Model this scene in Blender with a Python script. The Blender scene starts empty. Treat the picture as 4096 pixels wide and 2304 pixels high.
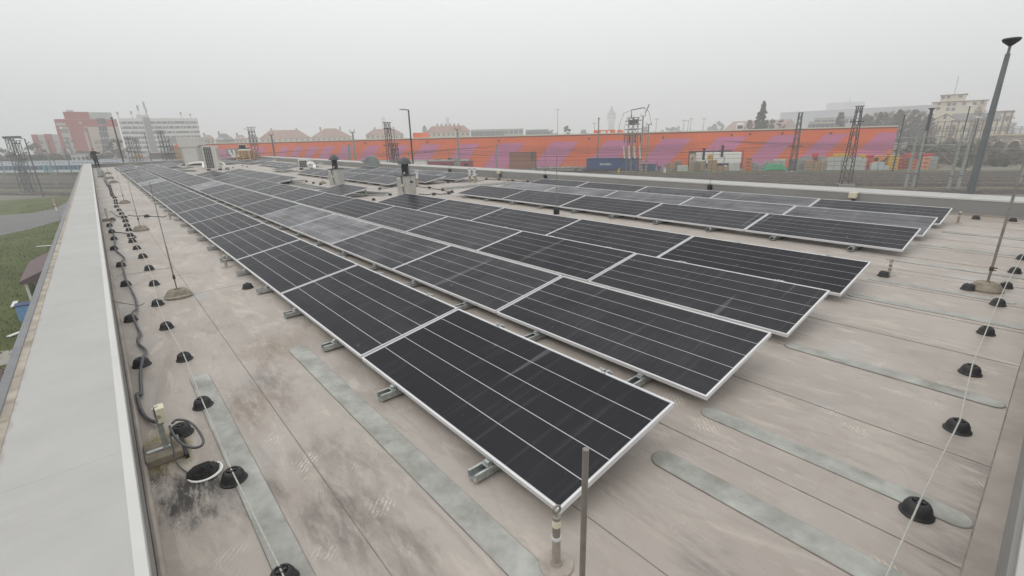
import bpy, bmesh, math, random
from mathutils import Vector, Matrix, Quaternion
random.seed(7)
SC = bpy.context.scene
COL = SC.collection
# ------------------------------------------------------------------ camera
CH = 1.98724                     # camera height above the roof membrane (roof = z 0)
FPX = 1880.8                     # focal length in pixels of the 4096 wide photograph
CR = Vector((0.652977, 0.756979, -0.024581))
CU = Vector((-0.218592, 0.219435, 0.950824))
CF = Vector((-0.725147, 0.615493, -0.308756))
cam_d = bpy.data.cameras.new('camera'); cam = bpy.data.objects.new('camera', cam_d); COL.objects.link(cam)
cam_d.sensor_width = 36.0; cam_d.lens = FPX / 4096 * 36; cam_d.clip_start = 0.05; cam_d.clip_end = 6000
m = Matrix((CR, CU, -CF)).transposed().to_4x4(); m.translation = (0, 0, CH); cam.matrix_world = m
SC.camera = cam
# ------------------------------------------------------------------ world, sun, exposure
SUN_EL, SUN_ROT = math.radians(52), math.radians(200)
w = bpy.data.worlds.new('World'); SC.world = w; w.use_nodes = True
nt = w.node_tree; bg = nt.nodes['Background']
sky = nt.nodes.new('ShaderNodeTexSky'); sky.sky_type = 'NISHITA'; sky.sun_disc = False
sky.sun_elevation = SUN_EL; sky.sun_rotation = SUN_ROT; sky.air_density = 1.0; sky.dust_density = 5.0; sky.altitude = 200
hsv = nt.nodes.new('ShaderNodeHueSaturation'); hsv.inputs['Saturation'].default_value = 0.06
# overcast deck: even grey, brighter overhead than at the horizon all the way round
tcw = nt.nodes.new('ShaderNodeTexCoord'); sx = nt.nodes.new('ShaderNodeSeparateXYZ'); nt.links.new(tcw.outputs['Generated'], sx.inputs[0])
cr_ = nt.nodes.new('ShaderNodeValToRGB'); nt.links.new(sx.outputs['Z'], cr_.inputs['Fac'])
e = cr_.color_ramp.elements; e[0].position = 0.0; e[0].color = (.70, .715, .725, 1); e[1].position = 1.0; e[1].color = (1.0, 1.0, 1.0, 1)
e2 = cr_.color_ramp.elements.new(.26); e2.color = (.97, .985, .985, 1)
sc10 = nt.nodes.new('ShaderNodeVectorMath'); sc10.operation = 'SCALE'; sc10.inputs['Scale'].default_value = 11.2; nt.links.new(cr_.outputs['Color'], sc10.inputs[0])
mx = nt.nodes.new('ShaderNodeMix'); mx.data_type = 'RGBA'; mx.inputs['Factor'].default_value = 0.93
nt.links.new(sky.outputs['Color'], hsv.inputs['Color']); nt.links.new(hsv.outputs['Color'], mx.inputs['A']); nt.links.new(sc10.outputs[0], mx.inputs['B'])
nt.links.new(mx.outputs['Result'], bg.inputs['Color']); bg.inputs['Strength'].default_value = 0.1
sd = bpy.data.lights.new('sun', 'SUN'); sd.energy = 0.5; sd.angle = math.radians(30); sd.color = (1, 0.97, 0.93)
sun = bpy.data.objects.new('sun', sd); COL.objects.link(sun)
sun.rotation_euler = (math.radians(90) - SUN_EL, 0, math.radians(180) - SUN_ROT)
SC.view_settings.view_transform = 'Standard'; SC.view_settings.look = 'None'
SC.view_settings.exposure = 0.0; SC.view_settings.gamma = 1.0; SC.view_settings.use_curve_mapping = False
SC.cycles.use_denoising = True; SC.cycles.max_bounces = 6; SC.cycles.diffuse_bounces = 3; SC.cycles.glossy_bounces = 3
SC.cycles.volume_bounces = 2; SC.cycles.transparent_max_bounces = 8
SC.cycles.use_adaptive_sampling = False
# ------------------------------------------------------------------ from a pixel of the photograph to a place
GZ = -7.2                         # the ground round the building
HAZE = 0.0016
def ray(px, py): return CF + CR * ((px - 2048) / FPX) - CU * ((py - 1152) / FPX)
def P(px, py, z=0.0):             # where the ray meets a level plane
    d = ray(px, py); t = (z - CH) / d.z
    return Vector((d.x * t, d.y * t, z))
def G(px, py): return P(px, py, GZ)
def at_y(px, py, y):
    d = ray(px, py); t = y / d.y
    return Vector((d.x * t, y, CH + d.z * t))
def at_depth(px, py, dep):
    d = ray(px, py); return Vector((d.x * dep, d.y * dep, CH + d.z * dep))
def z_at(x, y, py):               # height on the upright line through (x, y) seen at picture row py
    k = 1152 - py
    return CH + (k * (x * CF.x + y * CF.y) - FPX * (x * CU.x + y * CU.y)) / (FPX * CU.z - k * CF.z)
def depth(x, y, z=0): return Vector((x, y, z - CH)).dot(CF)
def Z(x0, y0, wd, W=2576):
    s = wd / W
    return lambda x, y: (x0 + x * s, y0 + y * s)
# ------------------------------------------------------------------ mesh building
class MB:
    def __init__(s): s.v = []; s.f = []; s.m = []; s.mi = 0
    def add(s, vs, fs):
        o = len(s.v); s.v += [tuple(v) for v in vs]; s.f += [tuple(i + o for i in f) for f in fs]; s.m += [s.mi] * len(fs); return s
    def box(s, c, d, rz=0.0, M=None):
        x, y, z = d[0] / 2, d[1] / 2, d[2] / 2; ca, sa = math.cos(rz), math.sin(rz)
        vs = []
        for k in range(8):
            a = (x if k & 1 else -x); b = (y if k & 2 else -y); e = (z if k & 4 else -z)
            p = Vector((c[0] + a * ca - b * sa, c[1] + a * sa + b * ca, c[2] + e))
            vs.append(M @ p if M else p)
        return s.add(vs, [(0, 2, 3, 1), (4, 5, 7, 6), (0, 1, 5, 4), (1, 3, 7, 5), (3, 2, 6, 7), (2, 0, 4, 6)])
    def b(s, x0, x1, y0, y1, z0, z1): return s.box(((x0 + x1) / 2, (y0 + y1) / 2, (z0 + z1) / 2), (x1 - x0, y1 - y0, z1 - z0))
    def prism(s, pts, axis, a, b):     # polygon in the two other axes, pushed along axis from a to b
        def mk(p, t): return {'x': (t, p[0], p[1]), 'y': (p[0], t, p[1]), 'z': (p[0], p[1], t)}[axis]
        n = len(pts); vs = [mk(p, a) for p in pts] + [mk(p, b) for p in pts]
        fs = [tuple(range(n))[::-1], tuple(range(n, 2 * n))] + [(i, (i + 1) % n, n + (i + 1) % n, n + i) for i in range(n)]
        return s.add(vs, fs)
    def tube(s, pts, r, n=6, cap=True):
        pts = [Vector(p) for p in pts]; rs = r if isinstance(r, (list, tuple)) else [r] * len(pts)
        rings = []; up = None
        for i, p in enumerate(pts):
            t = (pts[min(i + 1, len(pts) - 1)] - pts[max(i - 1, 0)])
            t = t.normalized() if t.length > 1e-9 else Vector((0, 0, 1))
            if up is None: up = Vector((0, 0, 1)) if abs(t.z) < .9 else Vector((1, 0, 0))
            a = (up - t * up.dot(t)); a = a.normalized() if a.length > 1e-6 else t.orthogonal().normalized(); b = t.cross(a); up = a
            rings.append([p + (a * math.cos(2 * math.pi * k / n) + b * math.sin(2 * math.pi * k / n)) * rs[i] for k in range(n)])
        fs = []
        for i in range(len(pts) - 1):
            for k in range(n): fs.append((i * n + k, i * n + (k + 1) % n, (i + 1) * n + (k + 1) % n, (i + 1) * n + k))
        if cap: fs += [tuple(range(n))[::-1], tuple(range((len(pts) - 1) * n, len(pts) * n))]
        return s.add([v for r_ in rings for v in r_], fs)
    def lathe(s, prof, c=(0, 0, 0), n=16, sy=1.0):
        vs = []; k = len(prof)
        for i in range(n):
            a = 2 * math.pi * i / n
            for r, z in prof: vs.append((c[0] + r * math.cos(a), c[1] + r * math.sin(a) * sy, c[2] + z))
        fs = []
        for i in range(n):
            j = (i + 1) % n
            for q in range(k - 1): fs.append((i * k + q, j * k + q, j * k + q + 1, i * k + q + 1))
        fs.append(tuple(i * k for i in range(n))[::-1]); fs.append(tuple(i * k + k - 1 for i in range(n)))
        return s.add(vs, fs)
    def mesh(s, name, mats):
        me = bpy.data.meshes.new(name); me.from_pydata(s.v, [], s.f)
        mats = mats if isinstance(mats, (list, tuple)) else [mats]
        for q in mats: me.materials.append(q)
        if len(mats) > 1: me.polygons.foreach_set('material_index', s.m)
        bm = bmesh.new(); bm.from_mesh(me); bmesh.ops.recalc_face_normals(bm, faces=bm.faces); bm.to_mesh(me); bm.free()
        me.update(); return me
    def build(s, name, mats, parent=None, smooth=False, bevel=0, loc=None, rz=0):
        return put(name, s.mesh(name, mats), parent, smooth, bevel, loc, rz)
def put(name, me, parent=None, smooth=False, bevel=0, loc=None, rz=0):
    o = bpy.data.objects.new(name, me); COL.objects.link(o); o.parent = parent
    if smooth:
        me.polygons.foreach_set('use_smooth', [True] * len(me.polygons))
        try: me.set_sharp_from_angle(angle=math.radians(38))
        except Exception: pass
    if bevel:
        b = o.modifiers.new('bevel', 'BEVEL'); b.width = bevel; b.segments = 2; b.limit_method = 'ANGLE'
    if loc is not None: o.location = loc
    if rz: o.rotation_euler = (0, 0, rz)
    return o
def tag(o, label=None, cat=None, group=None, kind=None):
    if label: o['label'] = label
    if cat: o['category'] = cat
    if group: o['group'] = group
    if kind: o['kind'] = kind
    return o
def thing(name, loc, label, cat, group=None, rz=0.0):
    o = bpy.data.objects.new(name, None); COL.objects.link(o); o.location = loc; o.rotation_euler = (0, 0, rz); o.empty_display_size = .1
    return tag(o, label, cat, group)
ORD = 'first second third fourth fifth sixth seventh eighth ninth tenth eleventh twelfth thirteenth fourteenth fifteenth sixteenth seventeenth eighteenth nineteenth twentieth'.split()
def nth(i):                        # 0 -> first
    if i < 20: return ORD[i]
    t = {2: 'twenty', 3: 'thirty', 4: 'forty'}[(i + 1) // 10]
    return (t + '-' + ORD[(i + 1) % 10 - 1]) if (i + 1) % 10 else t[:-1] + 'ieth'
def ORD20(i):
    n = i + 1
    if n <= 20: return ORD[i]
    t, u = divmod(n, 10); w_ = {2: 'twenty', 3: 'thirty', 4: 'forty', 5: 'fifty', 6: 'sixty'}[t]
    return w_ + '-' + ORD[u - 1] if u else w_[:-1] + 'ieth'
# ------------------------------------------------------------------ materials
MATS = {}
def nodes_of(m): return m.node_tree.nodes, m.node_tree.links
def mat(name, col, rough=0.7, metal=0.0, var=0.12, scale=3.0, bump=0.0, bscale=None, col2=None, spec=0.5, detail=6.0, rnd=True, coat=0.0):
    """one plain surface: colour, a second colour or a lighter/darker mottling by noise, fine relief"""
    if name in MATS: return MATS[name]
    m = bpy.data.materials.new(name); m.use_nodes = True; N, L = nodes_of(m); b = N['Principled BSDF']
    b.inputs['Roughness'].default_value = rough; b.inputs['Metallic'].default_value = metal; b.inputs['Specular IOR Level'].default_value = spec
    b.inputs['Coat Weight'].default_value = coat
    tc = N.new('ShaderNodeTexCoord'); src = tc.outputs['Object']
    if rnd:
        oi = N.new('ShaderNodeObjectInfo'); mu = N.new('ShaderNodeMath'); mu.operation = 'MULTIPLY'; mu.inputs[1].default_value = 37.0
        L.new(oi.outputs['Random'], mu.inputs[0])
        va = N.new('ShaderNodeVectorMath'); va.operation = 'ADD'; L.new(src, va.inputs[0]); L.new(mu.outputs[0], va.inputs[1]); src = va.outputs[0]
    no = N.new('ShaderNodeTexNoise'); no.inputs['Scale'].default_value = scale; no.inputs['Detail'].default_value = detail; no.inputs['Roughness'].default_value = .62
    L.new(src, no.inputs['Vector'])
    cr = N.new('ShaderNodeValToRGB'); L.new(no.outputs['Fac'], cr.inputs['Fac'])
    c = Vector(col[:3]); lo = c * (1 - var); hi = Vector(col2[:3]) if col2 else c * (1 + var)
    cr.color_ramp.elements[0].position = .32; cr.color_ramp.elements[1].position = .68
    cr.color_ramp.elements[0].color = (*lo, 1); cr.color_ramp.elements[1].color = (*hi, 1)
    L.new(cr.outputs['Color'], b.inputs['Base Color'])
    if bump:
        n2 = N.new('ShaderNodeTexNoise'); n2.inputs['Scale'].default_value = bscale or scale * 8; n2.inputs['Detail'].default_value = 4; L.new(src, n2.inputs['Vector'])
        bp = N.new('ShaderNodeBump'); bp.inputs['Strength'].default_value = bump; bp.inputs['Distance'].default_value = .02
        L.new(n2.outputs['Fac'], bp.inputs['Height']); L.new(bp.outputs['Normal'], b.inputs['Normal'])
    MATS[name] = m; return m
def srgb(r, g, b): return tuple(((x / 255) / 12.92 if x / 255 <= .04045 else ((x / 255 + .055) / 1.055) ** 2.4) for x in (r, g, b))
# ================================================================== the roof the camera stands over
def roof_material():
    m = bpy.data.materials.new('roof_membrane'); m.use_nodes = True; N, L = nodes_of(m); b = N['Principled BSDF']
    geo = N.new('ShaderNodeNewGeometry'); pos = geo.outputs['Position']
    def noise(sc, det=6, rough=.6, vec=None, dist=0):
        n = N.new('ShaderNodeTexNoise'); n.inputs['Scale'].default_value = sc; n.inputs['Detail'].default_value = det
        n.inputs['Roughness'].default_value = rough; n.inputs['Distortion'].default_value = dist; L.new(vec or pos, n.inputs['Vector']); return n.outputs['Fac']
    def ramp(v, a, c, inv=False):
        r = N.new('ShaderNodeMapRange'); r.inputs['From Min'].default_value = a; r.inputs['From Max'].default_value = c
        r.inputs['To Min'].default_value = 1 if inv else 0; r.inputs['To Max'].default_value = 0 if inv else 1; r.interpolation_type = 'SMOOTHSTEP'
        L.new(v, r.inputs['Value']); return r.outputs['Result']
    def mul(a, c):
        q = N.new('ShaderNodeMath'); q.operation = 'MULTIPLY'; L.new(a, q.inputs[0])
        if isinstance(c, (int, float)): q.inputs[1].default_value = c
        else: L.new(c, q.inputs[1])
        return q.outputs[0]
    def mix(a, col, fac):
        q = N.new('ShaderNodeMix'); q.data_type = 'RGBA'; q.blend_type = 'MIX'
        L.new(fac, q.inputs['Factor']); L.new(a, q.inputs['A']); q.inputs['B'].default_value = (*col, 1); return q.outputs['Result']
    base = N.new('ShaderNodeValToRGB'); L.new(noise(.55, 8, .6), base.inputs['Fac'])
    base.color_ramp.elements[0].position = .3; base.color_ramp.elements[1].position = .7
    base.color_ramp.elements[0].color = (.335, .295, .26, 1); base.color_ramp.elements[1].color = (.435, .392, .352, 1)
    c = base.outputs['Color']
    # drifts of dried dirt drawn out along the fall of the roof
    mp = N.new('ShaderNodeMapping'); mp.inputs['Scale'].default_value = (.55, 1.9, 1); mp.inputs['Rotation'].default_value = (0, 0, math.radians(38)); L.new(pos, mp.inputs['Vector'])
    c = mix(c, (.27, .235, .20), mul(ramp(noise(1.5, 9, .68, mp.outputs['Vector'], 1.2), .50, .72), .7))
    c = mix(c, (.54, .485, .42), mul(ramp(noise(2.3, 7, .62, mp.outputs['Vector'], 1.0), .53, .70), .6))
    c = mix(c, (.40, .405, .42), mul(ramp(noise(.8, 4, .5, None, .6), .55, .8), .5))
    # tide marks of dried puddles: thin wandering contours
    tm = noise(.95, 3, .5, None, .4)
    c = mix(c, (.29, .25, .215), mul(mul(ramp(tm, .505, .512), ramp(tm, .512, .53, True)), .16))
    tm2 = noise(1.7, 3, .5, mp.outputs['Vector'], .3)
    c = mix(c, (.56, .51, .45), mul(mul(ramp(tm2, .46, .468), ramp(tm2, .468, .50, True)), .10))
    c = mix(c, (.33, .285, .245), mul(ramp(noise(5.5, 8, .7), .5, .7), .3))
    c = mix(c, (.53, .49, .44), mul(ramp(noise(7.5, 8, .7, mp.outputs['Vector']), .54, .72), .4))
    # stains and smears with a place of their own
    def stain(x, y, r, col, amt, sq=1.0, edge=.55):
        sb = N.new('ShaderNodeVectorMath'); sb.operation = 'SUBTRACT'; L.new(pos, sb.inputs[0]); sb.inputs[1].default_value = (x, y, 0)
        ml = N.new('ShaderNodeVectorMath'); ml.operation = 'MULTIPLY'; L.new(sb.outputs[0], ml.inputs[0]); ml.inputs[1].default_value = (1, sq, 0)
        ln = N.new('ShaderNodeVectorMath'); ln.operation = 'LENGTH'; L.new(ml.outputs[0], ln.inputs[0])
        wob = mul(noise(2.6 / max(r, .25) * .5, 8, .7, mp.outputs['Vector'] if r > .2 else None, .8), 2.0 * r); ad = N.new('ShaderNodeMath'); ad.operation = 'ADD'; L.new(ln.outputs['Value'], ad.inputs[0]); L.new(wob, ad.inputs[1])
        return mul(ramp(ad.outputs[0], r * (1.75 - edge * 1.3), r * 1.95, True), mul(ramp(noise(7, 7, .7, mp.outputs['Vector']), .3, .62), amt)), col
    S = [(-3.0, .03, .36, (.05, .045, .04), 1.4, 1.0), (-2.72, .30, .34, (.14, .12, .105), .8, 1.3), (-2.2, .62, .62, (.17, .148, .13), .9, 1.6),
         (-2.6, .85, .34, (.19, .17, .155), .6, 1.2), (-4.25, .70, .42, (.22, .21, .205), .9, 1.4), (-3.9, .55, .65, (.21, .175, .14), .9, 1.2), (-1.75, .78, .35, (.18, .16, .14), .7, 1.7),
         (-.72, 1.83, .24, (.22, .195, .18), .8, 1.0), (-3.5, -.1, .3, (.15, .12, .03), 1.4, 1.2), (-3.72, -.08, .3, (.24, .2, .05), 1.4, 1.4), (-3.35, -.15, .18, (.05, .042, .03), .95, 1.0),
         (-1.25, .45, .45, (.22, .20, .18), .7, 1.3), (-2.9, .75, .30, (.18, .16, .14), .6, 1.0), (-4.9, .95, .7, (.26, .21, .165), .9, 1.5), (-3.2, 1.3, .4, (.25, .22, .19), .6, 1.5),
         (.13, 3.2, .4, (.22, .19, .17), .7, .3), (.13, 2.2, .4, (.22, .19, .17), .7, .3)]
    for s in S:
        f, col = stain(*s); c = mix(c, col, f)
    # dried boot prints: short pale bars in loose clusters
    wv = N.new('ShaderNodeTexWave'); wv.wave_type = 'BANDS'; wv.bands_direction = 'DIAGONAL'; wv.inputs['Scale'].default_value = 17; wv.inputs['Distortion'].default_value = 5; wv.inputs['Detail'].default_value = 2; wv.inputs['Detail Scale'].default_value = 2.5
    L.new(pos, wv.inputs['Vector'])
    vo = N.new('ShaderNodeTexVoronoi'); vo.inputs['Scale'].default_value = 2.6; vo.inputs['Randomness'].default_value = 1; L.new(pos, vo.inputs['Vector'])
    pr = mul(mul(ramp(wv.outputs['Fac'], .62, .82), ramp(vo.outputs['Distance'], .16, .3, True)), mul(ramp(noise(.75, 3), .40, .52), ramp(noise(9, 3), .38, .55)))
    c = mix(c, (.62, .565, .49), mul(pr, .7))
    wv2 = N.new('ShaderNodeTexWave'); wv2.wave_type = 'RINGS'; wv2.inputs['Scale'].default_value = 13; wv2.inputs['Distortion'].default_value = 7; wv2.inputs['Detail'].default_value = 2; L.new(mp.outputs['Vector'], wv2.inputs['Vector'])
    vo2 = N.new('ShaderNodeTexVoronoi'); vo2.inputs['Scale'].default_value = 2.1; L.new(pos, vo2.inputs['Vector'])
    pr2 = mul(mul(ramp(wv2.outputs['Fac'], .55, .8), ramp(vo2.outputs['Distance'], .14, .34, True)), mul(ramp(noise(.6, 3, .5, mp.outputs['Vector']), .46, .56), ramp(noise(11, 3), .36, .58)))
    c = mix(c, (.60, .555, .485), mul(pr2, .6))
    # grit
    c = mix(c, (.2, .17, .15), mul(ramp(noise(85, 2), .68, .76), .45))
    L.new(c, b.inputs['Base Color'])
    rr = N.new('ShaderNodeMapRange'); L.new(noise(.7, 5), rr.inputs['Value']); rr.inputs['From Min'].default_value = .35; rr.inputs['From Max'].default_value = .65
    rr.inputs['To Min'].default_value = .38; rr.inputs['To Max'].default_value = .62; L.new(rr.outputs[0], b.inputs['Roughness']); b.inputs['Specular IOR Level'].default_value = .35
    bp = N.new('ShaderNodeBump'); bp.inputs['Strength'].default_value = .25; bp.inputs['Distance'].default_value = .03; L.new(noise(3.2, 9, .65), bp.inputs['Height']); L.new(bp.outputs['Normal'], b.inputs['Normal'])
    return m
M_ROOF = roof_material()
M_SEAM = mat('seam_mastic', (.22, .195, .17), .8, var=.35, scale=6, rnd=False)
M_FLASH = mat('flashing_membrane', (.33, .29, .255), .6, var=.22, scale=2.0, bump=.2, bscale=8, rnd=False)
M_WALLSHADE = mat('parapet_shaded_grey_lining', (.25, .245, .235), .7, var=.10, scale=.8, bump=.06, rnd=False)  # grey lining, darkened in its colour for the shade on the inner faces
M_COPE = mat('coping_pale_membrane', (.43, .425, .41), .5, var=.07, scale=1.3, bump=.03, bscale=3, rnd=False, spec=.35)
def cope_growth():
    N, L = nodes_of(M_COPE); b = N['Principled BSDF']; old = b.inputs['Base Color'].links[0].from_socket
    g = N.new('ShaderNodeNewGeometry'); sp_ = N.new('ShaderNodeSeparateXYZ'); L.new(g.outputs['Position'], sp_.inputs[0])
    n = N.new('ShaderNodeTexNoise'); n.inputs['Scale'].default_value = 7; n.inputs['Detail'].default_value = 8; n.inputs['Roughness'].default_value = .7; L.new(g.outputs['Position'], n.inputs['Vector'])
    ml = N.new('ShaderNodeMath'); ml.operation = 'MULTIPLY_ADD'; L.new(n.outputs['Fac'], ml.inputs[0]); ml.inputs[1].default_value = -.16; L.new(sp_.outputs['Y'], ml.inputs[2])
    r = N.new('ShaderNodeMapRange'); r.inputs['From Min'].default_value = -.86; r.inputs['From Max'].default_value = -.815; r.inputs['To Min'].default_value = .75; r.inputs['To Max'].default_value = 0; L.new(ml.outputs[0], r.inputs['Value'])
    q = N.new('ShaderNodeMix'); q.data_type = 'RGBA'; L.new(r.outputs[0], q.inputs['Factor']); L.new(old, q.inputs['A']); q.inputs['B'].default_value = (.27, .20, .15, 1)      # lichen along the outer edge
    w1 = N.new('ShaderNodeTexNoise'); mp_ = N.new('ShaderNodeMapping'); mp_.inputs['Scale'].default_value = (5, .7, 1); L.new(g.outputs['Position'], mp_.inputs['Vector']); L.new(mp_.outputs[0], w1.inputs['Vector']); w1.inputs['Scale'].default_value = 1.3; w1.inputs['Detail'].default_value = 6
    r2 = N.new('ShaderNodeMapRange'); r2.inputs['From Min'].default_value = .55; r2.inputs['From Max'].default_value = .75; r2.inputs['To Max'].default_value = .35; L.new(w1.outputs['Fac'], r2.inputs['Value'])
    q2 = N.new('ShaderNodeMix'); q2.data_type = 'RGBA'; L.new(r2.outputs[0], q2.inputs['Factor']); L.new(q.outputs['Result'], q2.inputs['A']); q2.inputs['B'].default_value = (.34, .325, .30, 1)
    L.new(q2.outputs['Result'], b.inputs['Base Color'])
cope_growth()
M_COPE2 = mat('coping_inner_strip', (.58, .575, .55), .45, var=.05, scale=2, rnd=False)
M_LIP = mat('gutter_lip_grey', (.20, .205, .215), .5, metal=.3, var=.12, scale=4, rnd=False)
M_MOSS = mat('coping_dirt_band', (.36, .31, .25), .9, var=.3, scale=5, col2=(.50, .45, .38), rnd=False)
M_PLASTER = mat('building_render', (.42, .41, .39), .9, var=.08, scale=.7, rnd=False)
XF, XN, YL, YR, ZP = -62.0, 0.17, -0.2, 14.9, 0.37

roof = bpy.data.objects.new('roof', None); COL.objects.link(roof); tag(roof, 'flat beige grey membrane roof of the building in front', None, None, 'structure')
SEAMS = [YL, .66, 1.63, 2.68, 3.73, 4.68, 5.62, 6.6, 7.55, 8.5, 9.45, 10.4, 11.35, 12.3, 13.25, 14.15, YR]
for i in range(len(SEAMS) - 1):
    y0, y1 = SEAMS[i], SEAMS[i + 1]
    q = MB(); e = 0 if i == 0 else -.012
    q.add([(XF, y0 + e, .004), (.08, y0 + e, .004), (.08, y1, 0), (XF, y1, 0), (XF, y0 + e, -.01), (.08, y0 + e, -.01), (.08, y1, -.012), (XF, y1, -.012)],
          [(0, 1, 2, 3), (4, 7, 6, 5), (0, 4, 5, 1), (1, 5, 6, 2), (2, 6, 7, 3), (3, 7, 4, 0)])
    q.build('membrane_sheet', M_ROOF, roof)
    if i: MB().b(XF, .08, y0 - .0155, y0 - .0115, -.004, .003).build('seam_bead', M_SEAM, roof)
MB().add([(.07, YL, .007), (XN, YL, .012), (XN, YR, .012), (.07, YR, .007), (.07, YL, -.01), (XN, YL, -.01), (XN, YR, -.01), (.07, YR, -.01)],
         [(0, 1, 2, 3), (4, 7, 6, 5), (0, 4, 5, 1), (1, 5, 6, 2), (2, 6, 7, 3), (3, 7, 4, 0)]).build('edge_flashing', M_FLASH, roof)
MB().b(.063, .0695, YL, YR, -.004, .006).build('seam_bead', M_SEAM, roof)
for x in (-9.6, -19.4, -29.8, -40.1, -51): MB().b(x, x + .005, YL + .02, .64, .001, .0062).build('seam_bead', M_SEAM, roof)
# repair tape strips with rounded ends
def tape_mat():
    m = mat('repair_tape', (.28, .28, .245), .5, var=.18, scale=4.5, col2=(.43, .435, .405), bump=.4, bscale=9, detail=8)
    N, L = nodes_of(m); b = N['Principled BSDF']; old = b.inputs['Base Color'].links[0].from_socket
    n = N.new('ShaderNodeTexNoise'); n.inputs['Scale'].default_value = 6.5; n.inputs['Detail'].default_value = 9; n.inputs['Roughness'].default_value = .7
    g = N.new('ShaderNodeNewGeometry'); L.new(g.outputs['Position'], n.inputs['Vector'])
    r = N.new('ShaderNodeMapRange'); r.inputs['From Min'].default_value = .64; r.inputs['From Max'].default_value = .76; r.inputs['To Max'].default_value = .7; L.new(n.outputs['Fac'], r.inputs['Value'])
    q = N.new('ShaderNodeMix'); q.data_type = 'RGBA'; L.new(r.outputs[0], q.inputs['Factor']); L.new(old, q.inputs['A']); q.inputs['B'].default_value = (.13, .105, .085, 1)
    L.new(q.outputs['Result'], b.inputs['Base Color']); return m
M_TAPE = tape_mat()
def tape(x0, x1, y0, y1):
    r = (y1 - y0) / 2; yc = (y0 + y1) / 2; pts = []
    for k in range(9): a = -math.pi / 2 + math.pi * k / 8; pts.append((x1 - r + r * math.cos(a), yc + r * math.sin(a)))
    for k in range(9): a = math.pi / 2 + math.pi * k / 8; pts.append((x0 + r + r * math.cos(a), yc + r * math.sin(a)))
    MB().prism(pts, 'z', .0, .0085).build('tape_strip', M_TAPE, roof)
    big = [(yc_ + (p - yc_) * 1.0) for p, yc_ in ()]
    out = [(p[0] + (.006 if p[0] > (x0 + x1) / 2 else -.006), yc + (p[1] - yc) * 1.045) for p in pts]
    MB().prism(out, 'z', -.002, .0062).build('tape_edge', M_SEAM, roof)
for a in [(-4.75, .05, .225, .37), (-4.75, .05, 1.06, 1.22), (-1.37, .055, 2.25, 2.42), (-1.42, .06, 2.97, 3.115), (-1.45, .05, 4.61, 4.75), (-1.5, .05, 6.68, 6.82), (-1.5, -.1, 7.62, 7.74), (-1.6, .0, 9.0, 9.12), (-1.5, -.1, 10.55, 10.66), (-1.4, .0, 12.1, 12.2)]: tape(*a)
# round patches at posts are built with the posts
# the storeys below and the parapets
body = MB(); body.b(XF - .66, .86, YL - .6, YR + .93, GZ - .5, -.3); body.build('building_body', M_PLASTER, roof)
def parapet(name, label, x0, x1, y0, y1, inner, along, cope_w):
    t = thing(name, ((x0 + x1) / 2, (y0 + y1) / 2, 0), label, 'parapet'); off = Vector(t.location)
    def bb(a, nm, m_, bev=0): q = MB(); q.b(a[0] - off.x, a[1] - off.x, a[2] - off.y, a[3] - off.y, a[4], a[5]); return q.build(nm, m_, t, bevel=bev)
    bb((x0, x1, y0, y1, -.35, ZP - .03), 'wall_core', M_WALLSHADE)
    n = max(1, int(round((x1 - x0 if along == 'x' else y1 - y0) / 3.9)))
    for k in range(n):
        if along == 'x':
            a, c = x0 + (x1 - x0) * k / n + .0006, x0 + (x1 - x0) * (k + 1) / n - .0006
            bb((a, c, y0 + .02, y1 - .02, ZP - .031, ZP), 'coping_panel', M_COPE, .0012)
        else:
            a, c = y0 + (y1 - y0) * k / n + .002, y0 + (y1 - y0) * (k + 1) / n - .002
            bb((x0 + .02, x1 - .02, a, c, ZP - .031, ZP), 'coping_panel', M_COPE, .004)
    return t, bb
t, bb = parapet('parapet_left', 'low parapet with a wide pale coping running along the grass side', XF - .66, .86, YL - .63, YL, None, 'x', .6)
bb((XF, .86, YL - .035, YL + .012, ZP - .05, ZP + .004), 'edge_strip', M_COPE2, .004)
bb((XF - .66, .86, YL - .6, YL - .55, ZP - .02, ZP + .0035), 'dirt_band', M_MOSS)
bb((XF - .66, .86, YL - .66, YL - .6, ZP - .16, ZP + .012), 'gutter_lip', M_LIP, .006)
bb((XF, .17, YL, YL + .035, -.004, .05), 'base_fillet', M_FLASH, .015)
t, bb = parapet('parapet_right', 'low grey parapet with pale coping on the railway side', XF - .66, 6.0, YR, YR + .93, None, 'x', .9)
bb((XF, 6.0, YR - .012, YR + .03, ZP - .04, ZP + .004), 'edge_strip', M_COPE2, .004)
bb((XF, .17, YR - .05, YR, -.004, .03), 'base_fillet', M_FLASH, .01)
t, bb = parapet('parapet_end', 'low parapet with thin pale coping closing the far end of the roof', XF - .66, XF, YL + .001, YR - .001, None, 'y', .6)
t, bb = parapet('parapet_near', 'pale coping of the low parapet at the near end of the roof', XN, .86, YL + .001, YR - .001, None, 'y', .6)
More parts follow.
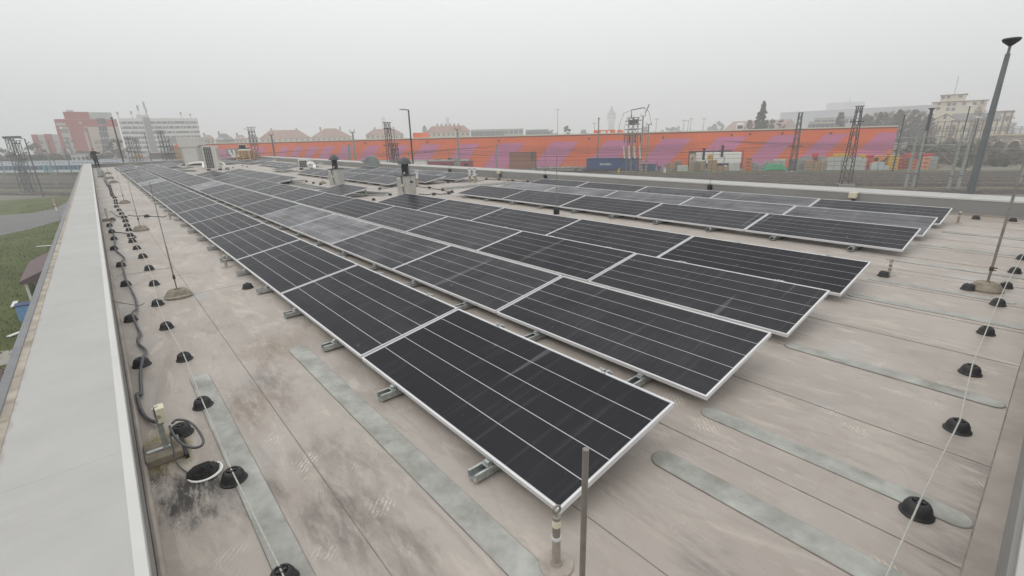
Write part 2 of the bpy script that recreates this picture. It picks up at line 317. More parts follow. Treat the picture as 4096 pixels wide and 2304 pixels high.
# ================================================================== photovoltaic panels and their rails
def cell_material():
    m = bpy.data.materials.new('solar_cell_glass'); m.use_nodes = True; N, L = nodes_of(m); b = N['Principled BSDF']
    tc = N.new('ShaderNodeTexCoord'); ga = N.new('ShaderNodeAttribute'); ga.attribute_type = 'OBJECT'; ga.attribute_name = 'dust'
    gs = N.new('ShaderNodeAttribute'); gs.attribute_type = 'OBJECT'; gs.attribute_name = 'seed'
    def ma(op, a, c):
        q = N.new('ShaderNodeMath'); q.operation = op
        for i, v in enumerate((a, c)):
            if isinstance(v, (int, float)): q.inputs[i].default_value = v
            else: L.new(v, q.inputs[i])
        return q.outputs[0]
    off = N.new('ShaderNodeVectorMath'); off.operation = 'ADD'; L.new(tc.outputs['Object'], off.inputs[0])
    cv = N.new('ShaderNodeCombineXYZ'); L.new(ma('MULTIPLY', gs.outputs['Fac'], 61.0), cv.inputs[0]); L.new(ma('MULTIPLY', gs.outputs['Fac'], 17.0), cv.inputs[2]); L.new(cv.outputs[0], off.inputs[1])
    def noise(sx, sy, det=5, rough=.6, dist=0):
        mp = N.new('ShaderNodeMapping'); mp.inputs['Scale'].default_value = (sx, sy, 1); L.new(off.outputs[0], mp.inputs['Vector'])
        n = N.new('ShaderNodeTexNoise'); n.inputs['Scale'].default_value = 1; n.inputs['Detail'].default_value = det; n.inputs['Roughness'].default_value = rough; n.inputs['Distortion'].default_value = dist
        L.new(mp.outputs['Vector'], n.inputs['Vector']); return n.outputs['Fac']
    def ramp(v, a, c, lo=0.0, hi=1.0):
        r = N.new('ShaderNodeMapRange'); r.inputs['From Min'].default_value = a; r.inputs['From Max'].default_value = c; r.inputs['To Min'].default_value = lo; r.inputs['To Max'].default_value = hi
        L.new(v, r.inputs['Value']); return r.outputs['Result']
    film = ma('MULTIPLY', ramp(noise(1.4, 2.2, 6), .1, .75), ma('ADD', ma('MULTIPLY', ga.outputs['Fac'], 2.3), .022))       # dust film
    streak = ma('MULTIPLY', ramp(noise(22, .55, 4, .55, .25), .55, .74), ma('ADD', ma('MULTIPLY', ga.outputs['Fac'], .25), .06))   # runs down the slope
    runs = ma('MULTIPLY', ramp(noise(5.5, .25, 2, .4, .3), .695, .715), .13)
    spots = ma('MULTIPLY', ramp(noise(9, 9, 3), .72, .76), .22)
    d = ma('ADD', ma('ADD', film, streak), ma('ADD', runs, spots))
    mx_ = N.new('ShaderNodeMix'); mx_.data_type = 'RGBA'; mx_.clamp_factor = True; L.new(d, mx_.inputs['Factor'])
    mx_.inputs['A'].default_value = (.031, .031, .035, 1); mx_.inputs['B'].default_value = (.42, .42, .43, 1)
    L.new(mx_.outputs['Result'], b.inputs['Base Color'])
    L.new(ramp(d, 0, .5, .16, .55), b.inputs['Roughness'])
    b.inputs['IOR'].default_value = 1.05; b.inputs['Specular IOR Level'].default_value = .5
    return m
M_CELL = cell_material()
M_BACK = mat('panel_gap_white', (.50, .50, .51), .4, var=.06, scale=5)
M_ALU = mat('anodised_aluminium', (.72, .72, .73), .35, metal=.25, var=.06, scale=4)
M_GALV = mat('galvanised_steel', (.45, .47, .46), .42, metal=.75, var=.22, scale=14, col2=(.62, .65, .63))
M_RUBBER = mat('black_rubber', (.011, .011, .013), .55, var=.3, scale=14, col2=(.03, .029, .03), bump=.1, bscale=60)
LP, WP, TILT, PITCH, FT = 2.464, 1.096, .1715, 2.4844, .035
def frame_mesh():
    q = MB(); l, ww, t = LP, WP, .0135
    q.b(-l, 0, 0, t, -FT, 0); q.b(-l, 0, ww - t, ww, -FT, 0); q.b(-l, -l + t, t, ww - t, -FT, 0); q.b(-t, 0, t, ww - t, -FT, 0)
    return q.mesh('panel_frame', M_ALU)
ME_FRAME = frame_mesh()
ME_BACK = MB().b(-LP + .0135, -.0135, .0135, WP - .0135, -.012, -.0036).mesh('panel_laminate', M_BACK)
sw = (WP - .027 - .012 - 4 * .0065) / 5
ME_STRIP = [MB().b(-LP + .0195, -.0195, .0195 + k * (sw + .0065), .0195 + k * (sw + .0065) + sw, -.0068, -.0030).mesh('cell_strip', M_CELL) for k in range(5)]
ROWY = [1.445, 3.039, 4.643, 6.308, 9.339, 10.856, 12.407]
ROWX = [-1.367, -1.399, -1.435, -1.464, -1.478, -1.488, -1.490]
BLOCKS = {0: [('', ROWX[0], 18), ('end', -48.0, 4)], 1: [('', ROWX[1], 19), ('end', -49.6, 3)], 2: [('', ROWX[2], 14), ('mid', -42.9, 1), ('end', -50.1, 4)],
          3: [('', ROWX[3], 5), ('lone', -16.56, 1), ('mid', -24.5, 5)], 4: [('', ROWX[4], 5), ('mid', -19.0, 5), ('lone', -34.35, 1), ('end', -52.4, 3)],
          5: [('', ROWX[5], 5), ('mid', -18.5, 5), ('far', -39.4, 3), ('end', -50.0, 3)], 6: [('', ROWX[6], 5), ('mid', -18.2, 5), ('far', -38.2, 2), ('end', -50.6, 3)]}
DUSTY = {(0, 11): .50, (0, 17): .2, (1, 3): .34, (1, 4): .30, (1, 9): .45, (1, 7): .12, (1, 8): .12, (3, 3): .05, (5, 0): .2, (5, 1): .22, (5, 2): .24, (5, 3): .26, (5, 4): .36, (6, 0): .05, (6, 1): .22, (6, 2): .12,
         (4, 0): .03, (4, 1): .05, (2, 3): .10, (2, 2): .07, (1, 2): .09, (1, 1): .05, (0, 0): .0, (0, 1): .02}
PANELS = []
PN = {'': 'from the near end of the {r} panel row', 'mid': 'in the middle block of the {r} panel row', 'far': 'in the small far block of the {r} panel row', 'end': 'in the block at the far end of the {r} panel row'}
for r, bl in BLOCKS.items():
    for nm, x0, n in bl:
        for k in range(n):
            if n == 1: lab = 'single solar panel standing apart in the %s row %s' % (ORD[r], {'lone': 'beside the roof vent' if r == 3 else 'beside the white cooling unit', 'mid': 'beyond the long run'}[nm])
            else: lab = nth(k) + ' solar panel ' + PN[nm].format(r=ORD[r])
            dust = DUSTY.get((r, k), random.uniform(.0, .05)) if nm == '' else (random.choice((.02, .04, .06, .14, .2)))
            if nm == 'lone' and r == 3: dust = .06
            t = thing('solar_panel', (x0 - PITCH * k, ROWY[r], .12 + random.uniform(-.003, .003)), lab, 'solar panel', 'solar panels on the roof')
            t.rotation_euler = (TILT + random.uniform(-.003, .003), random.uniform(-.0025, .0025), random.uniform(-.0008, .0008))
            sd_ = random.random()
            put('frame', ME_FRAME, t); put('laminate', ME_BACK, t)
            for q in range(5):
                o = put('cell_strip', ME_STRIP[q], t); o['dust'] = dust; o['seed'] = sd_
            PANELS.append((r, x0 - PITCH * k))
# base rails run across the rows, on rubber pads, with a hook in front and a post behind every panel
def rail_profile():
    w2, h, tk, lip = .042, .05, .0035, .016
    return [(-w2, 0), (w2, 0), (w2, h), (w2 - lip, h), (w2 - lip, h - tk), (w2 - tk, h - tk), (w2 - tk, tk), (-w2 + tk, tk), (-w2 + tk, h - tk), (-w2 + lip, h - tk), (-w2 + lip, h), (-w2, h)]
RP = rail_profile()
PADS = MB().b(-.07, .07, -.13, .13, 0, .018).mesh('rubber_pad', M_RUBBER)
def hook_mesh():
    q = MB(); q.b(-.03, .03, -.012, .03, .05, .056); q.b(-.02, .02, .0, .02, .05, .078); q.b(-.03, .03, .024, .03, .056, .085)
    return q.mesh('front_hook', M_GALV)
def post_mesh():
    q = MB(); q.b(-.032, -.024, -.03, .03, .05, .262); q.b(.024, .032, -.03, .03, .05, .262); q.b(-.032, .032, -.03, .05, .262, .268)
    q.b(-.05, -.03, .015, .06, .268, .283); q.b(.02, .035, .01, .075, .268, .29); q.b(-.06, .06, .058, .07, .262, .285); q.b(-.012, .008, .02, .05, .268, .296)
    q.b(-.03, .03, -.03, -.022, .05, .2)
    return q.mesh('rear_post', M_GALV)
ME_HOOK, ME_POST = hook_mesh(), post_mesh()
_rails = {}
def rail(x, y0, y1, rows, label, detail=True):
    t = thing('mounting_rail', (x, y0, 0), label, 'mounting rail', 'rails under the solar panels')
    key = round(y1 - y0, 2)
    if key not in _rails: _rails[key] = MB().prism([(p[0], p[1] + .018) for p in RP], 'y', 0, y1 - y0).mesh('channel', M_GALV)
    put('channel', _rails[key], t)
    for r in rows:
        put('rubber_pad', PADS, t, loc=(0, ROWY[r] - y0 + .32, 0)); put('rubber_pad', PADS, t, loc=(0, ROWY[r] - y0 + .9, 0))
        if detail:
            put('front_hook', ME_HOOK, t, loc=(0, ROWY[r] - y0 - .03, .016)); put('rear_post', ME_POST, t, loc=(.0, ROWY[r] - y0 + 1.055, .016))
def covered(r, x):
    return any(x0 - PITCH * n < x < x0 for _, x0, n in BLOCKS[r])
k = 0; x = -1.96
while x > -58.5:
    rows = [r for r in range(4) if covered(r, x)]
    if rows:
        runs = []; cur = [rows[0]]
        for r in rows[1:]:
            if r == cur[-1] + 1: cur.append(r)
            else: runs.append(cur); cur = [r]
        runs.append(cur)
        for run in runs:
            y0 = ROWY[run[0]] - .135; y1 = ROWY[run[-1]] + 1.13
            if x < -36 and len(run) == 1: y1 += .0
            rail(x, y0, y1, run, '%s galvanised rail %s' % (nth(k), 'from the near end, crossing under the first four rows' if run[0] == 0 else 'position from the near end, under a lone row-%s panel' % {3: 'four', 2: 'three', 1: 'two'}[run[0]]), x > -26)
    k += 1; x -= 1.2422
k = 0; x = -2.14
while x > -58.5:
    rows = [r for r in range(4, 7) if covered(r, x)]
    if rows:
        rail(x, ROWY[rows[0]] - .135, ROWY[rows[-1]] + 1.13, rows, '%s galvanised rail from the near end under the railway-side rows' % nth(k), x > -32)
    k += 1; x -= 1.2422
# ================================================================== small things on the roof
b1 = Z(0, 550, 1024); b2 = Z(0, 1000, 1024); z3 = Z(0, 1576, 1294); z4 = Z(1200, 1576, 1294); z5 = Z(2400, 1576, 1294); z6 = Z(3072, 700, 1024); z7 = Z(3072, 1276, 1024)
n1 = Z(440, 560, 400); n2 = Z(800, 560, 400); n3 = Z(1150, 600, 400); n4 = Z(1450, 600, 500); eR = Z(3456, 1764, 640, 1717); eH = Z(500, 1450, 600, 1581)
a1 = Z(0, 350, 800); a2 = Z(700, 350, 800); a3 = Z(1400, 350, 800); a4 = Z(2100, 350, 800); a5 = Z(2700, 350, 800); a6 = Z(3296, 350, 800); rG = Z(2200, 650, 800); rE = Z(1500, 700, 800)
M_CONC = mat('mossy_concrete', (.24, .205, .15), .95, var=.3, scale=9, col2=(.33, .29, .23), bump=.4, bscale=40)
M_WIRE = mat('aluminium_wire', (.50, .50, .45), .5, metal=.5, var=.12, scale=30)
M_STEEL = mat('stainless_post', (.27, .25, .22), .42, metal=.5, var=.15, scale=12)
M_DARK = mat('dark_clamp', (.05, .04, .04), .6, var=.3, scale=20)
M_CABLE = mat('grey_black_cable', (.075, .077, .085), .5, var=.3, scale=20)
M_CREAM = mat('cream_box', (.62, .58, .44), .5, var=.06, scale=6)
M_SLEEVE = mat('post_sleeve', (.33, .29, .24), .5, var=.12, scale=10)
M_COLLAR = mat('post_collar', (.36, .32, .28), .55, var=.2, scale=14)
M_WHITE = mat('white_plastic', (.78, .78, .75), .45, var=.05, scale=4)
def dome_mesh():
    q = MB(); q.lathe([(.0, 0), (.102, 0), (.103, .008), (.094, .016), (.089, .022), (.083, .05), (.068, .076), (.05, .087), (.044, .088), (.038, .079), (.0, .079)], n=28)
    return q.mesh('holder_body', M_RUBBER)
ME_DOME = dome_mesh(); ME_DOME.polygons.foreach_set('use_smooth', [True] * len(ME_DOME.polygons)); ME_DOME.set_sharp_from_angle(angle=math.radians(35))
ME_CLIP = MB().b(-.012, .012, -.035, .035, .079, .089).b(-.035, -.018, -.012, .012, .079, .094).b(.018, .035, -.012, .012, .079, .094).mesh('wire_clip', M_RUBBER)
def holder(px, label, group, s=1.0, dy=0):
    p = P(px[0], px[1] + dy)
    t = thing('conductor_holder', (p.x, p.y, .003), label, 'conductor holder', group, rz=random.uniform(-.3, .3)); t.rotation_euler.x, t.rotation_euler.y = random.uniform(-.03, .03), random.uniform(-.03, .03); s = s * random.uniform(.96, 1.05); t.scale = (s * .72, s * .72, s * .84)
    put('body', ME_DOME, t); put('wire_clip', ME_CLIP, t); return Vector((p.x, p.y, .076 * s))
# the line along the coping, the conductor line beside it, the line at the near end
lc = [z3(1450, 320), b2(1430, 1165), b2(1320, 715), b2(1270, 360), b2(1220, 165), b1(1150, 1130), b1(1150, 1030), b1(1130, 960), b1(1105, 895), b1(1135, 835)]
LEFTC = [holder(p, '%s black cable holder from the camera beside the wide coping' % nth(i), 'holders along the wide coping') for i, p in enumerate(lc)]
ll = [z3(2260, 1500), z3(1865, 690), z3(1620, 100), b2(1860, 1105), b2(1680, 790), b2(1590, 555), b2(1555, 355), b2(1505, 200), b2(1440, 80)] + [b1(x, y) for x, y in
     ((1380, 1125), (1335, 1055), (1315, 995), (1300, 940), (1280, 895), (1265, 850), (1250, 812), (1225, 775), (1200, 738), (1175, 703), (1170, 668), (1165, 642), (1155, 613), (1135, 592), (1125, 572), (1120, 552), (1115, 533), (1108, 515), (1098, 497), (1085, 482))]
LEFTL = [holder(p, '%s black dome holder from the camera on the white conductor wire' % nth(i), 'holders on the conductor wire') for i, p in enumerate(ll)]
rl = [eR(560, 780), z7(1900, 1120), z7(2030, 550), z7(2190, 150), z6(2310, 1310), z6(2390, 1135), z6(2480, 985), z6(2555, 850)]
RIGHTL = [holder(p, '%s black dome holder from the camera on the near-end conductor wire' % nth(i), 'holders on the near-end wire') for i, p in enumerate(rl)]
ex = [(b2(2495, 385), 'black dome holder on the thin wire beside the first panel row'), (b1(1480, 802), 'black dome holder under the cable that crosses to the first row'), (z6(1160, 1020), 'black dome holder beside the eyebolt post behind the fourth row'),
      (z6(2010, 1155), 'black dome holder in front of the mossy concrete foot at the near end'), (z6(2090, 445), 'black dome holder near the grey parapet beside the last row'), (z6(2460, 468), 'black dome holder near the grey parapet at the picture edge'),
      (n4(355, 815), 'black dome holder carrying the cable before the nearer vent'), (n4(735, 755), 'black dome holder at the vent shaft on the array side'), (n4(1095, 758), 'black dome holder at the vent shaft on the pipe side'),
      (n4(1380, 793), 'black dome holder lifting the cable beyond the nearer vent'), (n4(1655, 838), 'black dome holder at the end of the lying rails'), (n4(1845, 878), 'black dome holder just before the fifth row'),
      (n4(1785, 908), 'black dome holder where two cables meet by the fifth row'), (n4(1475, 930), 'black dome holder right behind the last fourth-row panel'), (n4(570, 935), 'black dome holder beside the first fourth-row panel edge'),
      (n4(230, 1040), 'black dome holder on the wire behind the third row'), (n4(1765, 680), 'black dome holder below the corner of the seventh-row middle block'), (n3(495, 825), 'black dome holder next to the open rail ends'),
      (n3(670, 865), 'black dome holder between the open rails and the farther vent'), (n3(855, 900), 'black dome holder before the concrete foot by the farther vent'), (a3(1755, 1188), 'black dome holder by the grey parapet left of the box post'),
      (a3(1920, 1195), 'black dome holder at the foot of the parapet box post'), (a3(2095, 1212), 'black dome holder by the grey parapet right of the box post'), (a3(2290, 1222), 'black dome holder by the grey parapet before the seventh row'),
      (n2(850, 715), 'black dome holder beside the white elbow of the cooling unit'), (n2(1100, 672), 'black dome holder on the far wire beyond the fourth row'), (n2(1215, 700), 'black dome holder on the bare roof beyond the fourth row'),
      (n2(680, 757), 'black dome holder at the foot of the cooling unit'), (n2(740, 772), 'black dome holder just behind the third-row corner')]
EX = [holder(p, l, 'single holders about the roof') for p, l in ex]
def smooth_pts(pts, n=5):
    P_ = [Vector(p) for p in pts]; out = []
    for i in range(len(P_) - 1):
        a, b_, c, d = P_[max(i - 1, 0)], P_[i], P_[i + 1], P_[min(i + 2, len(P_) - 1)]
        for k in range(n):
            t = k / n; out.append(.5 * (2 * b_ + (c - a) * t + (2 * a - 5 * b_ + 4 * c - d) * t * t + (3 * b_ - a - 3 * c + d) * t ** 3))
    return out + [P_[-1]]
def tube_thing(name, pts, r, m_, label, cat, group=None, n=6):
    if cat in ('cable', 'pipe'): pts = smooth_pts(pts)
    o = MB().tube(pts, r, n).build(name, m_, None, smooth=True); return tag(o, label, cat, group)
def wavy(pts, amp, n=6, zlow=.012):
    out = []
    for a, c in zip(pts[:-1], pts[1:]):
        for k in range(n):
            f = k / n; p = a.lerp(c, f); p.z -= 4 * f * (1 - f) * min(amp, p.z - zlow); out.append(p)
    return out + [pts[-1]]
tube_thing('conductor_wire', [P(1180, 2420, .1)] + LEFTL, .0045, M_WIRE, 'thin pale conductor wire running on the domes beside the coping', 'wire')
tube_thing('conductor_wire', [P(3495, 2420, .1)] + RIGHTL, .0048, M_WIRE, 'thin pale conductor wire stretched across the near end of the roof', 'wire')
tube_thing('conductor_wire', [LEFTL[5], P(*b2(1700, 490), .09), EX[0], P(1130, 1120, .06)], .004, M_WIRE, 'thin conductor wire branching from the coping line to the first row', 'wire')
tube_thing('conductor_wire', [P(3440, 1068, .05), EX[2], EX[3], RIGHTL[5]], .004, M_WIRE, 'thin conductor wire coming out from under the fourth row', 'wire')
tube_thing('down_conductor', [Vector((P(*b2(1580, 590)).x, .1, .1)), P(*b2(1400, 560), .08), Vector((P(*b2(1135, 515), .3).x, YL + .01, .30))], .006, M_STEEL, 'bare steel rod bent from the wire up to the coping', 'rod')
# the cables
cpx = [(1420, 1449), (1412, 1250), (1435, 1100), (1465, 1010), (1400, 950), (1385, 900), (1410, 840), (1375, 760), (1330, 640), (1372, 590), (1365, 500), (1330, 420), (1278, 320), (1250, 240), (1225, 120), (1250, 80), (1205, 35), (1165, 0)]
pts = [P(*z3(1090, 0), .05)] + [P(*b2(*q), .075 if i in (2, 8, 12, 14) else .03) for i, q in enumerate(cpx)] + [P(*b1(x, y), .05) for x, y in ((1155, 1090), (1150, 1000), (1120, 930), (1105, 870), (1150, 815))]
tube_thing('heating_cable', [P(*z3(1290, 232), .05), P(*z3(1190, 205), .03), P(*z3(1120, 120), .025)] + pts, .013, M_CABLE, 'thick grey cable winding over the domes along the coping', 'cable', n=8)
tube_thing('heating_cable', wavy([P(*b1(x, y), z) for x, y, z in ((1110, 740, .1), (1200, 795, .03), (1300, 785, .09), (1480, 782, .1), (1600, 795, .03), (1680, 788, .05))], .02), .012, M_CABLE, 'grey cable crossing the bare strip to the first panel row', 'cable')
tube_thing('heating_cable', [P(*b1(x, y), z) for x, y, z in ((1130, 950, .09), (1230, 960, .05), (1320, 975, .03), (1365, 995, .03), (1340, 1012, .02), (1290, 1015, .02))], .013, M_CABLE, 'short cable loop laid round a dome holder', 'cable')
far_c = [P(388, 672, .04), P(400, 685, .05), P(405, 690, .05), P(412, 705, .05), P(424, 712, .05), P(428, 735, .05), P(440, 748, .05)]
tube_thing('cable_bundle', [P(*b1(x, y), .06) for x, y in ((985, 295), (1000, 318), (1020, 330), (1040, 360), (1055, 400), (1060, 430), (1085, 460), (1100, 490))], .07, M_CABLE, 'thick dark cable bundle winding at the far end beside the coping', 'cable', n=8)
cabs = [([EX[6], EX[7]], 'black cable looping from the lone panel to the nearer vent'), ([EX[8], EX[9], EX[10], EX[11]], 'black cable looping over domes from the nearer vent to the fifth row'),
        ([P(*n4(1150, 900), .03), EX[13], EX[12], EX[11]], 'black cable behind the fourth row joining the fifth row'), ([P(*n4(1200, 690), .05), EX[16], P(*n4(2000, 650), .04), P(*n4(2190, 620), .08)], 'black cable along the bottom of the middle block to the vent pipes'),
        ([P(*n4(2000, 580), .12), P(*n4(2250, 605), .04), P(*n4(2380, 638), .03), EX[20], EX[21], EX[22], EX[23], P(*a3(2500, 1190), .06)], 'black cable sagging along the foot of the grey parapet')]
for l, lab in cabs: tube_thing('power_cable', wavy(l, .075), .014, M_CABLE, lab, 'cable')
# air rods in mossy concrete feet
ME_FOOT = MB().lathe([(.0, 0), (.165, 0), (.168, .02), (.112, .095), (.1, .1), (.03, .103), (.028, .115), (.0, .115)], n=22).mesh('concrete_foot', M_CONC)
ME_FOOT.polygons.foreach_set('use_smooth', [True] * len(ME_FOOT.polygons)); ME_FOOT.set_sharp_from_angle(angle=math.radians(40))
def air_rod(px, top_py, label, h=None, s=1.0, thick=.008):
    p = P(*px); h = h or z_at(p.x, p.y, top_py)
    t = thing('air_rod', (p.x, p.y, .004), label, 'lightning rod', 'lightning rods in concrete feet')
    o = put('foot', ME_FOOT, t); o.scale = (s, s, s); o.rotation_euler.z = random.uniform(0, 3)
    MB().tube([(0, 0, .1), (0, 0, h * .45), (.002, 0, h * .46), (.0, 0, h)], [thick, thick, thick * .62, thick * .5], 8).build('rod', M_STEEL, t, smooth=True)
    q = MB(); q.b(-.02, .02, -.014, .014, .25, .30); q.b(.0, .05, -.006, .006, .285, .295); q.b(.0, .045, -.006, .006, .255, .265); q.build('clamp', M_DARK, t)
    return p
air_rod(b2(1800, 470), 729, 'lightning rod in a mossy foot by the coping, nearest to the camera')
air_rod(b1(1420, 935), b1(0, 440)[1], 'lightning rod in a mossy foot by the coping, second from the camera')
air_rod(b1(1257, 662), b1(0, 370)[1], 'lightning rod in a mossy foot by the coping, third from the camera')
for i, (q, tp) in enumerate(((b1(1145, 456), 250), (b1(1110, 415), 240), (b1(1090, 365), 235))): air_rod(q, b1(0, tp)[1], 'lightning rod in a brown foot at the far coping end, %s of three' % ('nearest', 'middle', 'farthest')[i], s=1.25)
pR = air_rod(z6(2185, 1160), 0, 'tall lightning rod in a mossy concrete foot at the near end of the roof', h=2.85, thick=.014)
air_rod(n3(910, 865), n3(0, 540)[1], 'short lightning rod in a concrete foot by the farther vent')
# slim rods in black clamps on the parapet and behind the fourth row
def slim_rod(base, toppy, label, off=.0):
    h = z_at(base.x, base.y, toppy)
    t = thing('slim_rod', tuple(base), label, 'lightning rod', 'slim rods in black clamps')
    MB().tube([(0, 0, 0), (0, 0, h - base.z)], [.009, .007], 6).build('rod', M_STEEL, t, smooth=True)
    MB().b(-.06, .06, -.055, .055, -.02, .1).b(-.03, .03, -.08, .03, .1, .13).build('clamp_block', M_RUBBER, t, bevel=.008)
q = P(2226, 857); slim_rod(Vector((q.x, q.y, .022)), 611, 'slim rod in a black block between the fourth and fifth rows')
for (bx, by), tp, lab in ((rG(2050, 340), 580, 'slim rod clamped to the grey parapet in front of the pallets and crates'), (n4(1790, 445), 586, 'slim rod clamped to the grey parapet in front of the red locomotive'), (a4(255, 1165), 586, 'slim rod clamped to the grey parapet in front of the orange wall gate')):
    q = at_y(bx, by, YR - .08); slim_rod(Vector((q.x, YR - .057, q.z)), tp, lab)
q = at_depth(2343, 1805, 1.15)
t = thing('steel_rod', (q.x, q.y, .006), 'plain steel rod standing upright in the foreground before the first panel', 'rod')
MB().tube([(0, 0, .08), (0, 0, q.z)], .0083, 14).build('rod', M_STEEL, t, smooth=True)
o = put('foot', ME_FOOT, t); o.scale = (.8, .8, .8)
# fall-arrest posts with an eyebolt
def eye_post(px, top_py, label, rzz=0.0):
    p = P(*px); h = z_at(p.x, p.y, top_py)
    t = thing('anchor_post', (p.x, p.y, .0), label, 'anchor post', 'fall-arrest posts', rz=rzz)
    MB().lathe([(0, .001), (.085, .001), (.083, .0125), (.03, .014), (.026, .03), (0, .03)], n=26).build('collar', M_COLLAR, t, smooth=True)
    MB().lathe([(0, .02), (.0215, .02), (.0205, h * .48), (0, h * .48)], n=16).build('sleeve', M_SLEEVE, t, smooth=True)
    MB().lathe([(0, h * .46), (.0225, h * .46), (.0235, h * .49), (.0225, h * .51), (0, h * .51)], n=16).build('hose_clamp', M_ALU, t, smooth=True)
    MB().lathe([(0, h * .5), (.0195, h * .5), (.0195, h * .66), (.0205, h * .661), (.0205, h * .8), (.019, h * .82), (.008, h * .84), (0, h * .84)], n=16).build('steel_shank', M_STEEL, t, smooth=True)
    MB().lathe([(0, h * .67), (.0209, h * .67), (.0209, h * .78), (0, h * .78)], n=16).build('sticker', M_CREAM, t, smooth=True)
    r = .02; c = h - r - .006
    MB().tube([(math.cos(a) * r, 0, c + math.sin(a) * r) for a in [2 * math.pi * k / 16 for k in range(17)]], .0062, 8, cap=False).build('eyebolt', M_STEEL, t, smooth=True)
eye_post(z4(2040, 1365), z4(0, 885)[1], 'anchor post with eyebolt and sticker in the foreground at the first panel corner', 1.35)
eye_post(b1(2280, 1305), b1(0, 1140)[1], 'anchor post with eyebolt beside the second rail of the first row', .5)
eye_post(b1(1715, 822), b1(0, 735)[1], 'anchor post with eyebolt where the crossing cable meets the first row', .5)
eye_post(n1(595, 1145), n1(0, 1055)[1], 'anchor post with eyebolt beside the far half of the first row', .5)
eye_post(z6(1213, 1003), z6(0, 846)[1], 'anchor post with ring eyebolt just behind the fourth-row corner', .9)
eye_post(z6(1907, 488), z6(0, 326)[1], 'anchor post with eyebolt beside the seventh-row corner by the parapet', .6)
eye_post(a3(2040, 1195), a3(0, 1140)[1], 'anchor post with eyebolt at the grey parapet beside the box post', .6)
# junction box on a bracket by the drain
def bracket_box(p, h, label, blk=True, sc=1.0):
    t = thing('junction_box_stand', (p.x, p.y, .004), label, 'junction box', 'junction boxes on brackets')
    if blk:
        MB().b(-.14, .10, -.125, .075, 0, .055).build('concrete_block', M_CONC, t, bevel=.006)
        MB().b(-.12, .13, .078, .10, 0, .03).build('rubber_mat', M_RUBBER, t)
    z0 = .055
    MB().b(-.03, -.0, -.11, .02, z0, z0 + .005).b(-.02, .02, -.02, -.015, z0, h).b(-.02, -.015, -.02, .012, z0, h).build('angle_bracket', M_GALV, t)
    q = MB(); q.b(-.035, .045, -.008, .042, h - .10, h + .004); bx_ = q.build('box', M_CREAM, t, bevel=.004)
    MB().lathe([(0, 0), (.013, 0), (.012, .003), (0, .003)], c=(0, 0, h + .004), n=12).build('knockout', M_SLEEVE, bx_)
    MB().tube([(.05, .0, h - .05), (.0505, .0, h - .05)], .014, 12).build('knockout', M_SLEEVE, bx_)
    return t
p = P(*eH(470, 975)); h = z_at(p.x, p.y, eH(0, 480)[1])
bracket_box(p, h, 'cream junction box on a steel bracket and concrete block by the drain')
lp = [eH(500, 640), eH(540, 605), eH(640, 612), eH(730, 665), eH(800, 760), eH(825, 830), eH(800, 880), eH(720, 898), eH(620, 870), eH(540, 800), eH(490, 720), eH(470, 670)]
tube_thing('cable_loop', [P(x, y, .14 - .002 * i) for i, (x, y) in enumerate(lp)], .0085, M_CABLE, 'black cable coiled in a loop beside the cream junction box', 'cable', n=8)
tube_thing('thin_lead', [P(*eH(470, 740), .12), P(*eH(505, 900), .08), P(*eH(535, 1040), .03), P(*eH(600, 1120), .015), P(*eH(690, 1180), .02)], .004, M_CABLE, 'thin lead dropping from the junction box into the roof drain', 'cable')
p2 = P(*b1(1090, 838)); bracket_box(p2, z_at(p2.x, p2.y, b1(0, 705)[1]), 'junction box on a bracket halfway along the coping', True)
p3 = P(*b1(985, 400)); t = thing('meter_cabinet', (p3.x, p3.y + .15, .004), 'dark-footed grey cabinet beside the coping below the standing man', 'cabinet')
MB().b(-.25, .25, -.14, .14, 0, .06).build('plinth', M_CONC, t); MB().b(-.2, .2, -.11, .11, .06, .62).build('case', M_GALV, t, bevel=.01); MB().b(-.21, .21, -.12, .12, .62, .65).build('lid', M_DARK, t)
# drain
p = P(*eH(850, 1165)); t = thing('roof_drain', (p.x, p.y, .004), 'round roof drain full of black leaves with a white rim', 'drain')
MB().lathe([(.088, 0), (.1, .004), (.098, .01), (.09, .012), (.084, .004)], n=30).build('rim', M_WHITE, t, smooth=True)
q = MB(); q.lathe([(0, 0), (.092, 0), (.088, .012), (.06, .026), (.03, .034), (0, .036)], n=20)
M_LEAF = mat('wet_black_leaves', (.012, .011, .010), .45, var=.5, scale=30, bump=1.0, bscale=120)
gd = q.build('leaf_guard', M_LEAF, t, loc=(-.014, -.010, .002))
q = MB()
for k in range(150):
    a = random.uniform(0, 6.28); r = .088 * math.sqrt(random.random()); z = .036 * (1 - (r / .095) ** 2) + .004; s_ = random.uniform(.006, .013); b_ = random.uniform(0, 6.28)
    c = Vector((r * math.cos(a), r * math.sin(a), z)); u = Vector((math.cos(b_), math.sin(b_), random.uniform(-.5, .5))) * s_; v = Vector((-math.sin(b_), math.cos(b_), random.uniform(-.5, .5))) * s_ * .6
    q.add([c - u, c - v, c + u, c + v], [(0, 1, 2, 3)])
lv = q.build('leaves', M_LEAF, t, loc=(-.014, -.010, .003)); lv['kind'] = 'stuff'
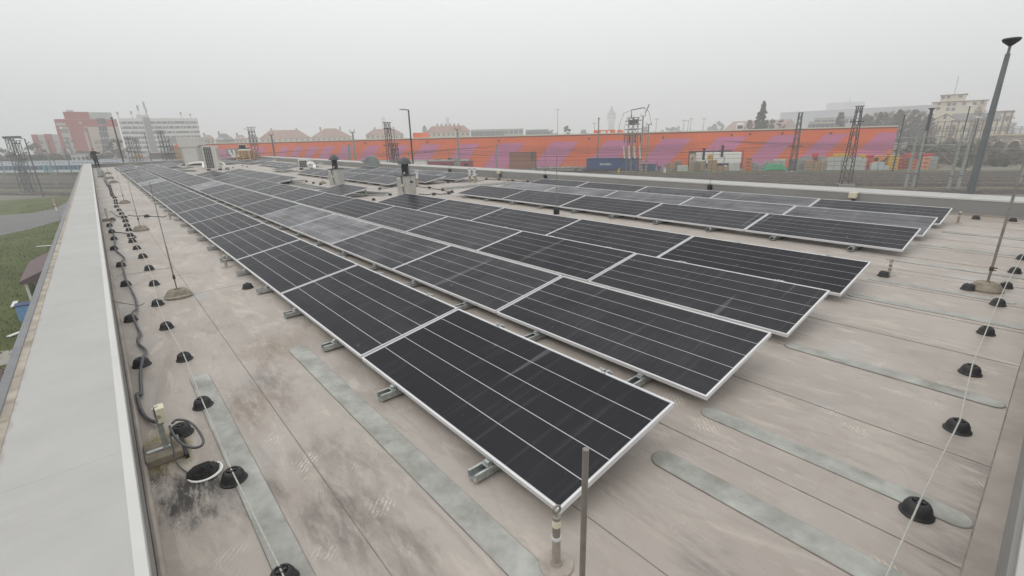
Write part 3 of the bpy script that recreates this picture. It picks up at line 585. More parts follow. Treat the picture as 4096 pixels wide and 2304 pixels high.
# ------------------------------------------------------------------ vents, cooling units, ducts
M_SHAFT = mat('galvanised_sheet', (.50, .49, .46), .45, metal=.45, var=.10, scale=1.6)
M_FAN = mat('black_fan_plastic', (.028, .032, .034), .42, var=.25, scale=3)
M_CAP = mat('grey_green_fan_cap', (.075, .085, .085), .45, var=.2, scale=2)
def vent(p, w_, ztop, label, rzz):
    t = thing('roof_vent', (p.x, p.y, .003), label, 'roof vent', 'mushroom vents', rz=rzz); h = ztop
    MB().b(-w_ / 2, w_ / 2, -w_ / 2, w_ / 2, 0, h).build('shaft', M_SHAFT, t, bevel=.006)
    MB().b(-w_ * .58, w_ * .58, -w_ * .58, w_ * .58, h, h + .022).build('flange', M_FAN, t, bevel=.004)
    MB().lathe([(0, h + .02), (w_ * .34, h + .02), (w_ * .27, h + .06), (w_ * .27, h + .42), (w_ * .29, h + .44), (0, h + .44)], n=24).build('fan_body', M_FAN, t, smooth=True)
    MB().lathe([(0, h + .40), (w_ * .50, h + .40), (w_ * .515, h + .412), (w_ * .48, h + .47), (w_ * .40, h + .54), (w_ * .27, h + .60), (w_ * .12, h + .635), (0, h + .64)], n=32).build('mushroom_cap', M_CAP, t, smooth=True)
    yb = -w_ / 2 - .028
    MB().b(-.01, .05, yb, -w_ / 2, h * .50, h * .62).b(-.07, -.02, yb + .004, -w_ / 2, h * .52, h * .60).build('switch_box', M_CREAM, t, bevel=.005)
    MB().tube([(.0, yb + .012, h * .5), (.02, yb + .012, h * .3), (.05, yb + .01, .12), (.09, yb - .03, .03)], .014, 6).tube([(.0, yb + .012, h * .6), (-.02, yb + .012, h * .85), (-.01, yb - .01, h + .03)], .014, 6).build('cable', M_CABLE, t, smooth=True)
    MB().b(-w_ * .42, -w_ * .22, -w_ / 2 - .002, -w_ / 2, h - .09, h - .045).build('label_plate', M_WHITE, t)
    MB().tube([(w_ * .26, -.05, h + .3), (w_ * .42, -.09, h + .33), (w_ * .46, -.11, h + .24), (w_ * .36, -.12, h + .14)], .016, 6).build('cable', M_CABLE, t, smooth=True)
    MB().b(w_ * .02, w_ * .16, -w_ * .285, -w_ * .262, h + .08, h + .12).build('label_plate', M_WHITE, t)
    return t
pv = Vector((-15.55, 8.62, 0)); c_, s_ = P(1450 + 735 * .1941, 772), P(1450 + 1085 * .1941, 772)
sx = n4(905, 0)[0]
# place the nearer vent on the ray of its middle, just behind the fourth row
d = ray(n4(905, 0)[0], n4(0, 700)[1]); pv = Vector((d.x / d.y * 8.3, 8.3, 0)); hv = z_at(pv.x, pv.y, n4(0, 530)[1])
wv_ = (n4(1080, 0)[0] - n4(745, 0)[0]) / FPX * depth(pv.x, pv.y, .5) / 1.23
vent(pv, wv_, hv, 'nearer roof vent with black mushroom fan behind the fourth row', math.radians(27))
MB_rod = None
d = ray(n4(985, 0)[0], n4(0, 500)[1]); pr_ = Vector((d.x / d.y * 7.98, 7.98, 0))
t = thing('slim_rod', (pr_.x, pr_.y, hv * .62), 'slim rod fixed to the shaft of the nearer vent', 'lightning rod', 'slim rods in black clamps'); MB().tube([(0, 0, 0), (0, 0, z_at(pr_.x, pr_.y, n4(0, 40)[1]) - hv * .62)], [.008, .006], 6).build('rod', M_STEEL, t); MB().b(-.03, .03, -.02, .06, .1, .16).build('clamp_block', M_RUBBER, t)
p = (P(*n3(1040, 930)) + P(*n3(1350, 880))) / 2; p.y += .2; p.x -= .1
hv2 = z_at(p.x, p.y, n3(0, 490)[1]); w2 = (n3(1345, 0)[0] - n3(1010, 0)[0]) / FPX * depth(p.x, p.y, .5) / 1.28
vent(p, w2, hv2, 'farther roof vent with black mushroom fan beside the middle block', math.radians(30))
def pipe_vent(px, top_py, label):
    p = P(*px); h = z_at(p.x, p.y, top_py); t = thing('vent_pipe', (p.x, p.y, .003), label, 'vent pipe', 'plumbing vent pipes')
    MB().lathe([(0, 0), (.075, 0), (.06, .06), (.055, .3), (0, .3)], n=14).build('sleeve', M_SLEEVE, t, smooth=True)
    MB().lathe([(0, .29), (.052, .29), (.052, h - .14), (.07, h - .14), (.066, h - .05), (0, h - .05)], n=14).build('pipe', M_WHITE if False else M_ALU, t, smooth=True)
    MB().lathe([(0, h - .05), (.055, h - .05), (.06, h - .03), (.11, h - .02), (.10, h), (0, h)], n=14).build('cap', M_GALV, t, smooth=True)
    MB().lathe([(0, h * .42), (.056, h * .42), (.056, h * .42 + .02), (0, h * .42 + .02)], n=14).build('clamp', M_DARK, t)
pipe_vent(n4(1140, 735), n4(0, 420)[1], 'grey vent pipe right beside the nearer mushroom vent')
pipe_vent(n4(2215, 670), n4(0, 368)[1], 'grey vent pipe by the parapet, the left one of the pair')
pipe_vent(n4(2315, 680), n4(0, 368)[1], 'grey vent pipe by the parapet, the right one of the pair')
M_ACW = mat('cooling_unit_paint', (.60, .59, .55), .5, var=.05, scale=2); M_GRILL = mat('dark_grille', (.03, .03, .035), .5, var=.2, scale=4)
def ac_unit(loc, rzz, w_, d_, h, fans, label):
    t = thing('cooling_unit', loc, label, 'cooling unit', 'outdoor cooling units', rz=rzz)
    MB().b(-w_ / 2, w_ / 2, -d_ / 2, d_ / 2, .1, h).build('casing', M_ACW, t, bevel=.012)
    MB().b(-w_ / 2 + .04, -w_ / 2 + .1, -d_ / 2, d_ / 2, 0, .1).b(w_ / 2 - .1, w_ / 2 - .04, -d_ / 2, d_ / 2, 0, .1).build('feet', M_DARK, t)
    x0, x1, z0, z1 = -w_ * .40, w_ * .18, .17, h - .1
    g = MB().b(x0, x1, -d_ / 2 - .004, -d_ / 2 + .004, z0, z1).build('grille_recess', M_GRILL, t)
    q = MB(); nx, nz = 4, int((z1 - z0) / .1)
    for i in range(nx + 1): xx = x0 + (x1 - x0) * i / nx; q.b(xx - .008, xx + .008, -d_ / 2 - .016, -d_ / 2 - .006, z0, z1)
    for i in range(nz + 1): zz = z0 + (z1 - z0) * i / nz; q.b(x0, x1, -d_ / 2 - .02, -d_ / 2 - .010, zz - .008, zz + .008)
    q.build('grille_bars', M_ACW, t)
    MB().b(w_ / 2, w_ / 2 + .02, -d_ / 2 + .05, d_ / 2 - .05, h * .45, h * .9).build('side_cover', M_SHAFT, t)
    return t
pA = (P(*n2(190, 785)) + P(*n2(560, 770))) / 2; hA = z_at(pA.x, pA.y, n2(0, 150)[1])
ac_unit((pA.x, pA.y, .004), math.radians(52), 1.0, .42, hA, 2, 'tall grey cooling unit with dark grille beside the end of the third row')
def white_elbow(pts, r, label): return tube_thing('insulated_pipe', pts, r, M_WHITE, label, 'pipe', n=10)
dep = depth(pA.x, pA.y, .3)
white_elbow([at_depth(*n2(520, 575), dep), at_depth(*n2(600, 600), dep), at_depth(*n2(640, 660), dep), at_depth(*n2(655, 690), dep), P(*n2(720, 690), .06)], .075, 'white insulated pipe elbow beside the tall cooling unit')
white_elbow([P(*n1(1960, 640), .1), P(*n1(2100, 600), .25), at_depth(*n1(2350, 575), dep + 6), at_depth(*n1(2400, 610), dep + 5), P(*n1(2400, 720), .1)], .09, 'white insulated pipe arching behind the tall cooling unit')
pB = (P(*n3(250, 520)) + P(*n3(600, 490))) / 2; hB = z_at(pB.x, pB.y, n3(0, 240)[1])
ac_unit((pB.x, pB.y + .2, .004), math.radians(40), 1.0, .4, hB, 1, 'low white cooling unit behind the fifth-row middle block')
dep = depth(pB.x, pB.y, .3)
white_elbow([at_depth(*n3(520, 380), dep - 1), at_depth(*n3(580, 345), dep - 1), at_depth(*n3(650, 355), dep - 1), at_depth(*n3(690, 410), dep - 1), P(*n3(700, 480), .15)], .11, 'white insulated pipe arch beside the low cooling unit')
# the tall duct housing with a hooded outlet
pD = Vector((-55.5, 7.55, 0)); zt = z_at(pD.x, pD.y, a2(0, 645)[1])
t = thing('duct_housing', (pD.x, pD.y, .004), 'tall grey ventilation housing with a hooded outlet at the far end', 'ventilation duct', rz=math.radians(48))
MB().b(-.95, .75, -.5, .5, 0, zt * .66).build('lower_case', M_SHAFT, t, bevel=.02)
MB().prism([(-.95, zt * .66), (.75, zt * .66), (1.0, zt * .72), (1.0, zt), (-1.1, zt), (-1.1, zt * .74)], 'y', -.52, .52).build('upper_case', M_ACW, t, bevel=.02)
MB().prism([(-1.1, zt * .78), (-1.1, zt * .99), (-1.75, zt * .99), (-1.9, zt * .85), (-1.6, zt * .80)], 'y', -.45, .45).build('outlet_hood', M_GALV, t)
MB().b(-1.88, -1.8, -.4, .4, zt * .86, zt * .97).build('outlet_mesh', M_GRILL, t)
MB().b(-.75, .6, -.53, -.505, .25, zt * .6).build('access_panel', M_ACW, t, bevel=.006)
MB().b(-1.2, .9, -.6, .6, 0, .12).build('plinth', M_RUBBER, t)
# gooseneck outlet at the parapet
pG = at_y(*a3(255, 1000), YR - .45); t = thing('gooseneck_duct', (pG.x, YR - .45, .003), 'curved galvanised gooseneck duct at the grey parapet', 'ventilation duct', rz=math.radians(64))
zt = z_at(pG.x, YR - .45, a3(0, 882)[1]); R = zt * .62
prof = []
for k in range(13): a = math.pi * (k / 12) * .78; prof.append((.15 + R * .0 + R * math.cos(a), zt - R + R * math.sin(a)))
inner = [(.15 - R * .25, zt - R * 1.15), (.15 + R, 0)]
prof = [(.15 + R, 0)] + prof + [(-R * 1.05, zt - R * .55), (.15 - R * .25, zt - R * 1.15), (.15 - R * .1, 0)]
MB().prism(prof, 'y', -.38, .38).build('curved_case', mat('weathered_zinc', (.27, .30, .30), .45, metal=.5, var=.12, scale=2), t, smooth=True)
MB().prism([(-R * .95, zt - R * .62), (.15 - R * .3, zt - R * 1.12), (.15 - R * .26, zt - R * 1.08), (-R * .9, zt - R * .55)], 'y', -.34, .34).build('outlet_mesh', M_GRILL, t)
# pallets with a boxed load at the far end
M_WOOD = mat('pallet_wood', (.50, .34, .19), .8, var=.2, scale=5, bump=.1, bscale=30); M_WOODG = mat('grey_wood', (.30, .25, .19), .85, var=.2, scale=5)
def pallet_stack(loc, rzz, n, label, group, w_=1.2, d_=.8, hp=.144, m_=None, parts=True):
    m_ = m_ or M_WOOD; t = thing('pallet_stack', loc, label, 'pallet stack', group, rz=rzz)
    for i in range(n):
        z = i * hp * 1.02; q = MB()
        for k in range(3): q.b(-w_ / 2 + k * (w_ - .12) / 2, -w_ / 2 + k * (w_ - .12) / 2 + .12, -d_ / 2, d_ / 2, z, z + .02)
        for kx in range(3):
            for ky in range(3): q.b(-w_ / 2 + kx * (w_ - .13) / 2, -w_ / 2 + kx * (w_ - .13) / 2 + .13, -d_ / 2 + ky * (d_ - .1) / 2, -d_ / 2 + ky * (d_ - .1) / 2 + .1, z + .02, z + hp * .72)
        for k in range(5): q.b(-w_ / 2, w_ / 2, -d_ / 2 + k * (d_ - .13) / 4, -d_ / 2 + k * (d_ - .13) / 4 + .13, z + hp * .62, z + hp)
        q.build('pallet', m_, t)
    return t
pp = Vector((XF + 1.0, 13.4, 0)); d = ray(*a2(935, 900)); t_ = (XF + 1.0) / d.x; pp = Vector((XF + 1.0, d.y * t_, 0)); zt = z_at(pp.x, pp.y, a2(0, 812)[1])
npal = 5; t = pallet_stack((pp.x, pp.y, .003), math.radians(35), npal, 'pale wooden pallets stacked at the far parapet', None, w_=1.9, d_=1.3, hp=zt / npal)
t = thing('panel_carton', (pp.x, pp.y, zt + .02), 'dark framed panel and white sheets on top of the pallet stack', 'carton', rz=math.radians(35))
MB().b(-.85, .15, -.1, -.03, .0, .62).build('frame_back', M_ALU, t); MB().b(-.8, .1, -.115, -.1, .05, .57).build('dark_sheet', M_GRILL, t); MB().b(-.5, .75, -.6, -.15, 0, .16).build('white_sheets', M_WHITE, t, bevel=.02); MB().b(-.55, .7, -.62, -.13, .16, .27).build('black_wrap', M_DARK, t, bevel=.03)
# loose rails lying on the roof
def loose_rails(a, c, n, label, gap=.1):
    t = thing('loose_rails', tuple((a + c) / 2 + Vector((0, 0, .002))), label, 'loose rails', 'loose rails on the roof'); dirv = (c - a); L_ = dirv.length; an = math.atan2(dirv.y, dirv.x); t.rotation_euler.z = an - math.pi / 2
    me = MB().prism(RP, 'y', -L_ / 2, L_ / 2).mesh('rail', M_GALV)
    for k in range(n): o = put('rail', me, t, loc=((k - (n - 1) / 2) * gap, random.uniform(-.15, .15), .0 if k % 2 == 0 or n < 4 else .0))
    MB().b(-n * gap / 2, n * gap / 2, -L_ * .3, -L_ * .3 + .08, .05, .06).build('top_batten', M_WOODG, t)
a, c = P(*n4(1650, 815)), P(*a3(2200, 1222)); loose_rails(a, c, 4, 'bundle of loose galvanised rails lying before the parapet by the fifth row', .1)
a, c = P(*n3(200, 885)), P(*n3(880, 1010)); loose_rails(a, c, 4, 'bundle of loose galvanised rails lying behind the third row', .13)
a, c = P(*n3(1700, 1090), .05), P(*n3(2480, 1135), .05); loose_rails(a, c, 2, 'two open rail ends sticking out past the lone fourth-row panel', .2)
a, c = P(*n3(60, 830), .05), P(*n3(430, 790), .05); loose_rails(a, c, 2, 'two open rail ends past the fourth-row middle block', .2)
# boxes at the grey parapet
def para_box(px, label):
    q = at_y(*px, YR - .12); t = thing('wall_box', (q.x, YR - .002, .14), label, 'junction box', 'boxes at the grey parapet')
    z = q.z - .14
    MB().b(-.025, .025, -.05, -.0, -.1, z).build('stem', M_DARK, t); MB().b(-.09, .09, -.16, -.03, z - .02, z + .13).build('box', M_CREAM, t, bevel=.01)
    MB().tube([(.05, -.1, z - .02), (.09, -.12, z - .12), (.05, -.1, z - .2), (.0, -.08, z - .22)], .012, 6).build('cable', M_CABLE, t, smooth=True)
para_box(z6(850, 225), 'cream box with black cable at the grey parapet behind the seventh row'); para_box(a3(1912, 1105), 'cream box on a dark stem at the grey parapet beside the vent pipes')
# ================================================================== railway yard, orange warehouse and its goods
DV = Vector((.827, .562, 0)).normalized(); NV = Vector((-DV.y, DV.x, 0)); RZ = math.atan2(DV.y, DV.x)
def RA(l, s, z=GZ): return Vector((DV.x * l + NV.x * s, DV.y * l + NV.y * s, z))
def onwall(px, py, s):             # where the ray meets the upright plane at distance s across the tracks
    d = ray(px, py); t = s / (d.x * NV.x + d.y * NV.y); p = Vector((d.x * t, d.y * t, CH + d.z * t)); return Vector((p.dot(DV), s, p.z))
RH = Vector((CR.x, CR.y, 0)).normalized(); FH = Vector((-RH.y, RH.x, 0))
M_GRND = mat('yard_ground', (.17, .155, .13), .95, var=.25, scale=.06, col2=(.24, .22, .18), bump=.3, bscale=2, rnd=False, detail=10)
M_GRASS = mat('short_grass', (.068, .09, .018), .95, var=.25, scale=.25, col2=(.105, .125, .03), bump=.6, bscale=6, rnd=False, detail=10)
M_DRYG = mat('dry_verge', (.17, .145, .075), .95, var=.3, scale=.3, col2=(.22, .19, .10), bump=.5, bscale=4, rnd=False, detail=10)
M_BALL = mat('ballast', (.065, .05, .042), .95, var=.4, scale=1.6, col2=(.11, .09, .078), bump=.8, bscale=9, rnd=False, detail=10)
M_ASPH = mat('asphalt', (.16, .16, .158), .85, var=.12, scale=.4, bump=.1, bscale=20, rnd=False)
M_RAIL = mat('rail_steel', (.30, .26, .23), .4, metal=.5, var=.2, scale=2)
M_SLEEP = mat('sleeper', (.15, .14, .125), .9, var=.2, scale=2)
o = MB().add([(-1500, -1200, GZ), (1200, -1200, GZ), (1200, 1500, GZ), (-1500, 1500, GZ)], [(0, 1, 2, 3)]).build('ground', M_GRND); tag(o, kind='structure')
def sheet(name, pts, z, m_, kind='structure'):
    q = MB(); q.add([(p[0], p[1], GZ + z) for p in pts], [tuple(range(len(pts)))]); o = q.build(name, m_); tag(o, kind=kind); return o
def strip(name, l0, l1, s0, s1, z, m_): return sheet(name, [RA(l0, s0), RA(l1, s0), RA(l1, s1), RA(l0, s1)], z, m_)
strip('verge', -300, 160, 112.5, 121.5, .012, M_GRASS); strip('verge', -300, 160, 83.5, 88, .012, M_DRYG); strip('yard_paving', -70, 60, 121.5, 132.9, .008, M_ASPH)
strip('verge', -330, -30, 76, 111, .012, M_GRASS)
# left of the building: lawn, lane, path
lawn = sheet('lawn', [(0, -.9), (-128, -.9), (-128, -26), (0, -26)], .016, M_GRASS)
lane = [G(*b1(-500, 770)), G(*b1(0, 785)), G(*b1(300, 765)), G(*b1(560, 715)), G(*b1(690, 640)), G(*b1(740, 600)), G(*b1(760, 700)), G(*b1(640, 825)), G(*b1(300, 925)), G(*b1(0, 990)), G(*b1(-500, 1050))]
sheet('lane', lane, .024, M_ASPH)
sheet('footpath', [G(*b2(-300, 1020)), G(*b2(0, 1025)), G(*b2(190, 1000)), G(*b2(330, 950)), G(*b2(330, 1040)), G(*b2(150, 1130)), G(*b2(0, 1170)), G(*b2(-300, 1200))], .024, mat('path_slabs', (.36, .35, .31), .9, var=.12, scale=.8))
sheet('earth_bed', [G(*b2(-300, 1210)), G(*b2(150, 1180)), G(*b2(330, 1050)), (-18, -.9), (-18, -8)], .022, mat('brown_earth', (.15, .115, .095), .95, var=.25, scale=1.5))
# grass blades as one mass on the lawn nearest to the coping
q = MB(); rg = random.Random(3)
for k in range(9000):
    x = -24 - 90 * rg.random() ** 1.3; y = -1.0 - 9 * rg.random()
    a = rg.uniform(0, 3.14); h = rg.uniform(.06, .14); w_ = .03
    q.add([(x - w_ * math.cos(a), y - w_ * math.sin(a), GZ + .02), (x + w_ * math.cos(a), y + w_ * math.sin(a), GZ + .02), (x + rg.uniform(-.05, .05), y + rg.uniform(-.05, .05), GZ + h)], [(0, 1, 2)])
# (keep blades off the lane)
def in_poly(x, y, poly):
    c = False; j = len(poly) - 1
    for i in range(len(poly)):
        xi, yi = poly[i][0], poly[i][1]; xj, yj = poly[j][0], poly[j][1]
        if (yi > y) != (yj > y) and x < (xj - xi) * (y - yi) / (yj - yi) + xi: c = not c
        j = i
    return c
keep = [i for i in range(len(q.f)) if not in_poly(q.v[i * 3][0], q.v[i * 3][1], lane)]
q2 = MB()
for i in keep: q2.add(q.v[i * 3:i * 3 + 3], [(0, 1, 2)])
tag(q2.build('grass', M_GRASS), 'short green grass blades on the lawn beside the building', 'grass', kind='stuff')
# tracks
def track(s, l0, l1, label, sleepers=True):
    t = thing('railway_track', RA((l0 + l1) / 2, s), label, 'railway track', 'tracks of the yard', rz=RZ); L2 = (l1 - l0) / 2
    MB().prism([(-2.0, 0), (2.0, 0), (1.35, .32), (-1.35, .32)], 'x', -L2, L2).build('ballast_bed', M_BALL, t)
    for sg in (-1, 1): MB().prism([(sg * .75 - .065, .42), (sg * .75 + .065, .42), (sg * .75 + .012, .46), (sg * .75 + .036, .56), (sg * .75 - .036, .56), (sg * .75 - .012, .46)], 'x', -L2, L2).build('rail', M_RAIL, t)
    if sleepers:
        q = MB(); n = int(2 * L2 / .65)
        for k in range(n): x = -L2 + k * .65; q.b(x, x + .24, -1.25, 1.25, .30, .42)
        o = q.build('sleepers', M_SLEEP, t); o['kind'] = 'stuff'
TR = [(69.5, 'far-left track nearest to the lawn'), (81, 'track nearest to the grey parapet on the railway side'), (90.3, 'second track beyond the grey parapet'), (95.6, 'third track beyond the grey parapet'), (100.8, 'fourth track beyond the grey parapet'), (105.4, 'fifth track beyond the grey parapet'), (110.2, 'track beside the grass verge before the goods yard'), (118.2, 'siding under the blue container wagon and the trains')]
for s, lab in TR:
    l0, l1 = (-320, 160) if s not in (69.5, 118.2) else ((-320, -70) if s == 69.5 else (-330, -8))
    track(s, l0, l1, lab)
# ------------------------------------------------------------------ the orange warehouse
SW = 133.0
def wallmat(name, col):
    m = mat(name, col, .65, var=.05, scale=.15, rnd=False)
    N, L = nodes_of(m); b = N['Principled BSDF']; tc = N.new('ShaderNodeTexCoord'); wv = N.new('ShaderNodeTexWave'); wv.bands_direction = 'Z'; wv.inputs['Scale'].default_value = 3.2
    L.new(tc.outputs['Object'], wv.inputs['Vector']); bp = N.new('ShaderNodeBump'); bp.inputs['Strength'].default_value = .35; bp.inputs['Distance'].default_value = .03
    L.new(wv.outputs['Fac'], bp.inputs['Height']); L.new(bp.outputs['Normal'], b.inputs['Normal']); return m
M_OR = wallmat('orange_cladding', (.82, .155, .035)); M_PU = wallmat('mauve_cladding', (.62, .19, .35)); M_CAPW = mat('pale_cap', (.66, .64, .52), .6, var=.05)
wl = onwall(702, 572, SW).x; wr = onwall(3592, 505, SW).x; wtop = (onwall(2123, 539.5, SW).z + onwall(3000, 517, SW).z) / 2
W0 = RA(wl, SW); whs = thing('warehouse', W0, 'long orange warehouse with slanting mauve stripes beyond the tracks', 'warehouse', rz=RZ); HW = wtop - GZ; LW = wr - wl
MB().b(0, LW, 0, 60, 0, HW - .25).build('cladding', M_OR, whs)
MB().b(-.1, LW + .1, -.12, 60.1, HW - .25, HW).build('roof_cap', M_CAPW, whs)
MB().b(0, LW, -.06, -.002, HW - .55, HW - .27).build('roof_trim', mat('dark_orange_trim', (.30, .06, .02), .6), whs)
def wx(px, py): v = onwall(px, py, SW); return v.x - wl, v.z - GZ
SL = (wx(*a4(345, 705))[0] - wx(*a4(80, 1045))[0]) / (wx(*a4(345, 705))[1] - wx(*a4(80, 1045))[1])      # lean of the stripes
tops = [(1130, 1158, 588), (1181, 1213, 587), (1237, 1272, 586), (1299, 1340, 585), (1371, 1418, 584), (1468, 1520, 583), (1589, 1631, 581), (1689, 1762, 578), (1842, 1917, 576), (2004, 2100, 572.5), (2207, 2315, 568), (2426, 2536, 563), (2650, 2768, 554.5), (2872, 2989, 548), (3093, 3201, 541), (3299, 3393, 537), (3515, 3640, 530.5)]
for x0, x1, y in tops:
    a, zt = wx(x0, y); c, _ = wx(x1, y); zb = .02
    pts = [(a, zt), (min(c, LW), zt)]
    if c > LW: pts.append((LW, zt - (c - LW) / SL))
    pts += [(c - SL * (zt - zb), zb), (a - SL * (zt - zb), zb)]
    MB().prism(pts, 'y', -.03, .01).build('mauve_stripe', M_PU, whs)
a, zt = wx(880, 594); c, _ = wx(1062, 590); MB().prism([(a, zt), (c, zt), (c - SL * zt, .02), (a - SL * zt, .02)], 'y', -.03, .01).build('mauve_field', M_PU, whs)
a, zt = wx(720, 596); c, _ = wx(800, 595); MB().prism([(a, zt), (c, zt), (c - SL * zt * .6, .02), (a, .02)], 'y', -.03, .01).build('mauve_field', M_PU, whs)
M_GREYP = mat('grey_panel', (.20, .215, .20), .6, var=.1)
for x0, x1, y0, y1 in ((902, 962, 596, 619),): (a, z1), (c, z0) = wx(x0, y0), wx(x1, y1); MB().b(a, c, -.06, .0, z0, z1).build('grey_panel', M_GREYP, whs)
for px in (921, 938):
    a = wx(px, 610)[0]; pts = [(a, -.3, wx(px, 599)[1]), (a + .3, -.3, wx(px, 612)[1]), (a + .8, -.3, wx(px, 622)[1]), (a + 1.8, -.3, wx(px, 628)[1]), (a + 3.0, -.3, wx(px, 624)[1]), (a + 3.6, -.3, wx(px, 618)[1])]
    MB().tube(pts, [.25, .3, .5, .8, .6, .2], 8).build('white_outlet_bend', M_WHITE, whs, smooth=True)
M_GATE = mat('brown_orange_gate', (.30, .10, .045), .6, var=.06, scale=.3); M_FR = mat('dark_frame', (.10, .05, .06), .6)
(a, z1), (c, _) = wx(2040, 612), wx(2143, 611); gt = MB().b(a, c, -.05, .0, .02, z1).build('gate', M_GATE, whs)
MB().b(a - .15, a, -.09, .0, .02, z1 + .15).b(c, c + .15, -.09, .0, .02, z1 + .15).b(a, c, -.09, .0, z1, z1 + .15).build('frame', M_FR, gt)
n = 6
for k in range(1, n): MB().b(a + .05, c - .05, -.058, -.045, z1 * k / n - .02, z1 * k / n + .02).build('panel_joint', M_FR, gt)
(a, z1), (c, _) = wx(*a5(180, 818)), wx(*a5(892, 812)); op = MB().b(a, c, -.04, .0, .02, z1).build('loading_bay', mat('bay_dark', (.06, .03, .03), .8), whs)
MB().b(c - 2.6, c, -.10, -.042, .02, z1).build('red_curtain', mat('red_curtain', (.55, .03, .04), .6, var=.15), op)
M_LAMPB = mat('lamp_housing', (.12, .05, .04), .6)
for px, py in (a3(200, 718), a3(995, 705), a3(1917, 685), a4(828, 658), a4(1778, 642), a5(730, 612), a5(965, 600), a5(1380, 590), a5(2005, 590)):
    v = wx(px, py); MB().b(v[0] - .22, v[0] + .22, -.35, -.03, v[1] - .2, v[1] + .2).build('wall_lamp', M_LAMPB, whs)
for x0, x1, y0 in ((2374, 2455, 521), (2468, 2487, 520)):
    (a, z1), (c, _) = wx(x0, y0), wx(x1, y0); MB().b(a, c, .6, 8, HW - .1, z1).build('roof_housing', M_OR, whs)
for px in (2408, 2418, 2435): v = wx(px, 526); MB().b(v[0] - .35, v[0] + .35, 0.3, 0.59, HW, HW + .5).build('roof_light', M_WHITE, whs)
(a, z1), (c, _) = wx(1646, 533), wx(1668, 533); MB().b(a, c, .8, 8, HW - .1, z1 + .1).build('roof_housing', M_OR, whs)
# ------------------------------------------------------------------ goods on the yard
M_PAVE = mat('wrapped_pavers', (.52, .54, .50), .55, var=.10, scale=2.5, bump=.15, bscale=6); M_PAVE2 = mat('grey_pavers', (.33, .36, .35), .7, var=.15, scale=2.5); M_STRAP = mat('strap_dark', (.09, .10, .09), .6)
def span(px0, px1, pyt, pyb, s=None):
    p0, p1 = G(px0, pyb), G(px1, pyb); s = s or (p0.dot(NV) + p1.dot(NV)) / 2
    a, c = onwall(px0, pyb, s), onwall(px1, pyb, s); zt = onwall((px0 + px1) / 2, pyt, s).z
    return RA((a.x + c.x) / 2, s), c.x - a.x, zt - GZ
YG = 'goods stacked on the yard'
def pavers(px0, px1, pyt, pyb, label, m_=None, tiers=3, s=None):
    loc, w_, h = span(px0, px1, pyt, pyb, s); t = thing('paver_stack', loc, label, 'paver stack', YG, rz=RZ); n = max(1, round(w_ / 1.15)); tw = w_ / n
    for k in range(n):
        hk = h * random.uniform(.93, 1.0)
        for j in range(tiers):
            z0, z1 = hk * j / tiers, hk * (j + 1) / tiers - .05
            x0, x1 = -w_ / 2 + k * tw + .04 + random.uniform(-.02, .02), -w_ / 2 + (k + 1) * tw - .04
            c = MB(); nl = 5
            for i in range(nl): c.b(x0 + random.uniform(-.015, .015), x1 + random.uniform(-.015, .015), 0, 1.1, z0 + .1 + (z1 - z0 - .1) * i / nl + .008, z0 + .1 + (z1 - z0 - .1) * (i + 1) / nl)
            c.build('paver_pack', m_ or M_PAVE, t)
            MB().b(x0, x1, .02, 1.08, z0, z0 + .1).build('pallet', M_WOODG, t)
    return t
M_CRATES = {'orange': mat('orange_moulding', (.62, .17, .045), .5, var=.08), 'red': mat('red_moulding', (.58, .045, .025), .5, var=.08), 'yellow': mat('yellow_moulding', (.66, .40, .03), .5, var=.08), 'peach': mat('peach_moulding', (.70, .30, .14), .5, var=.08), 'salmon': mat('salmon_sheet', (.70, .22, .16), .5, var=.08), 'brown': mat('brown_red_moulding', (.36, .10, .055), .6, var=.1)}
M_CUT = mat('dark_cutout', (.05, .025, .02), .8)
def mouldings(px0, px1, pyt, pyb, colr, label, tiers=4, s=None, cols=1):
    loc, w_, h = span(px0, px1, pyt, pyb, s); t = thing('moulding_stack', loc, label, 'barrier stack', YG, rz=RZ); cw = w_ / cols
    for i in range(cols):
        for j in range(tiers):
            z0, z1 = h * j / tiers, h * (j + 1) / tiers - .03; x0 = -w_ / 2 + i * cw; xm = x0 + cw / 2
            b_ = MB().b(x0 + .02, x0 + cw - .02, 0, 1.0, z0, z1).build('barrier', M_CRATES[colr], t, bevel=.04)
            hh = z1 - z0
            MB().b(xm - cw * .28, xm + cw * .28, -.006, .02, z0 + hh * .60, z0 + hh * .76).b(xm - cw * .07, xm + cw * .07, -.006, .02, z0 + hh * .2, z0 + hh * .52).b(xm - cw * .34, xm - cw * .22, -.006, .02, z0 + hh * .45, z0 + hh * .66).b(xm + cw * .22, xm + cw * .34, -.006, .02, z0 + hh * .45, z0 + hh * .66).build('cutout', M_CUT, b_)
    return t
def wood(px0, px1, pyt, pyb, label, m_=None, s=None, upright=True):
    loc, w_, h = span(px0, px1, pyt, pyb, s); t = thing('pallet_stack', loc, label, 'pallet stack', YG, rz=RZ); m_ = m_ or M_WOOD; n = max(3, int(w_ / .22))
    if upright:
        for k in range(n):
            x = -w_ / 2 + w_ * k / n; hk = h * random.uniform(.9, 1)
            MB().b(x, x + w_ / n * .35, 0, 1.0, 0, hk).b(x + w_ / n * .35, x + w_ / n * .75, .03, .13, .1, hk - .05).build('pallet_on_edge', m_ if k % 3 else M_WOODG, t)
    else:
        n = max(3, int(h / .16))
        for k in range(n): z = h * k / n; MB().b(-w_ / 2, w_ / 2, 0, 1.0, z, z + .05).b(-w_ / 2 + .05, w_ / 2 - .05, .06, .9, z + .05, z + h / n * .8).build('pallet', m_ if k % 4 else M_WOODG, t)
    return t
Y0 = lambda x, y: a5(x, y)
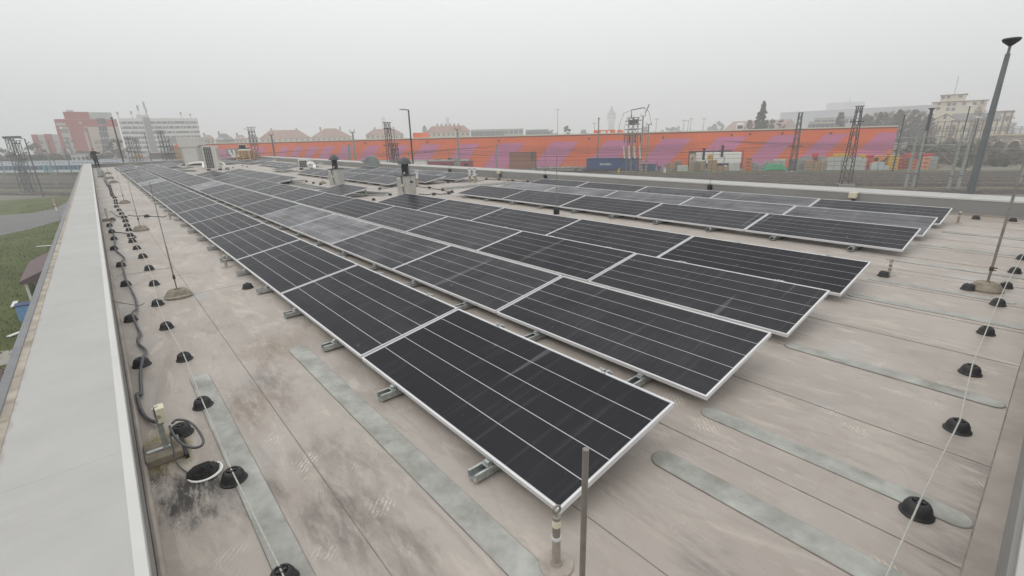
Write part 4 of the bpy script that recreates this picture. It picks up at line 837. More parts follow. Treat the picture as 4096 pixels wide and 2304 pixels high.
def A5(x0, x1, yt, yb): return (a5(x0, 0)[0], a5(x1, 0)[0], a5(0, yt)[1], a5(0, yb)[1])
def A6(x0, x1, yt, yb): return (a6(x0, 0)[0], a6(x1, 0)[0], a6(0, yt)[1], a6(0, yb)[1])
def A4(x0, x1, yt, yb): return (a4(x0, 0)[0], a4(x1, 0)[0], a4(0, yt)[1], a4(0, yb)[1])
wood(*A4(1790, 1845, 985, 1065), 'dark crate with pale lid at the left end of the goods yard', M_WOODG, upright=False, s=121.5)
wood(*A4(1860, 1925, 960, 1070), 'pallets on edge beside the blue skip', s=122)
wood(*A4(1930, 2020, 945, 1000), 'open framed crate standing on white sacks', M_WOODG, s=123.5, upright=False)
pavers(*A5(25, 165, 1000, 1065), 'low white wrapped packs left of the pallet rows', tiers=1, s=121.5)
wood(*A5(175, 240, 945, 1062), 'upright pallets, leftmost bunch before the white trailer', s=121.5)
wood(*A5(250, 315, 945, 1060), 'upright pallets, middle bunch before the white trailer', M_WOODG, s=121.5)
wood(*A5(320, 390, 945, 1060), 'upright pallets, right bunch before the white trailer', s=121.5)
wood(*A5(415, 535, 930, 1060), 'tall brown stack of flat pallets before the white trailer', M_WOOD, s=121.5, upright=False)
wood(*A5(540, 690, 1015, 1055), 'low scatter of boards under the white trailer', s=122, upright=False)
pavers(*A5(690, 830, 965, 1070), 'two white wrapped blocks right of the white trailer', tiers=1, s=122)
mouldings(*A5(885, 980, 905, 1078), 'orange', 'tall orange barrier stack with dark cutouts beside the trailer', 4, s=121.3)
pavers(*A5(985, 1050, 955, 1070), 'grey packs right of the tall orange barrier stack', M_PAVE2, 3, s=122)
pavers(*A5(1055, 1130, 985, 1070), 'low grey packs left of the green sheet', M_PAVE2, 3, s=122)
pavers(*A5(1135, 1250, 945, 985), 'grey slabs behind the left edge of the green sheet', M_PAVE2, 2, s=126)
pavers(*A5(1265, 1425, 915, 985), 'white slabs piled behind the green sheet', M_PAVE, 3, s=126)
# green sheet over a heap
loc, w_, h = span(*A5(1145, 1440, 978, 1068), 122); t = thing('tarpaulin_heap', loc, 'green tarpaulin thrown over a heap of goods', 'tarpaulin', YG, rz=RZ)
q = MB(); nx, ny = 16, 6; vs = []
for j in range(ny + 1):
    for i in range(nx + 1):
        fx, fy = i / nx, j / ny; prof = min(1, 4.2 * fx * (1 - fx) + .25); zz = h * prof * (1 if j else .35) * random.uniform(.86, 1.0); zz = max(.06, zz * (1 - .2 * abs(fy - .4)))
        vs.append((-w_ / 2 + w_ * fx + (0 if j else random.uniform(-.15, .15)), -.25 + 1.9 * fy + random.uniform(-.08, .08), zz if j else zz * .55))
q.add(vs, [(j * (nx + 1) + i, j * (nx + 1) + i + 1, (j + 1) * (nx + 1) + i + 1, (j + 1) * (nx + 1) + i) for j in range(ny) for i in range(nx)])
q.build('sheet', mat('green_tarpaulin', (.03, .30, .14), .5, var=.15, scale=1.5), t, smooth=True); MB().b(-w_ * .4, w_ * .4, .1, 1.3, 0, h * .55).build('goods', M_CONC, t)
pavers(*A5(1465, 1560, 910, 1065), 'dark wrapped pack under white slabs behind the lattice mast', mat('dark_wrap', (.12, .13, .12), .5), 2, s=122.5)
pavers(*A5(1580, 1660, 905, 1065), 'grey packs and slabs right of the lattice mast', M_PAVE2, 3, s=124)
wood(*A5(1662, 1775, 935, 1060), 'wide stack of brown boards between grey packs', M_WOOD, s=122.5, upright=False)
wood(*A5(1780, 1860, 950, 1058), 'left one of two open wooden crates', M_WOOD, s=122.5); wood(*A5(1865, 1940, 950, 1058), 'right one of two open wooden crates', M_WOOD, s=122.5)
pavers(*A5(1660, 1940, 880, 930), 'grey slabs lying high behind the wooden crates', M_PAVE2, 2, s=127.5)
mouldings(*A5(1775, 1850, 850, 895), 'red', 'small red barrier on top of the grey slabs', 1, s=127.4)
pavers(*A5(1945, 2130, 892, 1060), 'long white paver stack right of the wooden crates', tiers=3, s=122.5)
pavers(*A5(2135, 2380, 885, 1058), 'long white paver stack behind the nearer lattice mast', tiers=3, s=122.7)
pavers(*A6(455, 530, 912, 1055), 'white paver stack beside the tall red barrier stack', tiers=3, s=122.5)
mouldings(*A5(2045, 2255, 850, 892), 'yellow', 'yellow barriers lying high behind the white pavers', 1, s=127.4, cols=3)
mouldings(*A6(450, 535, 858, 905), 'yellow', 'single yellow barrier behind the tall red stack', 1, s=127.4)
mouldings(*A6(530, 620, 870, 1045), 'red', 'tall red barrier stack left of the orange van', 3, s=124)
mouldings(*A6(830, 945, 878, 1048), 'yellow', 'tall yellow barrier stack right of the orange van', 5, s=123)
mouldings(*A6(925, 1005, 910, 1045), 'red', 'red barrier stack touching the tall yellow one', 3, s=124)
mouldings(*A6(1010, 1090, 900, 1045), 'brown', 'brown red barrier stack behind the pole pair', 4, s=124.3)
mouldings(*A6(1030, 1180, 850, 900), 'red', 'red barriers lying high behind the pole pair', 1, s=128, cols=2)
mouldings(*A6(1115, 1200, 930, 1045), 'orange', 'orange barrier stack between the two poles', 3, s=124)
mouldings(*A6(1245, 1345, 895, 1043), 'peach', 'peach barrier stack right of the pole pair', 3, s=124)
mouldings(*A6(1235, 1415, 850, 895), 'red', 'bright red barrier lying on top right of the pole pair', 1, s=128, cols=2)
pavers(*A6(1335, 1450, 880, 1035), 'grey packs at the right end of the goods yard', M_PAVE2, 3, s=124.5)
pavers(*A6(600, 685, 960, 1052), 'white pack before the orange van, left one', tiers=1, s=122.5); pavers(*A6(690, 770, 950, 1052), 'pale blue white pack before the orange van', mat('bluish_pack', (.45, .54, .56), .6), 1, s=122.5); pavers(*A6(770, 835, 1005, 1050), 'low white pack before the tall yellow stack', tiers=1, s=122.5)
mouldings(*A6(795, 865, 800, 865), 'salmon', 'salmon pink block on top behind the orange van', 1, s=129)
# orange van
M_VAN = mat('orange_van_paint', (.66, .26, .055), .35, var=.03, coat=.4); M_GLASS = mat('dark_glass', (.02, .025, .03), .12, var=.1); M_TYRE = mat('tyre', (.02, .02, .02), .8)
def wheel(t, x, y, r, z=None, w_=.22):
    wh = MB().tube([(x, y - w_ / 2, r), (x, y + w_ / 2, r)], r, 18).build('wheel', M_TYRE, t, smooth=True); MB().tube([(x, y - w_ / 2 - .01, r), (x, y - w_ / 2 + .02, r)], r * .58, 14).build('rim', M_ALU, wh)
loc, w_, h = span(*A6(612, 845, 872, 1045), 125.5); h = min(h, 2.9); w_ = min(max(w_, 5.4), 7)
t = thing('delivery_van', loc, 'orange delivery van parked between barrier stacks', 'van', rz=RZ); hw = w_ / 2
MB().prism([(-hw, .35), (hw, .35), (hw, h * .98), (-hw * .28, h), (-hw * .62, h * .92), (-hw * .86, h * .58), (-hw, h * .45)], 'y', 0, 2.0).build('body', M_VAN, t, bevel=.06)
MB().prism([(-hw * .66, h * .60), (-hw * .30, h * .60), (-hw * .30, h * .86), (-hw * .52, h * .86)], 'y', -.02, .0).build('side_window', M_GLASS, t)
MB().prism([(-hw * .80, h * .60), (-hw * .60, h * .90), (-hw * .615, h * .905), (-hw * .815, h * .605)], 'y', .12, 1.88).build('windscreen', M_GLASS, t)
MB().tube([(-hw * .15, -.01, h * .5), (hw * .15, -.01, h * .62), (hw * .4, -.01, h * .9)], .22, 6).build('dark_logo_swoosh', M_DARK, t)
for xx in (-hw * .62, hw * .6): wheel(t, xx, .05, .36)
# white trailer at the loading bay with an advert board
(al, zt), (cl, _) = wx(*a5(265, 845)), wx(*a5(832, 826)); lt = cl - al
t = thing('semi_trailer', RA(wl + (al + cl) / 2, SW - 3.2), 'white semi-trailer parked along the loading bay of the orange warehouse', 'trailer', rz=RZ)
zt = onwall(*a5(550, 838), SW - 3.2).z - GZ; zb = onwall(*a5(550, 975), SW - 3.2).z - GZ
M_TRW = mat('white_trailer_side', (.80, .80, .74), .5, var=.03, scale=.5)
MB().b(-lt / 2, lt / 2, 0, 2.5, zb, zt).build('box_body', M_TRW, t, bevel=.04); MB().b(-lt / 2, lt / 2, .3, 2.2, zb - .3, zb).build('chassis', M_DARK, t)
for k in range(9): x = -lt / 2 + lt * (k + .5) / 9; MB().b(x - .015, x + .015, -.012, 0, zb + .1, zt - .1).build('side_rib', M_CAPW, t)
MB().b(-lt / 2, lt / 2, -.016, -.0, zb, zb + .14).build('lower_rail', M_ALU, t)
for x in (lt * .18, lt * .27, lt * .36): wheel(t, x, .3, zb * .42)
MB().b(-lt * .35, -lt * .33, .3, .5, 0, zb).b(-lt * .35, -lt * .33, 2, 2.2, 0, zb).build('landing_leg', M_DARK, t)
loc, w_, h = span(*A5(190, 265, 850, 962), 128.5); p = onwall(*a5(227, 850), 128.5); p2 = onwall(*a5(227, 962), 128.5)
t = thing('advert_board', RA(p.x, 128.5, GZ), 'framed advert board with a brown picture at the left end of the trailer', 'advert board', rz=RZ); z0, z1 = p2.z - GZ, p.z - GZ
MB().b(-w_ / 2, w_ / 2, 0, .1, z0, z1).build('board', mat('board_cream', (.55, .50, .40), .6), t); MB().b(-w_ / 2, -w_ / 2 + .1, -.04, .11, 0, z1).b(w_ / 2 - .1, w_ / 2, -.04, .11, 0, z1).b(-w_ / 2 + .1, w_ / 2 - .1, -.04, .11, z1 - .1, z1).build('frame', M_WOODG, t)
MB().prism([(-w_ * .22, z0 + .5), (w_ * .15, z0 + .3), (w_ * .3, z0 + 1.6), (w_ * .05, z1 - .7), (-w_ * .2, z1 - 1.2)], 'y', -.02, 0).build('picture', mat('brown_print', (.30, .12, .05), .6), t)
loc, w_, h = span(*A5(420, 490, 862, 930), 123); p = onwall(*a5(455, 862), 123); p2 = onwall(*a5(455, 930), 123)
t = thing('advert_sign', RA(p.x, 123, GZ), 'small orange sign leaning on top of the tall brown pallet stack', 'sign', rz=RZ + .1); z0, z1 = p2.z - GZ, p.z - GZ
MB().b(-w_ / 2, w_ / 2, 0, .08, z0, z1).build('panel', M_CRATES['yellow'], t, bevel=.05); MB().prism([(-w_ * .3, z0 + .3), (-.05, z0 + .35), (w_ * .3, z1 - .6), (w_ * .15, z1 - .3), (-w_ * .3, z0 + .7)], 'y', -.02, 0).build('printed_bar', M_CRATES['brown'], t); MB().b(-.05, .05, .08, .18, 0, z1 - .2).build('post', M_WOODG, t)
# ------------------------------------------------------------------ rolling stock on the siding
ST = 118.2
def lx(px, py, s=ST): return onwall(px, py, s)
def onrail(px0, px1, py, s=ST): a, c = lx(px0, py, s).x, lx(px1, py, s).x; return (a + c) / 2, c - a
def bogie(t, x, w_=2.6, axles=2, r=.46):
    MB().b(x - w_ / 2, x + w_ / 2, -1.0, 1.0, .62 + .5, .62 + .8).build('bogie_frame', M_DARK, t)
    for k in range(axles): xx = x - w_ * .34 + k * w_ * .68 / max(1, axles - 1); MB().tube([(xx, -.8, .56 + r), (xx, .8, .56 + r)], r, 16).build('wheelset', M_RAIL, t, smooth=True)
M_BLUE = mat('blue_container', (.022, .06, .20), .5, var=.15, scale=.6); M_NAVY = mat('navy_trim', (.012, .03, .10), .5)
cx, cw = onrail(a4(800, 0)[0], a4(1462, 0)[0], 660); zt = lx(*a4(1100, 905)).z - GZ; zb = lx(*a4(1100, 1052)).z - GZ
t = thing('flat_wagon', RA(cx, ST), 'flat wagon carrying the blue container on the siding', 'wagon', rz=RZ)
MB().b(-cw / 2 - .6, cw / 2 + .6, -1.3, 1.3, zb - .38, zb - .04).build('deck', M_DARK, t); bogie(t, -cw * .34); bogie(t, cw * .34); MB().b(-cw * .15, cw * .15, -1.2, 1.2, .9, zb - .4).build('under_box', M_FR, t)
t = thing('shipping_container', RA(cx, ST, GZ + zb), 'blue container lettered in white riding on the flat wagon', 'container', rz=RZ); hc = zt - zb
MB().b(-cw / 2, cw / 2, -1.22, 1.22, 0, hc).build('shell', M_BLUE, t)
MB().b(-cw / 2, cw / 2, -1.27, -1.22, 0, .18).b(-cw / 2, cw / 2, -1.27, -1.22, hc - .16, hc).b(-cw / 2, -cw / 2 + .16, -1.27, -1.22, .18, hc - .16).b(cw / 2 - .16, cw / 2, -1.27, -1.22, .18, hc - .16).build('corner_frame', M_NAVY, t)
n = int(cw / .42)
for k in range(n): x = -cw / 2 + .3 + k * (cw - .6) / n; MB().b(x, x + .2, -1.25, -1.22, .2, hc - .18).build('rib', M_BLUE, t)
def lettering(name, txt, size, loc, parent, m_, ext=.01, shear=0.0, rot=None):
    cu = bpy.data.curves.new(name, 'FONT'); cu.body = txt; cu.size = size; cu.extrude = ext; cu.align_x = 'CENTER'; cu.align_y = 'CENTER'; cu.shear = shear; cu.offset = size * .018
    tmp = bpy.data.objects.new(name, cu); COL.objects.link(tmp); dg = bpy.context.evaluated_depsgraph_get(); dg.update()
    me = bpy.data.meshes.new_from_object(tmp.evaluated_get(dg)); bpy.data.objects.remove(tmp); me.materials.clear(); me.materials.append(m_)
    o = put(name, me, parent, loc=loc); o.rotation_euler = rot or (math.pi / 2, 0, 0)
    return o
tx = lx(*a4(1040, 985)).x - cx; tz = lx(*a4(1040, 985)).z - GZ - zb; tw = lx(*a4(1118, 985)).x - lx(*a4(962, 985)).x
lettering('container_lettering', 'SKANSKA', tw / 4.55, (tx, -1.29, tz), t, M_WHITE, .015, .12)
MB().b(cw * .17, cw * .22, -1.0, 1.0, hc, hc + .35).build('roof_fitting', M_CRATES['orange'], t)
# open blue skip
sx_, sw_ = onrail(a4(1500, 0)[0], a4(1690, 0)[0], 676, 123.5); zt = onwall(*a4(1600, 985), 123.5).z - GZ
t = thing('skip', RA(sx_, 123.5), 'open blue skip right of the striped poles', 'skip', rz=RZ); MB().prism([(-sw_ / 2 + .3, .1), (sw_ / 2 - .3, .1), (sw_ / 2, zt), (-sw_ / 2, zt)], 'y', -1.1, 1.1).build('tub', mat('faded_blue_steel', (.06, .13, .24), .55, var=.25, scale=.8), t, bevel=.03); MB().b(-sw_ / 2 - .05, sw_ / 2 + .05, -1.15, 1.15, zt - .1, zt + .02).build('rim', M_NAVY, t)
for k in range(6): x = -sw_ / 2 + .5 + k * (sw_ - 1) / 5; MB().b(x - .05, x + .05, -1.14, -1.1, .15, zt - .1).build('stiffener', M_NAVY, t)
sx_, sw_ = onrail(a4(1695, 0)[0], a4(1750, 0)[0], 676, 122.3); zt = onwall(*a4(1720, 1010), 122.3).z - GZ
t = thing('skip', RA(sx_, 122.3), 'small blue tub beside the open blue skip', 'skip', rz=RZ); MB().prism([(-sw_ / 2 + .4, .1), (sw_ / 2 - .3, .1), (sw_ / 2, zt), (-sw_ / 2, zt)], 'y', -.9, .9).build('tub', M_BLUE, t, bevel=.03); MB().b(-sw_ / 2, -sw_ / 2 + .1, -.1, .0, zt - .1, zt + 1.2).build('tipping_arm', M_NAVY, t)
# red locomotive
lc_, lw_ = onrail(a3(1015, 0)[0], a3(1570, 0)[0], 655); zt = lx(*a3(1300, 928)).z - GZ
M_LOCO = mat('burgundy_paint', (.30, .022, .04), .45, var=.15, scale=.5); M_LGREY = mat('loco_grey', (.21, .21, .19), .55, var=.15, scale=.8)
t = thing('locomotive', RA(lc_, ST), 'burgundy diesel locomotive with grey roof before the orange warehouse', 'locomotive', rz=RZ); h2 = lw_ / 2
MB().b(-h2, h2, -1.35, 1.35, .9, 1.35).build('frame', M_DARK, t); MB().b(-h2 + .15, h2 - .1, -1.3, 1.3, 1.35, zt * .9).build('body', M_LOCO, t, bevel=.08)
MB().prism([(-1.3, zt * .9), (1.3, zt * .9), (.95, zt), (-.95, zt)], 'x', -h2 + .3, h2 - .3).build('roof', M_LGREY, t); MB().b(-.4, .4, -.4, .4, zt, zt + .45).build('exhaust', M_DARK, t); MB().b(-h2 * .7, -h2 * .4, -.5, .5, zt, zt + .2).b(h2 * .1, h2 * .5, -.5, .5, zt, zt + .2).build('roof_vents', M_LGREY, t)
for k in range(7): x = -h2 * .5 + k * h2 * .13; MB().b(x, x + h2 * .08, -1.33, -1.28, zt * .60, zt * .74).build('side_grille', M_DARK, t)
MB().b(h2 * .28, h2 * .5, -1.34, -1.28, 1.4, zt * .98).build('grey_cab_panel', M_LGREY, t); MB().b(h2 * .72, h2 * .9, -1.33, -1.28, zt * .58, zt * .74).build('cab_window', M_GLASS, t); MB().b(-h2 * .93, -h2 * .8, -1.33, -1.28, zt * .58, zt * .74).build('cab_window', M_GLASS, t)
for sg in (-1, 1): bogie(t, sg * h2 * .62, 3.6, 3)
# low flat cars and covered vans left of it
for px0, px1, pt, m_, lab, r_ in ((a3(360, 0)[0], a3(620, 0)[0], a3(0, 935)[1], M_TRW, 'pale covered goods van behind the mushroom vent', M_LGREY), (a3(640, 0)[0], a3(765, 0)[0], a3(0, 935)[1], mat('bright_blue_hoarding', (.04, .22, .48), .5, var=.3, scale=.6), 'bright blue goods van behind the nearer mushroom vent', M_BLUE), (a3(775, 0)[0], a3(1000, 0)[0], a3(0, 930)[1], M_TRW, 'white goods van with small adverts left of the locomotive', M_LGREY)):
    c_, w_ = onrail(px0, px1, 655, 121.5); zt = lx((px0 + px1) / 2, pt, 121.5).z - GZ
    t = thing('goods_van', RA(c_, 121.5), lab, 'goods van', 'goods vans on the siding', rz=RZ); MB().b(-w_ / 2, w_ / 2, -1.3, 1.3, .5, zt - .2).build('body', m_, t, bevel=.03); MB().prism([(-1.35, zt - .2), (1.35, zt - .2), (.6, zt), (-.6, zt)], 'x', -w_ / 2 - .05, w_ / 2 + .05).build('roof', r_, t)
    for k in (-.35, .35): MB().tube([(w_ * k, -.8, .45), (w_ * k, .8, .45)], .44, 14).build('wheelset', M_RAIL, t, smooth=True)
    if m_ is M_TRW: MB().b(-w_ * .3, -w_ * .18, -1.33, -1.3, 1.2, zt - .7).build('advert', M_CRATES['yellow'], t); MB().b(w_ * .0, w_ * .25, -1.33, -1.3, 1.6, zt - 1.0).build('advert', mat('pale_orange_print', (.66, .45, .22), .6), t)
c_, w_ = onrail(a4(150, 0)[0], a4(780, 0)[0], 676); zt = lx(*a4(450, 1025)).z - GZ
t = thing('flat_wagon', RA(c_, ST), 'empty grey flat wagon left of the blue container', 'wagon', rz=RZ); MB().b(-w_ / 2, w_ / 2, -1.3, 1.3, 1.05, 1.3).build('deck', M_LGREY, t); MB().b(-w_ / 2, w_ / 2, -1.35, -1.3, 1.3, zt).b(-w_ / 2, w_ / 2, 1.3, 1.35, 1.3, zt).build('side_board', M_SHAFT, t); bogie(t, -w_ * .38); bogie(t, w_ * .38)
for k in range(9): x = -w_ / 2 + .2 + k * (w_ - .4) / 8; MB().b(x - .06, x + .06, -1.4, -1.35, 1.1, zt + .1).build('stanchion', M_DARK, t)
# low yard fence in front of the wall
t = thing('yard_fence', RA(lx(2300, 660, 131).x, 131), 'low grey wire fence before the orange wall left of the container', 'fence', rz=RZ); L2 = 26
for k in range(15): x = -L2 + 2 * L2 * k / 14; MB().b(x - .05, x + .05, -.05, .05, 0, 1.9).build('post', M_LGREY, t)
for z in (.4, 1.0, 1.6, 1.85): MB().b(-L2, L2, -.02, .02, z, z + .05).build('wire_rail', M_LGREY, t)
# passenger trains on the far left
M_TBLUE = mat('train_blue', (.03, .16, .30), .45, var=.1, scale=.4); M_TWHITE = mat('train_white', (.58, .62, .62), .45, var=.06); M_TGREY = mat('train_roof', (.33, .36, .40), .5, var=.08)
def coach(l, s, ln, h, body, band, winm, label, door, zwin, low=None):
    t = thing('passenger_coach', RA(l, s), label, 'train coach', 'coaches of the parked trains', rz=RZ); a = ln / 2
    MB().b(-a, a, -1.4, 1.4, 1.1, h * .86).build('body', body, t, bevel=.1); MB().prism([(-1.4, h * .86), (1.4, h * .86), (1.0, h), (-1.0, h)], 'x', -a, a).build('roof', M_TGREY, t)
    MB().b(-a, a, -1.42, -1.395, zwin[0] - .15, zwin[1] + .15).build('window_band', band, t)
    n = 11
    for k in range(n): x = -a * .82 + 2 * a * .82 * k / (n - 1); MB().b(x - .6, x + .6, -1.44, -1.4, zwin[0], zwin[1]).build('window', winm, t)
    for sg in (-1, 1): MB().b(sg * a * .93 - .5, sg * a * .93 + .5, -1.44, -1.4, 1.25, h * .8).build('door', door, t); bogie(t, sg * a * .72)
    MB().b(-a, a, -1.425, -1.4, 1.12, 1.9).build('lower_panel', low or M_TWHITE, t)
    MB().b(-a * .5, a * .5, -1.2, 1.2, .7, 1.1).build('underframe', M_DARK, t)
    return t
lt0 = onwall(470, 690, 119.5).x
for k in range(6): coach(lt0 - 14 - 26.6 * k, 118.2, 26, 4.0, M_TBLUE, M_TBLUE, M_GLASS, '%s blue and white coach from the parapet end of the nearer train' % nth(k), mat('teal_door', (.03, .25, .30), .5), (2.2, 3.1))
for k in range(6): coach(lt0 + 10 - 25.2 * k, 125.5, 24.6, 4.6, M_TWHITE, M_TWHITE, M_TBLUE, '%s white coach with blue windows from the parapet end of the rear train' % nth(k), M_TBLUE, (3.0, 4.0))
# ================================================================== masts, poles, lamps, signals, wires
M_MAST = mat('mast_grey_paint', (.11, .12, .12), .6, var=.2, scale=1.2); M_MDARK = mat('mast_dark', (.04, .04, .045), .65, var=.25, scale=1.2); M_POLE = mat('concrete_pole', (.27, .285, .27), .85, var=.12, scale=1.0); M_GREENP = mat('green_grey_mast', (.165, .18, .18), .55, var=.12, scale=2.0)
def foot_from(px, py_base, s=None, dep=None):
    if s is not None: v = onwall(px, py_base, s); return RA(v.x, s)
    if dep is not None: p = at_depth(px, py_base, dep); return Vector((p.x, p.y, GZ))
    return G(px, py_base)
def lattice(p, ztop, wb, wt, label, m_=None, rzz=None, thick=.07, extra=None):
    t = thing('lattice_mast', (p.x, p.y, GZ), label, 'lattice mast', 'lattice masts along the tracks', rz=RZ if rzz is None else rzz); h = ztop - GZ; m_ = m_ or M_MAST
    n = max(5, int(h / (wb * 1.15)))
    def cor(f, k): w_ = (wb + (wt - wb) * f) / 2; return Vector(((w_, -w_, -w_, w_)[k], (w_, w_, -w_, -w_)[k], h * f))
    for k in range(4): MB().tube([cor(0, k), cor(1, k)], thick, 4).build('corner_leg', m_, t)
    q = MB()
    for i in range(n):
        f0, f1 = i / n, (i + 1) / n
        for k in range(4):
            a, c = (k, (k + 1) % 4) if i % 2 else ((k + 1) % 4, k); q.tube([cor(f0, a), cor(f1, c)], thick * .7, 4, cap=False)
            if i % 3 == 0: q.tube([cor(f0, k), cor(f0, (k + 1) % 4)], thick * .5, 4, cap=False)
    o = q.build('lattice_bracing', m_, t); o['kind'] = 'stuff'
    MB().b(-wt * .8, wt * .8, -wt * .8, wt * .8, h, h + .1).build('top_plate', m_, t)
    MB().b(-wb * .8, wb * .8, -wb * .8, wb * .8, 0, .35).build('footing', M_POLE, t)
    if extra: extra(t, h)
    return t
def arms(*zs):
    def f(t, h):
        for z, l in zs: MB().b(-l if l > 0 else l * 0, l if l > 0 else -l, -.08, .08, h - z - .08, h - z + .08).build('cross_arm', M_MDARK, t)
    return f
def pole(p, ztop, r, label, m_=None, head=None, lean=0, group='poles along the tracks', cat='pole', name='track_pole', az=None):
    t = thing(name, (p.x, p.y, GZ), label, cat, group, rz=RZ if az is None else az); h = ztop - GZ; m_ = m_ or M_POLE
    MB().lathe([(0, 0), (r * 1.15, 0), (r, h * .02), (r * .72, h), (0, h)], n=14).build('shaft', m_, t, smooth=True)
    MB().lathe([(0, h * .28), (r * 1.12, h * .28), (r * 1.12, h * .28 + .12), (0, h * .28 + .12)], n=14).build('band', M_MDARK, t)
    if head == 'lamp':
        MB().tube([(0, 0, h - .1), (-.3, 0, h + .02), (-1.0, 0, h + .06)], .06, 6).build('arm', m_, t, smooth=True); MB().lathe([(0, 0), (.16, .02), (.2, .07), (.12, .13), (0, .14)], c=(-1.15, 0, h), n=12, sy=.6).build('lamp_head', M_LGREY, t, smooth=True)
    elif head == 'mushroom':
        MB().lathe([(0, h), (.06, h), (.07, h + .12), (.34, h + .32), (.36, h + .38), (.2, h + .42), (0, h + .44)], n=18).build('lamp_head', M_MDARK, t, smooth=True); MB().lathe([(0, h + .40), (.3, h + .40), (.18, h + .52), (0, h + .55)], n=18).build('lens', mat('frosted_lens', (.6, .65, .62), .3), t, smooth=True)
    elif head == 'flat':
        MB().lathe([(0, h), (.1, h), (.55, h + .12), (.5, h + .22), (0, h + .26)], n=16).build('lamp_head', M_WHITE, t, smooth=True)
    elif head == 'horn':
        MB().b(-.55, .55, -.06, .06, h, h + .1).build('cross_head', M_MDARK, t)
        for sg in (-.45, .45): MB().tube([(sg, 0, h + .1), (sg, 0, h + .6)], .04, 6).build('insulator', M_MDARK, t)
    elif head == 'cap': MB().lathe([(0, h), (r * .9, h), (r * 1.6, h + .15), (r * 1.6, h + .22), (0, h + .25)], n=12).build('cap', M_MDARK, t)
    return t
# tall green-grey mast close behind the grey parapet
d = ray(3880, 772); p = Vector((d.x / d.y * 17.6, 17.6, GZ)); zt = z_at(p.x, p.y, 185)
t = thing('lighting_mast', tuple(p), 'tall grey lighting mast with a mushroom head just behind the grey parapet', 'lamp post'); h = zt - GZ
MB().lathe([(0, 0), (.125, 0), (.11, h * .3), (.085, h * .7), (.05, h * .985), (0, h * .985)], n=20).build('shaft', M_GREENP, t, smooth=True); MB().tube([(0, 0, h * .98), (0, 0, h + .02)], .028, 10).build('neck', M_GREENP, t, smooth=True)
MB().lathe([(0, h), (.03, h), (.15, h + .1), (.18, h + .15), (.165, h + .18), (0, h + .18)], n=22).build('lamp_head', M_MDARK, t, smooth=True); MB().lathe([(0, h + .2), (.15, h + .175), (.1, h + .22), (0, h + .25)], n=20).build('lens', mat('frosted_lens', (.6, .65, .62), .3), t, smooth=True)
# right side
def zt_of(p, px, py): return z_at(p.x, p.y, py)
p = foot_from(*a5(2185, 1270)); lattice(p, zt_of(p, *a5(2360, 245)), 1.35, .6, 'nearer dark lattice mast in front of the white pavers', M_MDARK, extra=arms((2.2, .9)))
p = foot_from(*a5(1500, 1105)); lattice(p, zt_of(p, *a5(1595, 330)), 1.2, .55, 'lattice mast right of the green tarpaulin', M_MDARK, extra=arms((3.2, 1.0), (6.5, 1.4)))
c1, c2 = foot_from(*a4(1330, 1120)), foot_from(*a4(1390, 1130))
def busy(t, h):
    for z, l in ((.6, 1.2), (1.4, 1.0), (2.4, 1.3), (3.6, 1.4), (9.0, 1.0)): MB().b(-l, l, -.1, .1, h - z, h - z + .16).build('cross_arm', M_MAST, t)
    for k in range(5): MB().tube([(-1.2 + .6 * k, 0, h - 3.6), (-1.2 + .6 * k, 0, h - 5.2)], .09, 6).build('insulator', M_MDARK, t)
    MB().b(-.5, .5, -.5, .5, h - 1.2, h - .3).build('transformer', M_MAST, t)
    for k in range(3): MB().tube([(-1.3 + 1.2 * k, -.6, h * .52), (-1.0 + 1.2 * k, -.6, h * .3)], .13, 6).build('white_cable_guard', M_WHITE, t)
lattice(c1, zt_of(c1, *a4(1330, 400)), 1.25, .95, 'left one of the two lattice masts beside the blue container', M_GREENP, extra=busy)
def busy2(t, h):
    busy(t, h); MB().tube([(-1.0, 0, h), (-1.0, 0, h + 1.6), (1.6, 0, h + 2.0), (1.9, 0, h + .9), (2.6, 0, h + 2.6)], .1, 6).build('top_bracket', M_MDARK, t)
    MB().tube([(-1.0, 0, h + 1.6), (-2.6, 0, h + 1.0), (-3.4, 0, h - 1.2), (-3.6, 0, h - 4)], .045, 6).tube([(-.6, 0, h + .4), (-1.8, 0, h + .1), (-2.4, 0, h - 2), (-2.5, 0, h - 5)], .045, 6).tube([(1.6, 0, h + 2.0), (2.6, .3, h + 1.2), (3.4, .6, h - 1.6)], .045, 6).build('drooping_cable', M_LGREY, t, smooth=True)
lattice(c2, zt_of(c2, *a4(1410, 390)), 1.35, 1.05, 'right one of the two lattice masts beside the blue container', M_GREENP, extra=busy2)
M_STRIPE = mat('hazard_yellow', (.60, .42, .05), .6); 
for px0, px1, py0, lab in ((1478, 1530, 370, 'left'), (1500, 1522, 480, 'right')):
    p = foot_from(*a4(px0, 1132), s=None); p = p + DV * (.0 if lab == 'left' else .9); zt = zt_of(p, *a4(px1, py0)); t = pole(p, zt, .2, 'pale pole with yellow and black striped foot, %s of the two' % lab, M_POLE, 'horn')
    for k in range(8):
        MB().lathe([(0, .2 + k * .33), (.245, .2 + k * .33), (.245, .36 + k * .33), (0, .36 + k * .33)], n=14).build('hazard_band', M_STRIPE if k % 2 else M_DARK, t)
def cube_arm(p, z, l, label): t = thing('cross_beam', tuple(p), label, 'beam', rz=RZ)
p = foot_from(*a4(930, 1105)); pole(p, zt_of(p, *a4(950, 405)), .17, 'slim grey mast in front of the blue container', M_GREENP, 'cap')
